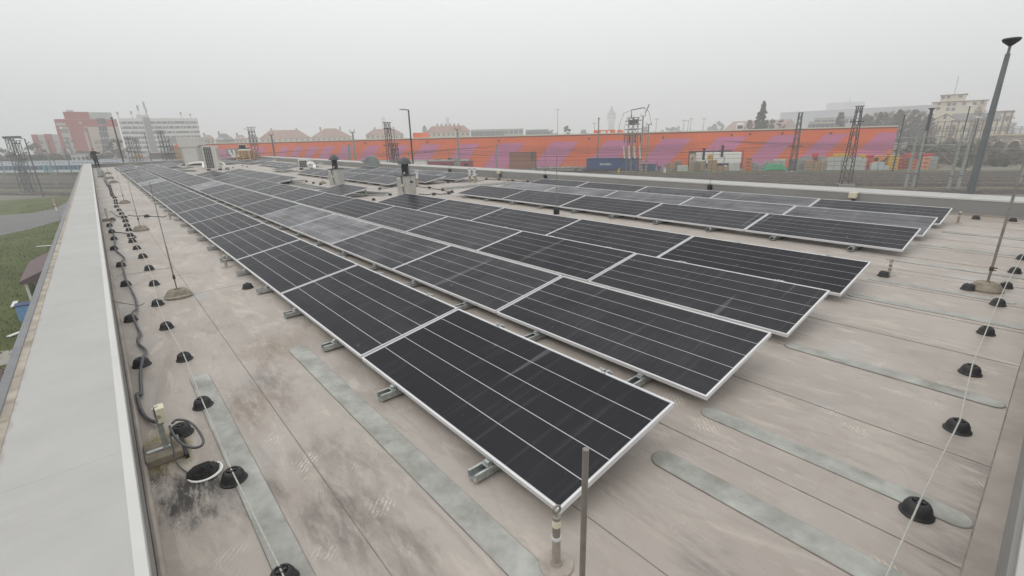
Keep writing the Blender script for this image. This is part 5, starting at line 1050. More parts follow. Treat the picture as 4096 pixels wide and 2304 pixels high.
# signals
def signal(p, zt, label):
    t = thing('railway_signal', (p.x, p.y, GZ), label, 'railway signal', 'railway signals', rz=math.atan2(RH.y, RH.x) - 1.05); h = zt - GZ
    MB().tube([(0, 0, 0), (0, 0, h - 2.2), (-.35, 0, h - 2.0)], .07, 8).build('post', M_GREENP, t, smooth=True); MB().b(-.35, .35, -.35, .35, 0, .45).build('footing', M_POLE, t)
    MB().b(-.85, -.35, -.1, .12, h - 2.3, h).build('signal_head', M_MDARK, t, bevel=.05)
    for k in range(5):
        z = h - .25 - k * .44; MB().b(-.98, -.42, -.42, -.1, z + .1, z + .15).build('hood', M_MDARK, t); MB().tube([(-.6, -.12, z), (-.6, -.09, z)], .13, 10).build('lens', M_DARK, t)
    MB().b(-.12, .12, -.12, .12, h * .35, h * .35 + .4).build('relay_box', M_LGREY, t)
for (bx, by), (tx_, ty), lab in ((a5(372, 1175), a5(385, 780), 'railway signal before the upright pallets, left one'), (a5(605, 1175), a5(625, 742), 'railway signal before the white trailer, right one'), (a3(2275, 1050), a3(2232, 848), 'railway signal before the orange gate, left one'), (a3(2365, 1055), a3(2338, 828), 'railway signal before the orange gate, right one')):
    p = G(bx, by); signal(p, zt_of(p, tx_, ty), lab)
t = thing('switch_lamp', tuple(G(*a4(1208, 1120))), 'low orange post with a grey arm before the blue container', 'post'); zq = z_at(t.location.x, t.location.y, a4(0, 1045)[1]) - GZ; MB().b(-.18, .18, -.18, .18, 0, zq).build('post', M_CRATES['yellow'], t, bevel=.03); MB().tube([(0, 0, zq), (1.2, .4, zq + 1.2)], .06, 6).build('arm', M_GREENP, t)
t = thing('marker_post', tuple(G(*a4(1798, 1105))), 'short white marker post on the verge', 'post'); zq = z_at(t.location.x, t.location.y, a4(0, 1033)[1]) - GZ; MB().b(-.25, .25, -.15, .15, 0, zq).build('post', M_WHITE, t, bevel=.03); MB().b(-.26, .26, -.16, .16, zq * .8, zq * .9).build('band', M_GALV, t)
# poles at the right
for (bx, by), (tx_, ty), r, m_, hd, lab in ((a6(1040, 1322), a6(1192, 540), .21, M_POLE, None, 'pale pole of the pair at the peach barriers, left one'), (a6(1135, 1325), a6(1258, 560), .21, M_POLE, None, 'pale pole of the pair at the peach barriers, right one'),
        (a6(1150, 1300), a6(1300, 285), .26, M_MDARK, 'cap', 'dark pole rising behind the pale pole pair'), (a6(1180, 1180), a6(1215, 345), .1, M_GREENP, 'flat', 'lamp post with a white flat head behind the pole pair'),
        (a6(1590, 1350), a6(1750, 600), .21, M_POLE, None, 'pale pole left of the tall lighting mast, outer one'), (a6(1705, 1356), a6(1880, 570), .21, M_POLE, None, 'pale pole left of the tall lighting mast, inner one'),
        (a6(1640, 1180), a6(1830, 245), .11, M_MDARK, 'flat', 'tall lamp post with a white flat head before the cream building'), (a6(1810, 1090), a6(1915, 395), .09, M_MDARK, 'flat', 'farther lamp post with a flat head before the timbered house'),
        (a6(2500, 1256), a6(2576, 850), .3, M_POLE, None, 'pale pole at the right edge of the picture'), (a6(880, 1090), a6(1000, 370), .16, M_MDARK, 'cap', 'dark pole at the end of the orange warehouse')):
    p = G(bx, by); pole(p, zt_of(p, tx_, ty), r, lab, m_, hd)
def struts(l):
    for i, ((x0, y0), (x1, y1), s, lab) in enumerate(l):
        a, c = onwall(x0, y0, s), onwall(x1, y1, s); A, C = RA(a.x, s, a.z), RA(c.x, s, c.z)
        o = MB().tube([A, C], .085, 6).build('catenary_arm', M_POLE); tag(o, lab, 'catenary arm', 'catenary arms on the poles')
struts([(a6(935, 655), a6(1570, 630), 85, 'long pale arm across the pole pair, upper one'), (a6(900, 728), a6(1480, 750), 85, 'long pale arm across the pole pair, lower one'), (a6(1270, 740), a6(1870, 742), 86, 'long pale arm between the two pole groups'), (a6(1390, 770), a6(1720, 778), 86, 'lower pale arm before the stone arches'),
        (a6(955, 765), a6(1045, 865), 85, 'short slanting arm left of the pole pair'), (a6(1060, 760), a6(1165, 855), 85, 'short slanting arm at the pole pair'), (a6(1445, 785), a6(1620, 960), 86, 'slanting arm left of the lighting mast, outer one'), (a6(1535, 760), a6(1745, 925), 86, 'slanting arm left of the lighting mast, inner one'),
        (a6(1110, 935), a6(1400, 775), 84, 'dark slanting stay behind the pole pair')])
# middle
for (tx_, ty), s, r, m_, hd, lab in ((a3(752, 285), 62, .13, M_MDARK, 'lamp', 'tall street lamp with a single arm above the orange warehouse'), (a3(1380, 540), 84, .23, M_POLE, 'horn', 'pale pole before the burgundy locomotive'), (a3(1878, 725), 84, .2, M_POLE, None, 'short pale pole left of the orange gate'),
        (a2(2285, 580), 80, .22, M_POLE, 'horn', 'pale pole with twin insulators behind the farther vent'), (a2(1240, 615), 90, .22, M_MAST, 'horn', 'grey pole before the left half of the orange warehouse'), (a3(525, 548), 96, .1, M_MAST, 'lamp', 'thin lamp post left of the street lamp, first one'), (a3(562, 545), 92, .1, M_MAST, 'lamp', 'thin lamp post left of the street lamp, second one'), (a2(935, 535), 110, .1, M_MAST, 'lamp', 'thin lamp post beside the far lattice mast'),
        (a2(2232, 730), 74, .3, M_POLE, None, 'thick pale post behind the farther vent'), (a2(1850, 780), 118, .12, M_POLE, None, 'thin pale post before the mauve stripes')):
    v = onwall(tx_, ty, s); pole(RA(v.x, s), v.z, r, lab, m_, hd)
for (tx_, ty), s, wb, wt, lab in ((a2(978, 515), 100, 1.3, .9, 'dark lattice mast behind the pallet stack'), (a3(475, 455), 84, 1.1, .75, 'dark lattice mast left of the nearer vent'), (a3(570, 725), 80, 1.0, .8, 'short lattice mast beside the nearer vent')):
    v = onwall(tx_, ty, s); lattice(RA(v.x, s), v.z, wb, wt, lab, M_MDARK, extra=arms((1.0, .8), (4.0, 1.2)))
# left
for (tx_, ty), s, wb, wt, lab in ((a1(110, 640), 69, 1.3, .9, 'left leg of the portal of two lattice masts beyond the lawn'), (a1(195, 690), 69, 1.3, .9, 'right leg of the portal of two lattice masts beyond the lawn'), (a1(1640, 640), 96, 1.1, .8, 'lattice mast before the white banded block, left one'), (a1(1735, 655), 100, 1.1, .8, 'lattice mast before the white banded block, middle one'), (a1(2060, 560), 90, 1.2, .8, 'lattice mast before the white banded block, right one'), (a1(2165, 665), 96, 1.2, .8, 'lattice mast beside the grey ventilation housing')):
    v = onwall(tx_, ty, s); lattice(RA(v.x, s), v.z, wb, wt, lab, M_MDARK if s > 69 else M_MAST, extra=arms((.5, 1.2), (3.5, 1.6)))
a, c = onwall(*a1(85, 660), 69), onwall(*a1(235, 660), 69); o = MB().b(-.0, (c - a).length + .8, -.4, .4, 0, .45).build('portal_beam', M_MAST, loc=RA(a.x - .4, 69, a.z), rz=RZ); tag(o, 'short beam joining the tops of the two lattice masts beyond the lawn', 'beam')
for (tx_, ty), s, r, m_, hd, lab in ((a1(315, 660), 66, .14, M_MAST, 'lamp', 'lamp post right of the lattice portal beyond the lawn'), (a1(590, 800), 84, .16, M_POLE, None, 'pale pole before the blue train, right one'), (a1(-10, 900), 92, .16, M_POLE, None, 'pale pole before the blue train, left one'), (a1(1440, 405), 60, .12, M_MDARK, 'cap', 'tall thin dark pole before the red apartment house'), (a1(1860, 590), 80, .1, M_MAST, 'lamp', 'lamp post before the white banded block'), (a1(830, 780), 100, .14, M_MAST, None, 'grey pole before the beige wing of the red house'), (a1(620, 700), 112, .14, M_MAST, 'horn', 'grey pole before the low red wing')):
    v = onwall(tx_, ty, s); pole(RA(v.x, s), v.z, r, lab, m_, hd)
# overhead wires along the tracks
k = 0
for s in (69.5, 81, 90.3, 95.6, 100.8, 105.4, 110.2, 118.2):
    for z, kind in ((5.6, 'contact'), (7.0, 'carrier')):
        pts = []; l0, l1 = -320, 160; n = 10
        for i in range(n):
            a, c = l0 + (l1 - l0) * i / n, l0 + (l1 - l0) * (i + 1) / n
            for j in range(6): f = j / 6; pts.append(RA(a + (c - a) * f, s, GZ + z - (0 if kind == 'contact' else 3.6 * f * (1 - f) * 1.0)))
        o = MB().tube(pts, .016, 4).build('overhead_wire', M_MDARK); tag(o, 'dark overhead %s wire above the %s track from the camera' % (kind, nth([69.5, 81, 90.3, 95.6, 100.8, 105.4, 110.2, 118.2].index(s))), 'wire', 'overhead wires')
# warning sign, lawn bits, shelter beyond the coping
p = G(*b1(606, 830)); t = thing('warning_sign', tuple(p), 'triangular red and white warning sign beside the lane', 'road sign', rz=RZ - math.pi / 2 + 1.2); h = z_at(p.x, p.y, b1(0, 600)[1]) - GZ
MB().tube([(0, 0, 0), (0, 0, h)], .04, 8).build('post', M_GALV, t, smooth=True)
def tri(r, y, nm, m_): MB().prism([(-r * .87, h - .75 - r * .5), (r * .87, h - .75 - r * .5), (0, h - .75 + r)], 'y', y, y + .02).build(nm, m_, t)
tri(.78, -.06, 'red_border', M_CRATES['red']); tri(.55, -.075, 'white_field', M_WHITE); MB().prism([(-.12, h - .95), (.1, h - .95), (.14, h - .6), (-.05, h - .45)], 'y', -.09, -.075).build('black_symbol', M_DARK, t); MB().b(-.4, .4, -.06, -.04, h - 1.75, h - 1.3).build('plate', M_WHITE, t)
M_SHROOF = mat('shelter_roof', (.16, .115, .12), .8, var=.1)
sp = (G(*b2(330, 560)) + G(*b2(240, 400))) / 2; t = thing('shelter', (-38.5, -3.2, GZ), 'small shelter with brown roof and white frame on the lawn', 'shelter')
MB().prism([(-1.2, 2.25), (1.6, 2.35), (1.6, 2.5), (.2, 3.0), (-1.2, 2.4)], 'x', -3.2, 3.2).build('roof', M_SHROOF, t)
for x in (-2.9, 0, 2.9):
    for y in (-1.0, 1.4): MB().b(x - .06, x + .06, y - .06, y + .06, 0, 2.3).build('post', M_WHITE, t)
for x0 in (-2.8, .1): MB().b(x0, x0 + 2.7, -1.02, -.98, .3, 2.1).build('pane', mat('shelter_pane', (.20, .24, .25), .2), t)
p = G(*b2(285, 700)); t = thing('utility_box', (p.x, p.y, GZ), 'light blue box standing on the lawn by the coping', 'box'); MB().b(-.35, .35, -.3, .3, 0, .9).build('case', mat('light_blue', (.22, .42, .72), .5), t, bevel=.03); MB().b(-.38, .38, -.33, .33, .9, .95).build('lid', M_BLUE, t)
for i, q_ in enumerate((b2(150, 555), b1(460, 1098), b2(230, 830))): p = G(*q_); o = MB().b(-.7, .7, -.12, .12, 0, .05).build('paper_scrap', M_WHITE, loc=(p.x, p.y, GZ + .05), rz=1.2 * i); tag(o, ('pale board lying on the lawn below the shelter', 'white board lying on the lawn beside the lane', 'pale board at the footpath by the coping')[i], 'board', 'boards lying on the lawn')
# ================================================================== houses, tower, hall, trees, man, haze
M_PANE = mat('far_pane', (.09, .10, .115), .3, var=.25, scale=.3); M_WF = mat('far_frame', (.62, .62, .60), .6)
RZF = math.atan2(RH.y, RH.x)
_wm = {}
def win_mesh(w_, h, m1=None, m2=None):
    k = (round(w_, 2), round(h, 2), m1, m2)
    if k not in _wm:
        q = MB(); q.b(-w_ / 2, w_ / 2, -.05, .02, 0, h); q.mi = 1; q.b(-w_ / 2 - .1, w_ / 2 + .1, -.09, .02, -.12, -.001); q.b(-.04, .04, -.08, -.05, 0, h)
        _wm[k] = q.mesh('window', [m1 or M_PANE, m2 or M_WF])
    return _wm[k]
def house(pxL, pxR, pyt, dep, label, cat='building', depR=None, name='building'):
    kL, kR = ray(pxL, pyt).length, ray(pxR, pyt).length; km = (kL + kR) / 2
    p0, p1 = at_depth(pxL, pyt, dep * (km / kL if depR is None else 1)), at_depth(pxR, pyt, depR or dep * km / kR); v = Vector((p1.x - p0.x, p1.y - p0.y, 0)); w_ = v.length
    t = thing(name, ((p0.x + p1.x) / 2, (p0.y + p1.y) / 2, GZ), label, cat, rz=math.atan2(v.y, v.x)); zt = (p0.z + p1.z) / 2 - GZ
    def loc(px, py):                # picture point -> facade x, z
        d = ray(px, py); n = Vector((-v.y, v.x, 0)).normalized(); tt = Vector((p0.x, p0.y, 0)).dot(n) / d.dot(n); q = Vector((d.x * tt, d.y * tt, CH + d.z * tt))
        return (q - t.location).dot(v / w_), q.z - GZ
    return t, w_, zt, loc
def pl(name, col, var=.06): return mat(name, col, .85, var=var, scale=.15, rnd=False)
def hip(t, x0, x1, y0, y1, z0, z1, m_, r0=.3, ov=.5, name='roof'):
    L_ = x1 - x0; a = x0 + L_ * r0; c = x1 - L_ * r0; ym = (y0 + y1) / 2
    return MB().add([(x0 - ov, y0 - ov, z0), (x1 + ov, y0 - ov, z0), (x1 + ov, y1 + ov, z0), (x0 - ov, y1 + ov, z0), (a, ym, z1), (c, ym, z1)], [(0, 1, 5, 4), (1, 2, 5), (2, 3, 4, 5), (3, 0, 4), (0, 3, 2, 1)]).build(name, m_, t)
# --- red and beige apartment house
M_RED = pl('brick_red_render', (.42, .125, .10)); M_BEIGE = pl('beige_render', (.56, .50, .42)); M_LGR = pl('light_grey_render', (.50, .51, .50)); M_MGR = pl('mid_grey_render', (.30, .30, .295))
t, w_, zt, lo = house(a1(760, 0)[0], a1(1500, 0)[0], a1(0, 405)[1], 205, 'red and beige apartment house with stepped top at the left', name='apartment_house')
def fp(x0, y0, x1, y1, m_, nm, y=0.0, th=.1, deep=0):
    (xa, za), (xb, _) = lo(*a1(x0, y0)), lo(*a1(x1, y0)); zb = lo(*a1(x0, y1))[1]; return MB().b(min(xa, xb), max(xa, xb), y - th, y + deep, min(za, zb), max(za, zb)).build(nm, m_, t)
MB().b(-w_ / 2, w_ / 2, 0, 16, 0, zt).build('wall', M_BEIGE, t)
fp(805, 312, 1135, 405, M_RED, 'upper_block', .4, 0, 12); fp(1135, 318, 1430, 402, M_LGR, 'upper_block', .4, 0, 12); fp(845, 288, 940, 312, M_LGR, 'roof_housing', 2, 0, 4)
fp(690, 408, 1500, 508, M_RED, 'red_band'); fp(880, 508, 1060, 900, M_RED, 'red_column', 0, .12); fp(715, 508, 765, 900, M_RED, 'red_column', 0, .12); fp(1100, 520, 1125, 900, M_RED, 'red_column', 0, .12)
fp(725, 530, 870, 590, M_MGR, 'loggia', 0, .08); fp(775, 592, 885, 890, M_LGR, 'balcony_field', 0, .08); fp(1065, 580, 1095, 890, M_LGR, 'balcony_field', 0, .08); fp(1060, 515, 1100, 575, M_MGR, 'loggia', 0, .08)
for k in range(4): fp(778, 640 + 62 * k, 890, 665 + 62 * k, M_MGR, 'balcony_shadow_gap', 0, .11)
fp(720, 455, 840, 490, M_LGR, 'top_window_band', 0, .14); fp(1015, 440, 1050, 470, M_LGR, 'top_window_band', 0, .14)
for y in (440, 525, 612, 702, 785):
    for x in (1300, 1335): q_ = lo(*a1(x + (y - 440) * .2, y + 35)); put('window', win_mesh(1.9, 2.6), t, loc=(q_[0], 0 if y > 445 else -.12, q_[1]))
t, w_, zt, lo = house(a1(395, 0)[0], a1(745, 0)[0], a1(0, 605)[1], 215, 'low wing of red and white stripes left of the red apartment house', name='apartment_wing')
MB().b(-w_ / 2, w_ / 2, 0, 14, 0, zt).build('wall', M_LGR, t)
fp(395, 606, 480, 900, M_RED, 'red_field', 0, .1); fp(560, 600, 660, 900, M_RED, 'red_field', 0, .1); fp(490, 690, 550, 730, M_MGR, 'window_field', 0, .1); fp(490, 780, 550, 810, M_MGR, 'window_field', 0, .1); fp(670, 700, 735, 720, M_MGR, 'window_field', 0, .1); fp(670, 780, 735, 800, M_MGR, 'window_field', 0, .1)
# --- white block with dark window bands
M_BAND = pl('white_band', (.66, .66, .63)); M_RIB = pl('dark_ribbon', (.085, .085, .09), .2)
t, w_, zt, lo = house(a1(1522, 0)[0], a1(2535, 0)[0], a1(0, 396)[1], 300, 'long white slab block with dark window bands', name='slab_block')
MB().b(-w_ / 2, w_ / 2, 0, 14, 0, zt - .2).build('core', M_RIB, t); MB().b(-w_ / 2 - .1, w_ / 2 + .1, -.3, 14.2, zt - 1.9, zt).build('top_band', M_BAND, t)
for k in range(1, 9): z = zt - 1.1 - k * 2.98; MB().b(-w_ / 2 - .1, w_ / 2 + .1, -.3, 0, z - .75, z + .75).build('white_band', M_BAND, t)
for k in range(8):
    z = zt - 1.9 - k * 2.98
    for j in range(26):
        if random.random() < .6: x = -w_ / 2 + w_ * (j + .5) / 26; MB().b(x - .35, x + .35, -.12, 0, z - 1.2, z - .05).build('window_post', M_LGR, t)
(xa, _), (xb, _) = lo(*a1(1865, 500)), lo(*a1(1950, 500)); MB().b(xa, xb, -.9, .2, 0, zt + .5).build('stair_tower', pl('stair_grey', (.2, .2, .2)), t); (xa, _), (xb, _) = lo(*a1(1760, 400)), lo(*a1(1920, 400)); MB().b(xa, xb, 3, 9, zt, zt + 2.2).build('roof_housing', M_LGR, t)
for x, hh in ((1520, 4), (1700, 4.5), (1800, 8), (1890, 10), (1900, 6), (2340, 4), (2460, 3)): q_ = lo(*a1(x, 380)); MB().tube([(q_[0], 4, zt), (q_[0], 4, zt + hh)], .16, 5).b(q_[0] - .5, q_[0] + .5, 3.8, 4.2, zt + hh * .6, zt + hh).build('antenna', M_MGR, t)
# --- hedge-like dark bank behind the trains
M_BARE = mat('bare_twigs', (.17, .135, .105), .9, var=.3, scale=.5); M_EVER = mat('dark_evergreen', (.035, .042, .022), .9, var=.4, scale=.6); M_TRUNK = mat('bark', (.09, .075, .06), .9, var=.2); M_OLIVE = mat('olive_scrub', (.10, .095, .05), .9, var=.3, scale=.6); M_IVY = mat('dull_green_scrub', (.06, .07, .035), .9, var=.3, scale=.6)
def tree(p, h, w_, label, m_, n=1100, shape='round', leaf=.5, twig=False, name='tree', cat='tree', group='trees beyond the railway', z0=GZ, trunk=.2):
    t = thing(name, (p.x, p.y, z0), label, cat, group); rr = random.Random(hash(label) & 1023)
    q = MB(); q.tube([(0, 0, 0), (rr.uniform(-.1, .1), 0, h * .4), (0, rr.uniform(-.2, .2), h * .8)], [h * .022, h * .016, h * .006], 6)
    for k in range(9):
        a = rr.uniform(0, 6.28); f = rr.uniform(trunk, .7); e = w_ * .42 * ((1 - f * .5) if shape == 'round' else .5 * (1 - f)); q.tube([(0, 0, h * f), (e * .5 * math.cos(a), e * .5 * math.sin(a), h * (f + .1)), (e * math.cos(a), e * math.sin(a), h * min(.95, f + .24))], [h * .01, h * .006, h * .002], 4)
    q.build('trunk', M_TRUNK, t)
    c = MB(); cl = []
    for k in range(max(10, n // 24)):
        f = rr.random()
        if shape == 'cone': z = h * (.04 + .95 * f); r = w_ / 2 * (1 - f) ** .95 * (.55 + .45 * min(1, f * 8 + .3))
        elif shape == 'column': z = h * (.08 + .92 * f); r = w_ / 2 * math.sin(math.pi * (.12 + .86 * f)) ** .6
        else: z = h * (trunk + (1 - trunk) * f); r = w_ / 2 * math.sin(math.pi * min(.98, .15 + .8 * f)) ** .7
        a = rr.uniform(0, 6.28); d_ = r * rr.random() ** .45; cl.append((Vector((d_ * math.cos(a), d_ * math.sin(a), z)), (w_ * .095 + .22) * rr.uniform(.6, 1.25) * ((.25 + .75 * (1 - f)) if shape == 'cone' else 1)))
    for k in range(n):
        ce, cr_ = rr.choice(cl); v = Vector((rr.gauss(0, 1), rr.gauss(0, 1), rr.gauss(0, .9))); v = ce + v.normalized() * cr_ * rr.random() ** .5
        if twig:
            u = Vector((rr.gauss(0, .6), rr.gauss(0, .6), rr.uniform(.2, 1))).normalized() * leaf * rr.uniform(1, 2.6); s2 = u.orthogonal().normalized() * leaf * .045
            c.add([v - s2, v + s2, v + u], [(0, 1, 2)])
        else:
            u = Vector((rr.gauss(0, 1), rr.gauss(0, 1), rr.gauss(0, 1))).normalized() * leaf * rr.uniform(.5, 1.1); s2 = u.orthogonal().normalized() * leaf * rr.uniform(.35, .7)
            c.add([v - u, v - s2, v + u * .8, v + s2], [(0, 1, 2, 3)])
    c.build('crown', m_, t); return t
i = 0
for px in range(-40, 480, 42):
    p = at_depth(px, 630, 178 + random.uniform(-4, 10)); tree(Vector((p.x, p.y, GZ)), random.uniform(5.5, 8.0), random.uniform(8, 10), '%s brown bare bush from the picture edge behind the parked trains' % nth(i), (M_BARE, M_OLIVE, M_IVY)[i % 3], 750, 'round', .55, twig=False, name='bush', cat='bush', group='bushes behind the trains', trunk=.05); i += 1
for k, (px, py, dep, w_, m_) in enumerate(((a1(870, 0)[0], 560, 190, 6, M_BARE), (a1(1290, 0)[0], 566, 185, 7, M_BARE), (a1(1480, 0)[0], 560, 185, 8, M_OLIVE), (a1(420, 0)[0], 575, 196, 8, M_OLIVE), (a1(60, 0)[0], 600, 200, 9, M_IVY), (a1(2300, 0)[0], 575, 200, 8, M_OLIVE), (a1(2240, 0)[0], 585, 190, 9, M_BARE))):
    p = at_depth(px, py, dep); tree(Vector((p.x, p.y, GZ)), p.z - GZ, w_, '%s loose bare tree before the apartment houses, counted from the left building' % nth(k), m_, 700, 'round', .5, twig=(m_ is M_BARE), trunk=.2)
t, w_, zt, lo = house(a1(905, 0)[0], a1(1150, 0)[0], a1(0, 860)[1], 170, 'low white shed behind the parked trains by the standing man', 'shed', name='low_shed'); MB().b(-w_ / 2, w_ / 2, 0, 8, 0, zt).build('wall', M_BAND, t); MB().b(-w_ / 2 - .2, w_ / 2 + .2, -.3, 8.2, zt, zt + .2).build('roof', M_MGR, t)
for k in range(4): MB().b(-w_ / 2 + w_ * (k + .3) / 4, -w_ / 2 + w_ * (k + .7) / 4, -.05, 0, zt - 2.2, zt - .8).build('window', M_PANE, t)
t, w_, zt, lo = house(a1(1290, 0)[0], a1(1660, 0)[0], a1(0, 915)[1], 165, 'long pale wall behind the parked trains right of the standing man', 'wall', name='yard_wall'); MB().b(-w_ / 2, w_ / 2, 0, .4, 0, zt).build('wall', M_BAND, t); MB().b(-w_ / 2, w_ / 2, -.1, .5, zt, zt + .15).build('coping', M_MGR, t)
t, w_, zt, lo = house(a1(1700, 0)[0], a1(1900, 0)[0], a1(0, 920)[1], 160, 'house end with yellow gable boards behind the lattice masts', 'house', name='gable_house'); zr = lo(*a1(1790, 850))[1]; MB().b(-w_ / 2, w_ / 2, 0, 8, 0, zt).build('wall', M_MGR, t); MB().prism([(-w_ / 2 - .3, zt), (w_ / 2 + .3, zt), (-w_ * .1, zr)], 'y', 0, 8).build('gable', pl('ochre_boards', (.60, .40, .16)), t); MB().b(-w_ * .12, w_ * .04, -.06, 0, 1, zt - .3).build('window', M_PANE, t)
t, w_, zt, lo = house(a1(1930, 0)[0], a1(2260, 0)[0], a1(0, 845)[1], 165, 'brown grey shed behind the lattice masts beside the ventilation housing', 'shed', name='low_shed'); MB().b(-w_ / 2, w_ / 2, 0, 9, 0, zt).build('wall', pl('brown_grey_boards', (.19, .17, .145)), t); MB().b(-w_ / 2 - .3, w_ / 2 + .3, -.4, 9.3, zt, zt + .25).build('roof', M_MGR, t)
t, w_, zt, lo = house(a1(2230, 0)[0], a1(2400, 0)[0], a1(0, 770)[1], 150, 'ochre house front with orange gable left of the ventilation housing', 'house', name='gable_house'); zr = lo(*a1(2320, 690))[1]; MB().b(-w_ / 2, w_ / 2, 0, 8, 0, zt).build('wall', pl('ochre_render', (.42, .28, .14)), t); MB().prism([(-w_ / 2 - .3, zt), (w_ / 2 + .3, zt), (w_ * .1, zr)], 'y', -.2, 8).build('gable', M_OR, t)
# --- hipped red roofs above the warehouse
M_TILE = mat('red_roof_tiles', (.29, .145, .11), .85, var=.12, scale=.3); M_TILEG = mat('grey_roof_tiles', (.17, .165, .155), .85, var=.12, scale=.3); M_CRM = pl('cream_render', (.58, .50, .36)); M_PGR = pl('pale_grey_render', (.46, .46, .43))
def hipped(xl, xr, pyr, pye, dep, label, zoomf, tile, wall, r0=.3, nw=8, rows=1, chim=2):
    t, w_, zt, lo = house(zoomf(xl, 0)[0], zoomf(xr, 0)[0], zoomf(0, pye)[1], dep, label, 'house', name='hipped_house'); zr = lo(zoomf((xl + xr) / 2, 0)[0], zoomf(0, pyr)[1])[1]
    MB().b(-w_ / 2, w_ / 2, 0, 14, 0, zt).build('wall', wall, t); rf = hip(t, -w_ / 2, w_ / 2, 0, 14, zt, zr, tile, r0)
    for k in range(chim): x = -w_ * .25 + w_ * .5 * k / max(1, chim - 1); MB().b(x - .5, x + .5, 7.5, 8.5, zr - 1.5, zr + 1.3).build('chimney', M_TILE, rf)
    for r in range(rows):
        for k in range(nw): put('window', win_mesh(1.1, 1.7), t, loc=(-w_ / 2 + w_ * (k + .5) / nw, 0, zt - 2.4 - r * 3.1))
    for k in range(3): x = -w_ * .25 + k * w_ * .25; MB().b(x - .6, x + .6, 1.5, 3.2, zt + .8, zt + 2.1).build('dormer', wall, rf)
    return t
hipped(1085, 1745, 545, 655, 330, 'wide house with hazy red hipped roof, left one above the warehouse', a2, M_TILE, M_CRM, .22, 9)
hipped(1750, 2275, 525, 640, 335, 'wide house with hazy red hipped roof, second above the warehouse', a2, M_TILE, M_CRM, .36, 8)
hipped(200, 690, 532, 608, 320, 'house with hazy red hipped roof left of the street lamp', a3, M_TILE, M_CRM, .22, 8, 2)
hipped(985, 1545, 490, 572, 300, 'cream house with long red roof and many chimneys', a3, M_TILE, M_CRM, .12, 9, 2, 6)
hipped(520, 765, 590, 680, 270, 'small house with grey hipped roof left above the warehouse', a2, M_TILEG, M_PGR, .38, 4, 1, 1)
hipped(770, 930, 610, 680, 280, 'small pale house with red roof behind the lattice mast', a2, M_TILE, M_BAND, .3, 3, 1, 1); hipped(935, 1070, 600, 660, 290, 'small house with grey roof behind the lattice mast', a2, M_TILEG, M_PGR, .3, 3, 1, 1)
hipped(345, 505, 610, 665, 290, 'small ochre house right of the white slab block', a2, M_TILE, M_CRM, .3, 3, 1, 1); hipped(290, 420, 660, 700, 240, 'low grey roofed house right of the white slab block', a2, M_TILEG, M_BAND, .25, 3, 1, 1); hipped(530, 640, 655, 700, 235, 'low white gabled house above the orange wall, left end', a2, M_TILEG, M_BAND, .4, 3, 1, 0); hipped(640, 760, 650, 695, 240, 'low grey gabled house above the orange wall, left end', a2, M_TILEG, M_PGR, .35, 3, 1, 0)
t, w_, zt, lo = house(a3(930, 0)[0], a3(988, 0)[0], a3(0, 525)[1], 298, 'narrow dark brick house end at the long red roof', name='brick_house'); MB().b(-w_ / 2, w_ / 2, 0, 12, 0, zt).build('wall', M_MGR, t); MB().prism([(-w_ / 2, zt), (w_ / 2, zt), (0, zt + 2)], 'y', 0, 12).build('gable', M_TILEG, t)
def flatb(xl, xr, pyt, pyb, dep, label, zf, m_, nw, depR=None, wm=(2.6, 2.2)):
    t, w_, zt, lo = house(zf(xl, 0)[0], zf(xr, 0)[0], zf(0, pyt)[1], dep, label, depR=depR, name='flat_building'); MB().b(-w_ / 2, w_ / 2, 0, 20, 0, zt - .4).build('wall', m_, t); MB().b(-w_ / 2 - .3, w_ / 2 + .3, -.3, 20.3, zt - .4, zt).build('roof_slab', M_MGR, t)
    for k in range(nw): put('window', win_mesh(*wm), t, loc=(-w_ / 2 + w_ * (k + .5) / nw, 0, zt - 1.1 - wm[1]))
    return t
flatb(1558, 1978, 540, 620, 310, 'pale flat building with big square windows above the warehouse', a3, M_CRM, 6, wm=(3.8, 3.6)); flatb(1980, 2230, 532, 600, 330, 'grey flat block right of the square-windowed building', a3, M_PGR, 4); flatb(2265, 2550, 540, 590, 320, 'low grey flat block above the warehouse gate', a3, M_MGR, 7); flatb(15, 298, 541, 590, 330, 'low pale flat block left of the water tower', a4, M_PGR, 8)
def chimney(px, pyt, dep, r, label):
    p = at_depth(px, pyt, dep); t = thing('factory_chimney', (p.x, p.y, GZ), label, 'chimney', 'factory chimneys in the haze'); h = p.z - GZ; MB().lathe([(0, 0), (r, 0), (r * .7, h), (0, h)], n=14).build('stack', M_MGR, t, smooth=True); MB().lathe([(0, h), (r * .82, h), (r * .82, h + 1), (0, h + 1)], n=14).build('rim', M_TILEG, t)
chimney(a3(428, 0)[0], a3(0, 395)[1], 900, 4.4, 'faint factory chimney left of the street lamp'); chimney(a3(1255, 0)[0], a3(0, 395)[1], 900, 4.2, 'faint factory chimney above the long red roof')
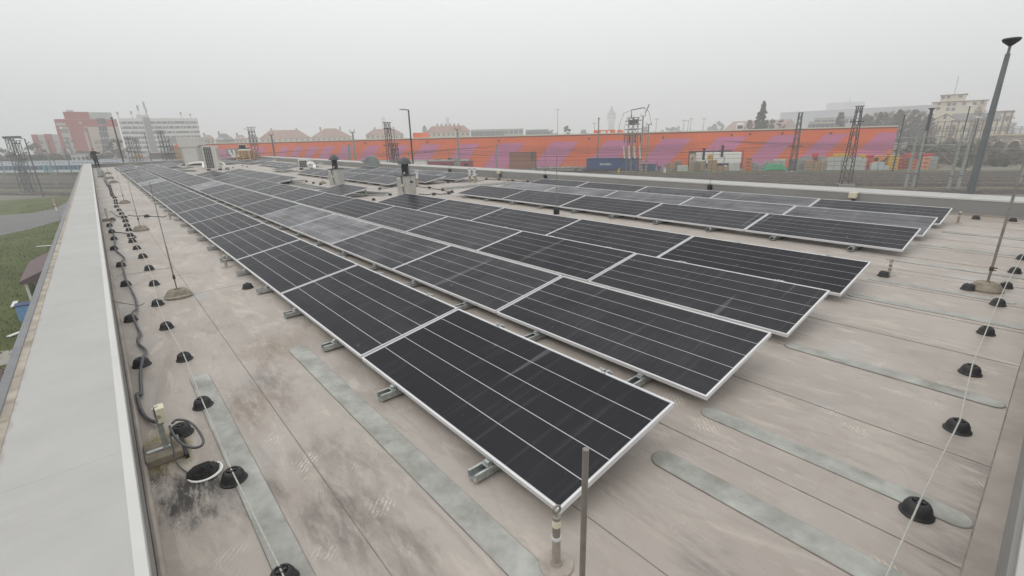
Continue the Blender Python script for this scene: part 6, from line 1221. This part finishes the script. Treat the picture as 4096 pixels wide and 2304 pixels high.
# --- water tower
p = at_depth(*a4(1108, 550), 820); t = thing('water_tower', (p.x, p.y, GZ), 'old water tower with a spire fading in the haze', 'water tower'); k = 820 / FPX * .3106; zf_ = lambda y: z_at(p.x, p.y, a4(0, y)[1]) - GZ
MB().lathe([(0, 0), (41 * k, 0), (36 * k, zf_(470)), (0, zf_(470))], n=20).build('shaft', M_MGR, t, smooth=True); MB().lathe([(0, zf_(470)), (38 * k, zf_(470)), (51 * k, zf_(415)), (52 * k, zf_(360)), (0, zf_(360))], n=20).build('tank', M_BEIGE, t, smooth=True); MB().lathe([(0, zf_(362)), (56 * k, zf_(362)), (55 * k, zf_(348)), (30 * k, zf_(300)), (16 * k, zf_(280)), (14 * k, zf_(265)), (3 * k, zf_(240)), (0, zf_(238))], n=20).build('spire', M_TILEG, t, smooth=True)
for a_ in range(10): an = math.pi * (1.0 + a_ / 9) + RZF; MB().box((51.5 * k * math.cos(an), 51.5 * k * math.sin(an), zf_(395)), (1.0, 1.0, 2.4), an).build('window', M_PANE, t)
# --- flood light masts on the horizon
for j, (x, y) in enumerate(((895, 465), (1695, 408), (2050, 425), (2105, 432), (2142, 405), (2308, 405), (422, 285))):
    p = at_depth(*a4(x, y), 330); t = thing('floodlight_mast', (p.x, p.y, GZ), '%s thin floodlight mast in the haze above the warehouse roof' % nth(j), 'lamp post', 'floodlight masts in the haze'); h = p.z - GZ; MB().lathe([(0, 0), (.3, 0), (.14, h), (0, h)], n=8).build('shaft', M_MAST, t); MB().b(-1.4, 1.4, -.2, .2, h - .2, h + .3).build('lamp_bar', M_LGREY, t)
t, w_, zt, lo = house(a5(795, 0)[0], a5(892, 0)[0], a5(0, 458)[1], 190, 'white tour bus upper deck showing above the warehouse roof', 'bus', name='bus'); MB().b(-w_ / 2, w_ / 2, 0, 2.5, zt - 4.0, zt).build('body', M_WHITE, t, bevel=.5); MB().b(-w_ / 2 + .4, w_ / 2 - .4, -.03, 0, zt - 2.2, zt - .9).build('windscreen', M_GLASS, t); MB().b(-w_ / 2 + .3, w_ / 2 - .3, .2, 2.3, 0, zt - 4.0).build('chassis', M_DARK, t)
# --- long reddish roof, grey hall, pale sheds behind the warehouse at the right
t, w_, zt, lo = house(a5(640, 0)[0], a5(1360, 0)[0], a5(0, 440)[1], 400, 'long hazy hall with reddish roof behind the dark conifer', depR=360, name='long_hall'); MB().b(-w_ / 2, w_ / 2, 0, 25, 0, zt - 6).build('wall', M_PGR, t); MB().prism([(-.5, zt - 6), (25.5, zt - 6), (12.5, zt + 1.0)], 'x', -w_ / 2 - .5, w_ / 2 + .5).build('roof', M_TILE, t)
t, w_, zt, lo = house(a5(1368, 0)[0], a6(1405, 0)[0], a5(0, 278)[1], 560, 'huge plain grey hall fading in the haze at the right', depR=450, name='grey_hall'); M_HALL = pl('grey_hall_sheet', (.30, .325, .34)); MB().b(-w_ / 2, w_ / 2, 0, 60, 0, zt - .6).build('wall', M_HALL, t); MB().b(-w_ / 2 - .3, w_ / 2 + .3, -.3, 60, zt - .6, zt).build('roof_edge', M_MGR, t)
for k in range(1, 9): x = -w_ / 2 + w_ * k / 9; MB().b(x - .08, x + .08, -.05, 0, 0, zt - .7).build('sheet_joint', M_MGR, t)
t, w_, zt, lo = house(a5(1960, 0)[0], a5(2450, 0)[0], a5(0, 190)[1], 800, 'second grey hall step rising faintly behind the huge hall', name='grey_hall'); MB().b(-w_ / 2, w_ / 2, 0, 30, 0, zt - .4).build('wall', M_HALL, t); MB().b(-w_ / 2, w_ / 2, 0, 30, zt - .4, zt).build('roof_edge', M_MGR, t); MB().tube([(w_ * .1, 10, zt), (w_ * .1, 10, zt + 9)], .8, 6).build('antenna', M_MGR, t)
flatb(1800, 2340, 385, 470, 260, 'pale low shed with flat roof before the grey hall', a5, M_PGR, 6); flatb(1735, 2150, 435, 500, 230, 'cream low shed with shutters before the grey hall', a5, M_CRM, 7)
# --- cream mill, timbered house, arches at the right
M_CRY = pl('yellow_cream_render', (.66, .60, .47)); M_OCB = pl('brown_timber', (.22, .13, .09))
t, w_, zt, lo = house(a6(1405, 0)[0], a6(2110, 0)[0], a6(0, 182)[1], 215, 'cream flat-roofed mill with a set-back top floor at the right', name='cream_mill')
MB().b(-w_ / 2, w_ / 2, 0, 18, 0, zt).build('wall', M_CRY, t); MB().b(-w_ / 2 - .4, w_ / 2 + .4, -.4, 18.4, zt, zt + .3).build('roof', M_OCB, t)
(xa, za), (xb, _) = lo(*a6(1510, 105)), lo(*a6(1840, 100)); up_ = MB().b(xa, xb, 1, 12, zt + .3, za).build('upper_floor', M_CRY, t); MB().b(xa - .4, xb + .4, .6, 12.4, za, za + .3).build('upper_roof', M_OCB, up_); MB().tube([((xa + xb) / 2, 5, za), ((xa + xb) / 2, 5, za + 8)], .12, 5).build('antenna', M_MGR, up_)
for x, y in ((1480, 225), (1605, 240), (1675, 235), (1800, 228), (1935, 228), (1465, 290), (1590, 300), (1660, 300)): q_ = lo(*a6(x, y)); put('window', win_mesh(1.25, 1.35), t, loc=(q_[0], 0, q_[1]))
for x, y in ((1530, 145), (1600, 140), (1755, 132)): q_ = lo(*a6(x, y)); put('window', win_mesh(1.1, 1.2), t, loc=(q_[0], 1.0, q_[1]))
t, w_, zt, lo = house(a6(1385, 0)[0], a6(2240, 0)[0], a6(0, 425)[1], 190, 'timber-framed cream house with a wide gable before the mill', 'house', name='timbered_house'); zr = lo(*a6(1560, 340))[1]
MB().b(-w_ / 2, w_ / 2, 0, 12, 0, zt).build('wall', M_CRY, t); MB().prism([(-w_ / 2 - .3, zt), (-w_ / 2 + w_ * .44, zt), (-w_ / 2 + w_ * .21, zr)], 'y', 0, 11).build('gable', M_CRY, t); MB().prism([(-.6, zt), (12.6, zt), (6, zr)], 'x', -w_ / 2 + w_ * .3, w_ / 2 + .5).build('roof', M_TILEG, t)
for f in (0, .11, .22, .33, .44, .62, .8, 1): x = -w_ / 2 + w_ * f; MB().b(x - .22, x + .22, -.08, 0, 0, zt).build('timber_post', M_OCB, t)
for f in (0, .45, 1): MB().b(-w_ / 2, w_ / 2, -.1, -.0, zt * (.35 + .63 * f) - .2, zt * (.35 + .63 * f)).build('timber_beam', M_OCB, t)
MB().tube([(-w_ / 2 - .3, -.05, zt), (-w_ / 2 + w_ * .21, -.05, zr), (-w_ / 2 + w_ * .44, -.05, zt)], .22, 4).build('barge_board', M_OCB, t)
for f in (.05, .16, .28, .38, .52, .7, .9): put('window', win_mesh(.9, 1.6), t, loc=(-w_ / 2 + w_ * f, -.02, zt - 3.4)); 
put('window', win_mesh(.9, 1.6), t, loc=(-w_ / 2 + w_ * .2, -.02, zt + .8))
t, w_, zt, lo = house(a6(2150, 0)[0], a6(2450, 0)[0], a6(0, 300)[1], 205, 'cream house with reddish trim at the right edge', 'house', name='trim_house'); MB().b(-w_ / 2, w_ / 2, 0, 12, 0, zt).build('wall', M_CRY, t); MB().b(-w_ / 2 - .3, w_ / 2 + .3, -.3, 12.3, zt - .8, zt).build('cornice', M_OCB, t); MB().b(w_ * .1, w_ * .2, -.1, 0, 0, zt - .8).b(w_ * .42, w_ * .5, -.1, 0, 0, zt - .8).build('pilaster', M_OCB, t)
for f in (-.3, -.05, .3): put('window', win_mesh(1.1, 2.0), t, loc=(w_ * f, 0, zt - 4.2))
# arched stone wall
M_STONE = mat('pale_stone', (.34, .30, .24), .9, var=.2, scale=.8, bump=.3, bscale=3); M_INFILL = mat('arch_brick', (.10, .075, .065), .9, var=.2)  # second colour: dark brown infill behind the stone arches
t, w_, zt, lo = house(a6(2140, 0)[0], a6(2900, 0)[0], a6(0, 600)[1], 150, 'stone retaining wall with brick-filled arches at the right', 'wall', name='arched_wall'); zc = zt
MB().b(-w_ / 2, w_ / 2, .5, 3, 0, zt).build('wall', M_INFILL, t); MB().b(-w_ / 2 - .2, w_ / 2 + .2, -.3, 3.1, zt - .5, zt).build('coping', M_CRM, t)
xs = [lo(*a6(x, 700))[0] for x in (2262, 2462, 2670)]; ra = (lo(*a6(2335, 700))[0] - lo(*a6(2190, 700))[0]) / 2; zs = lo(*a6(2262, 735))[1]
edges = [-w_ / 2] + [v for x in xs for v in (x - ra, x + ra)] + [w_ / 2]
for k in range(0, len(edges), 2): MB().b(edges[k], edges[k + 1], -.1, .5, 0, zt - .5).build('pier', M_STONE, t)
for x in xs:
    pts = [(x + ra * math.cos(a), zs + ra * math.sin(a)) for a in [math.pi * k / 12 for k in range(13)]]; MB().prism(pts + [(x - ra, zt - .5), (x + ra, zt - .5)], 'y', -.1, .5).build('arch_spandrel', M_STONE, t)
    MB().tube([(p_[0], -.12, p_[1]) for p_ in pts], .28, 4).build('arch_ring', M_CRM, t)
t = thing('railing', (at_depth(*a6(1700, 555), 152).x, at_depth(*a6(1700, 555), 152).y, at_depth(*a6(1700, 570), 152).z), 'dark railing along the top of the slope at the right', 'railing', rz=RZF); q = MB()
for z in (0, .5, 1.0): q.b(-32, 60, -.05, .05, z, z + .1)
q.build('rails', M_MDARK, t)
for k in range(38): MB().b(-32 + 2.4 * k, -31.9 + 2.4 * k, -.05, .05, -1.2, 1.0).build('post', M_MDARK, t)
# slope behind the yard
zt_ = at_depth(*a6(2300, 800), 146).z
def slope_z(dep): return GZ + .02 + (zt_ - GZ) * max(0, min(1, (dep - 101) / 45)) ** 1.15
q = MB(); nx, ny = 44, 14; vs = []; rr = random.Random(5)
for j in range(ny + 1):
    dep = 100 + 58 * j / ny
    for i in range(nx + 1):
        b_ = at_depth(a6(985, 0)[0] + (a6(3400, 0)[0] - a6(985, 0)[0]) * i / nx, 620, dep); vs.append((b_.x, b_.y, slope_z(dep) + (rr.uniform(-.35, .35) if j else -.3)))
q.add(vs, [(j * (nx + 1) + i, j * (nx + 1) + i + 1, (j + 1) * (nx + 1) + i + 1, (j + 1) * (nx + 1) + i) for j in range(ny) for i in range(nx)])
tag(q.build('slope_terrain', mat('scrubby_slope', (.13, .10, .065), .95, var=.35, scale=.25, col2=(.21, .17, .12), bump=.8, bscale=1.5, rnd=False, detail=10), smooth=True), kind='structure')
sc = 0
for j in range(64):
    x = 1000 + 1700 * ((j * .618) % 1); dep = 103 + 40 * ((j * .37 + .13 * (j % 5)) % 1); near_arch = x > 2120
    if near_arch: dep = 103 + (dep - 103) * .45
    h_ = rr.uniform(1.6, 3.0) * (1 if near_arch else 1.35); m_ = (M_BARE, M_OLIVE, M_BARE, M_IVY, M_BARE, M_EVER)[j % 6]
    p = at_depth(a6(x, 0)[0], 620, dep)
    tree(Vector((p.x, p.y, 0)), h_, h_ * rr.uniform(1.5, 2.4), '%s scrub bush on the brown slope, counted from the warehouse corner' % ORD20(sc), m_, 420, 'round', .3, twig=(m_ is M_BARE and j % 4 == 0), name='bush', cat='bush', group='scrub on the slope', z0=slope_z(dep) - .15, trunk=.03); sc += 1
# trees
def tr(zf, x, yt, dep, w_, label, m_, shape, n, leaf, twig=False):
    p = at_depth(*zf(x, yt), dep); return tree(Vector((p.x, p.y, GZ)), p.z - GZ, w_, label, m_, n, shape, leaf, twig)
k_ = .3106 / FPX
p = at_depth(*a5(1150, 172), 175); tree(Vector((p.x, p.y, GZ)), p.z - GZ, 165 * k_ * 175 * 2.1, 'tall dark conifer behind the orange warehouse', M_EVER, 5200, 'cone', .55, trunk=.1)
tr(a5, 2150, 320, 200, 90 * k_ * 200 * 1.2, 'slim dark column tree before the grey hall', mat('brown_green', (.075, .065, .045), .9, var=.3), 'column', 1700, .5)
tr(a4, 545, 505, 250, 110 * k_ * 250 * 1.1, 'round tree left of the water tower', M_OLIVE, 'round', 900, .7)
for i, (x, yt, w_, m_) in enumerate(((2420, 385, 110, M_BARE), (2520, 375, 110, M_BARE), (2620, 370, 120, M_BARE))): tr(a5, x, yt, 190, w_ * k_ * 190 * 1.2, '%s bare tree right of the nearer lattice mast' % nth(i), m_, 'round', 1300, .55, i % 2 == 0)
for i, (x, yt, w_) in enumerate(((560, 355, 120), (660, 340, 130), (760, 330, 140), (870, 315, 140), (980, 305, 150), (1080, 310, 140), (1180, 305, 150), (1280, 325, 140), (1350, 345, 110))): tr(a6, x, yt, 182, w_ * k_ * 182 * 1.3, '%s bare brown tree in the row behind the warehouse corner' % nth(i), (M_BARE, M_OLIVE)[i % 3 == 1], 'round', 1700, .6, i % 2 == 1)
for i, (x, yt, w_, dep) in enumerate(((2060, 160, 110, 175), (1980, 300, 140, 165), (1340, 480, 90, 160), (2420, 370, 130, 170), (1420, 500, 90, 158), (1660, 500, 110, 158))): tr(a6, x, yt, dep, w_ * k_ * dep * 1.2, '%s bare tree before the cream buildings' % nth(i), M_BARE, 'round', 1100, .5, True)
for i, (x, yt, w_) in enumerate(((950, 430, 150), (1260, 425, 130), (1380, 415, 120))): tr(a5, x, yt, 200, w_ * k_ * 200, '%s low brown tree beside the tall conifer' % nth(i), (M_BARE, M_OLIVE)[i % 2], 'round', 900, .5)
for i, (zf, x, yt, w_) in enumerate(((a5, 560, 450, 160), (a5, 480, 480, 160), (a4, 1900, 520, 300), (a4, 1560, 520, 200), (a4, 350, 560, 180), (a4, 760, 555, 120))): tr(zf, x, yt, 480, w_ * k_ * 480, '%s hazy tree clump on the horizon above the warehouse' % nth(i), M_OLIVE, 'round', 500, 1.4)
# ------------------------------------------------------------------ the man at the far end
M_SKIN = mat('skin', (.50, .28, .20), .6, var=.08); M_JACK = mat('dark_navy_jacket', (.022, .026, .036), .8, var=.25, scale=6); M_TROU = mat('black_trousers', (.012, .012, .015), .85, var=.25); M_SHOE = mat('dark_shoes', (.02, .017, .015), .7); M_HAIR = mat('dark_hair', (.035, .022, .016), .9)
def man(loc, h, rzz):
    S = h / 1.78; V = []; E = []; R = []
    def v(x, y, z, r, par=None):
        V.append((x * S, y * S, z * S)); R.append(r * S); i = len(V) - 1
        if par is not None: E.append((par, i))
        return i
    pel = v(0, 0, .93, .165); wa = v(0, .01, 1.08, .158, pel); ch = v(0, .015, 1.28, .175, wa); sh = v(0, .01, 1.42, .13, ch); nk = v(0, 0, 1.51, .062, sh); jw = v(0, -.02, 1.585, .078, nk); hd = v(0, -.005, 1.66, .098, jw); v(0, .0, 1.735, .07, hd)
    for sg in (-1, 1):
        hp = v(sg * .09, 0, .86, .115, pel); kn = v(sg * (.12 if sg > 0 else .10), -.03 if sg > 0 else .02, .49, .075, hp); an = v(sg * (.15 if sg > 0 else .1), .02, .09, .052, kn); v(sg * (.16 if sg > 0 else .11), -.14, .035, .04, an)
        so = v(sg * .185, .01, 1.41, .078, sh)
        if sg > 0: el = v(.36, -.04, 1.24, .062, so); wr = v(.55, -.14, 1.36, .045, el); pm = v(.62, -.17, 1.40, .036, wr); base, dr = (.62, -.17, 1.40), (.9, -.3, .3)
        else: el = v(-.27, .03, 1.12, .06, so); wr = v(-.26, -.09, .90, .044, el); pm = v(-.255, -.12, .83, .036, wr); base, dr = (-.255, -.12, .83), (.05, -.25, -.95)
        for k in range(4):
            o = (k - 1.5) * .02; q = v(base[0] + dr[0] * .05, base[1] + dr[1] * .05 + o, base[2] + dr[2] * .05, .0095, pm); v(base[0] + dr[0] * (.085 + .012 * (k in (1, 2))), base[1] + dr[1] * .085 + o - .012, base[2] + dr[2] * .085, .0085, q)
        v(base[0] + dr[0] * .02, base[1] - .05, base[2] + .02, .01, pm)
    me = bpy.data.meshes.new('man_skeleton'); me.from_pydata(V, E, []); ob = bpy.data.objects.new('man_skeleton', me); COL.objects.link(ob)
    ob.modifiers.new('skin', 'SKIN'); sv = me.skin_vertices[0].data
    for i, r in enumerate(R): sv[i].radius = (r, r * (.72 if i in (0, 1, 2, 3) else 1))
    sv[0].use_root = True; ob.modifiers.new('sub', 'SUBSURF').levels = 2
    dg = bpy.context.evaluated_depsgraph_get(); dg.update(); m2 = bpy.data.meshes.new_from_object(ob.evaluated_get(dg)); bpy.data.objects.remove(ob)
    m2.materials.clear()
    for q in (M_JACK, M_TROU, M_SKIN, M_HAIR, M_SHOE): m2.materials.append(q)
    for f in m2.polygons:
        c = f.center / S; i = 0
        if c.z > 1.49: i = 3 if (c.z > 1.70 or (c.y > .03 and c.z > 1.58)) else 2
        elif c.z < .09: i = 4
        elif c.z < .84 and abs(c.x) < .24: i = 1
        if (c.x > .58) or (c.x < -.2 and c.z < .87 and c.z > .7): i = 2
        f.material_index = i; f.use_smooth = True
    o = bpy.data.objects.new('person', m2); COL.objects.link(o); o.location = loc; o.rotation_euler.z = rzz; m2.name = 'person'
    tag(o, 'person in a dark jacket with one arm held out, standing at the far coping end', 'person')
    fz = 1.655 * S
    MB().lathe([(0, -.014), (.012, -.01), (.01, .012), (0, .02)], c=(0, -.108 * S, fz - .03), n=8).build('nose', M_SKIN, o, smooth=True)
    for sg in (-1, 1): MB().lathe([(0, -.008), (.011, 0), (0, .008)], c=(sg * .034, -.094 * S, fz + .01), n=8).build('eye', M_DARK, o); MB().lathe([(0, -.03), (.016, -.01), (.018, .015), (0, .03)], c=(sg * .1 * S, .0, fz - .01), n=8).build('ear', M_SKIN, o, smooth=True)
    MB().b(-.025, .025, -.1 * S, -.085 * S, fz - .075, fz - .065).build('mouth', M_SHOE, o)
    q = MB(); q.lathe([(.19 * S, .80 * S), (.185 * S, .9 * S), (.17 * S, 1.0 * S), (.168 * S, 1.0 * S), (.18 * S, .81 * S)], n=20, sy=.8); q.build('jacket_hem', M_JACK, o, smooth=True)
p = P(386, 671); man((p.x, p.y + .1, .006), z_at(p.x, p.y, 591.5), math.radians(62))
# ------------------------------------------------------------------ the haze over everything
hz = bpy.data.materials.new('haze_air'); hz.use_nodes = True; N, L = nodes_of(hz); N.remove(N['Principled BSDF'])
pv_ = N.new('ShaderNodeVolumePrincipled'); pv_.inputs['Color'].default_value = (.97, .985, 1.0, 1); pv_.inputs['Density'].default_value = HAZE; pv_.inputs['Anisotropy'].default_value = .0
pv_.inputs['Density Attribute'].default_value = ''
L.new(pv_.outputs['Volume'], N['Material Output'].inputs['Volume'])
try: hz.cycles.homogeneous_volume = True
except Exception: pass
o = MB().b(-1600, 1300, -1300, 1600, GZ - 1.0, 75).build('haze', hz); tag(o, 'pale haze hanging over the town', 'haze', kind='stuff'); o.visible_shadow = True
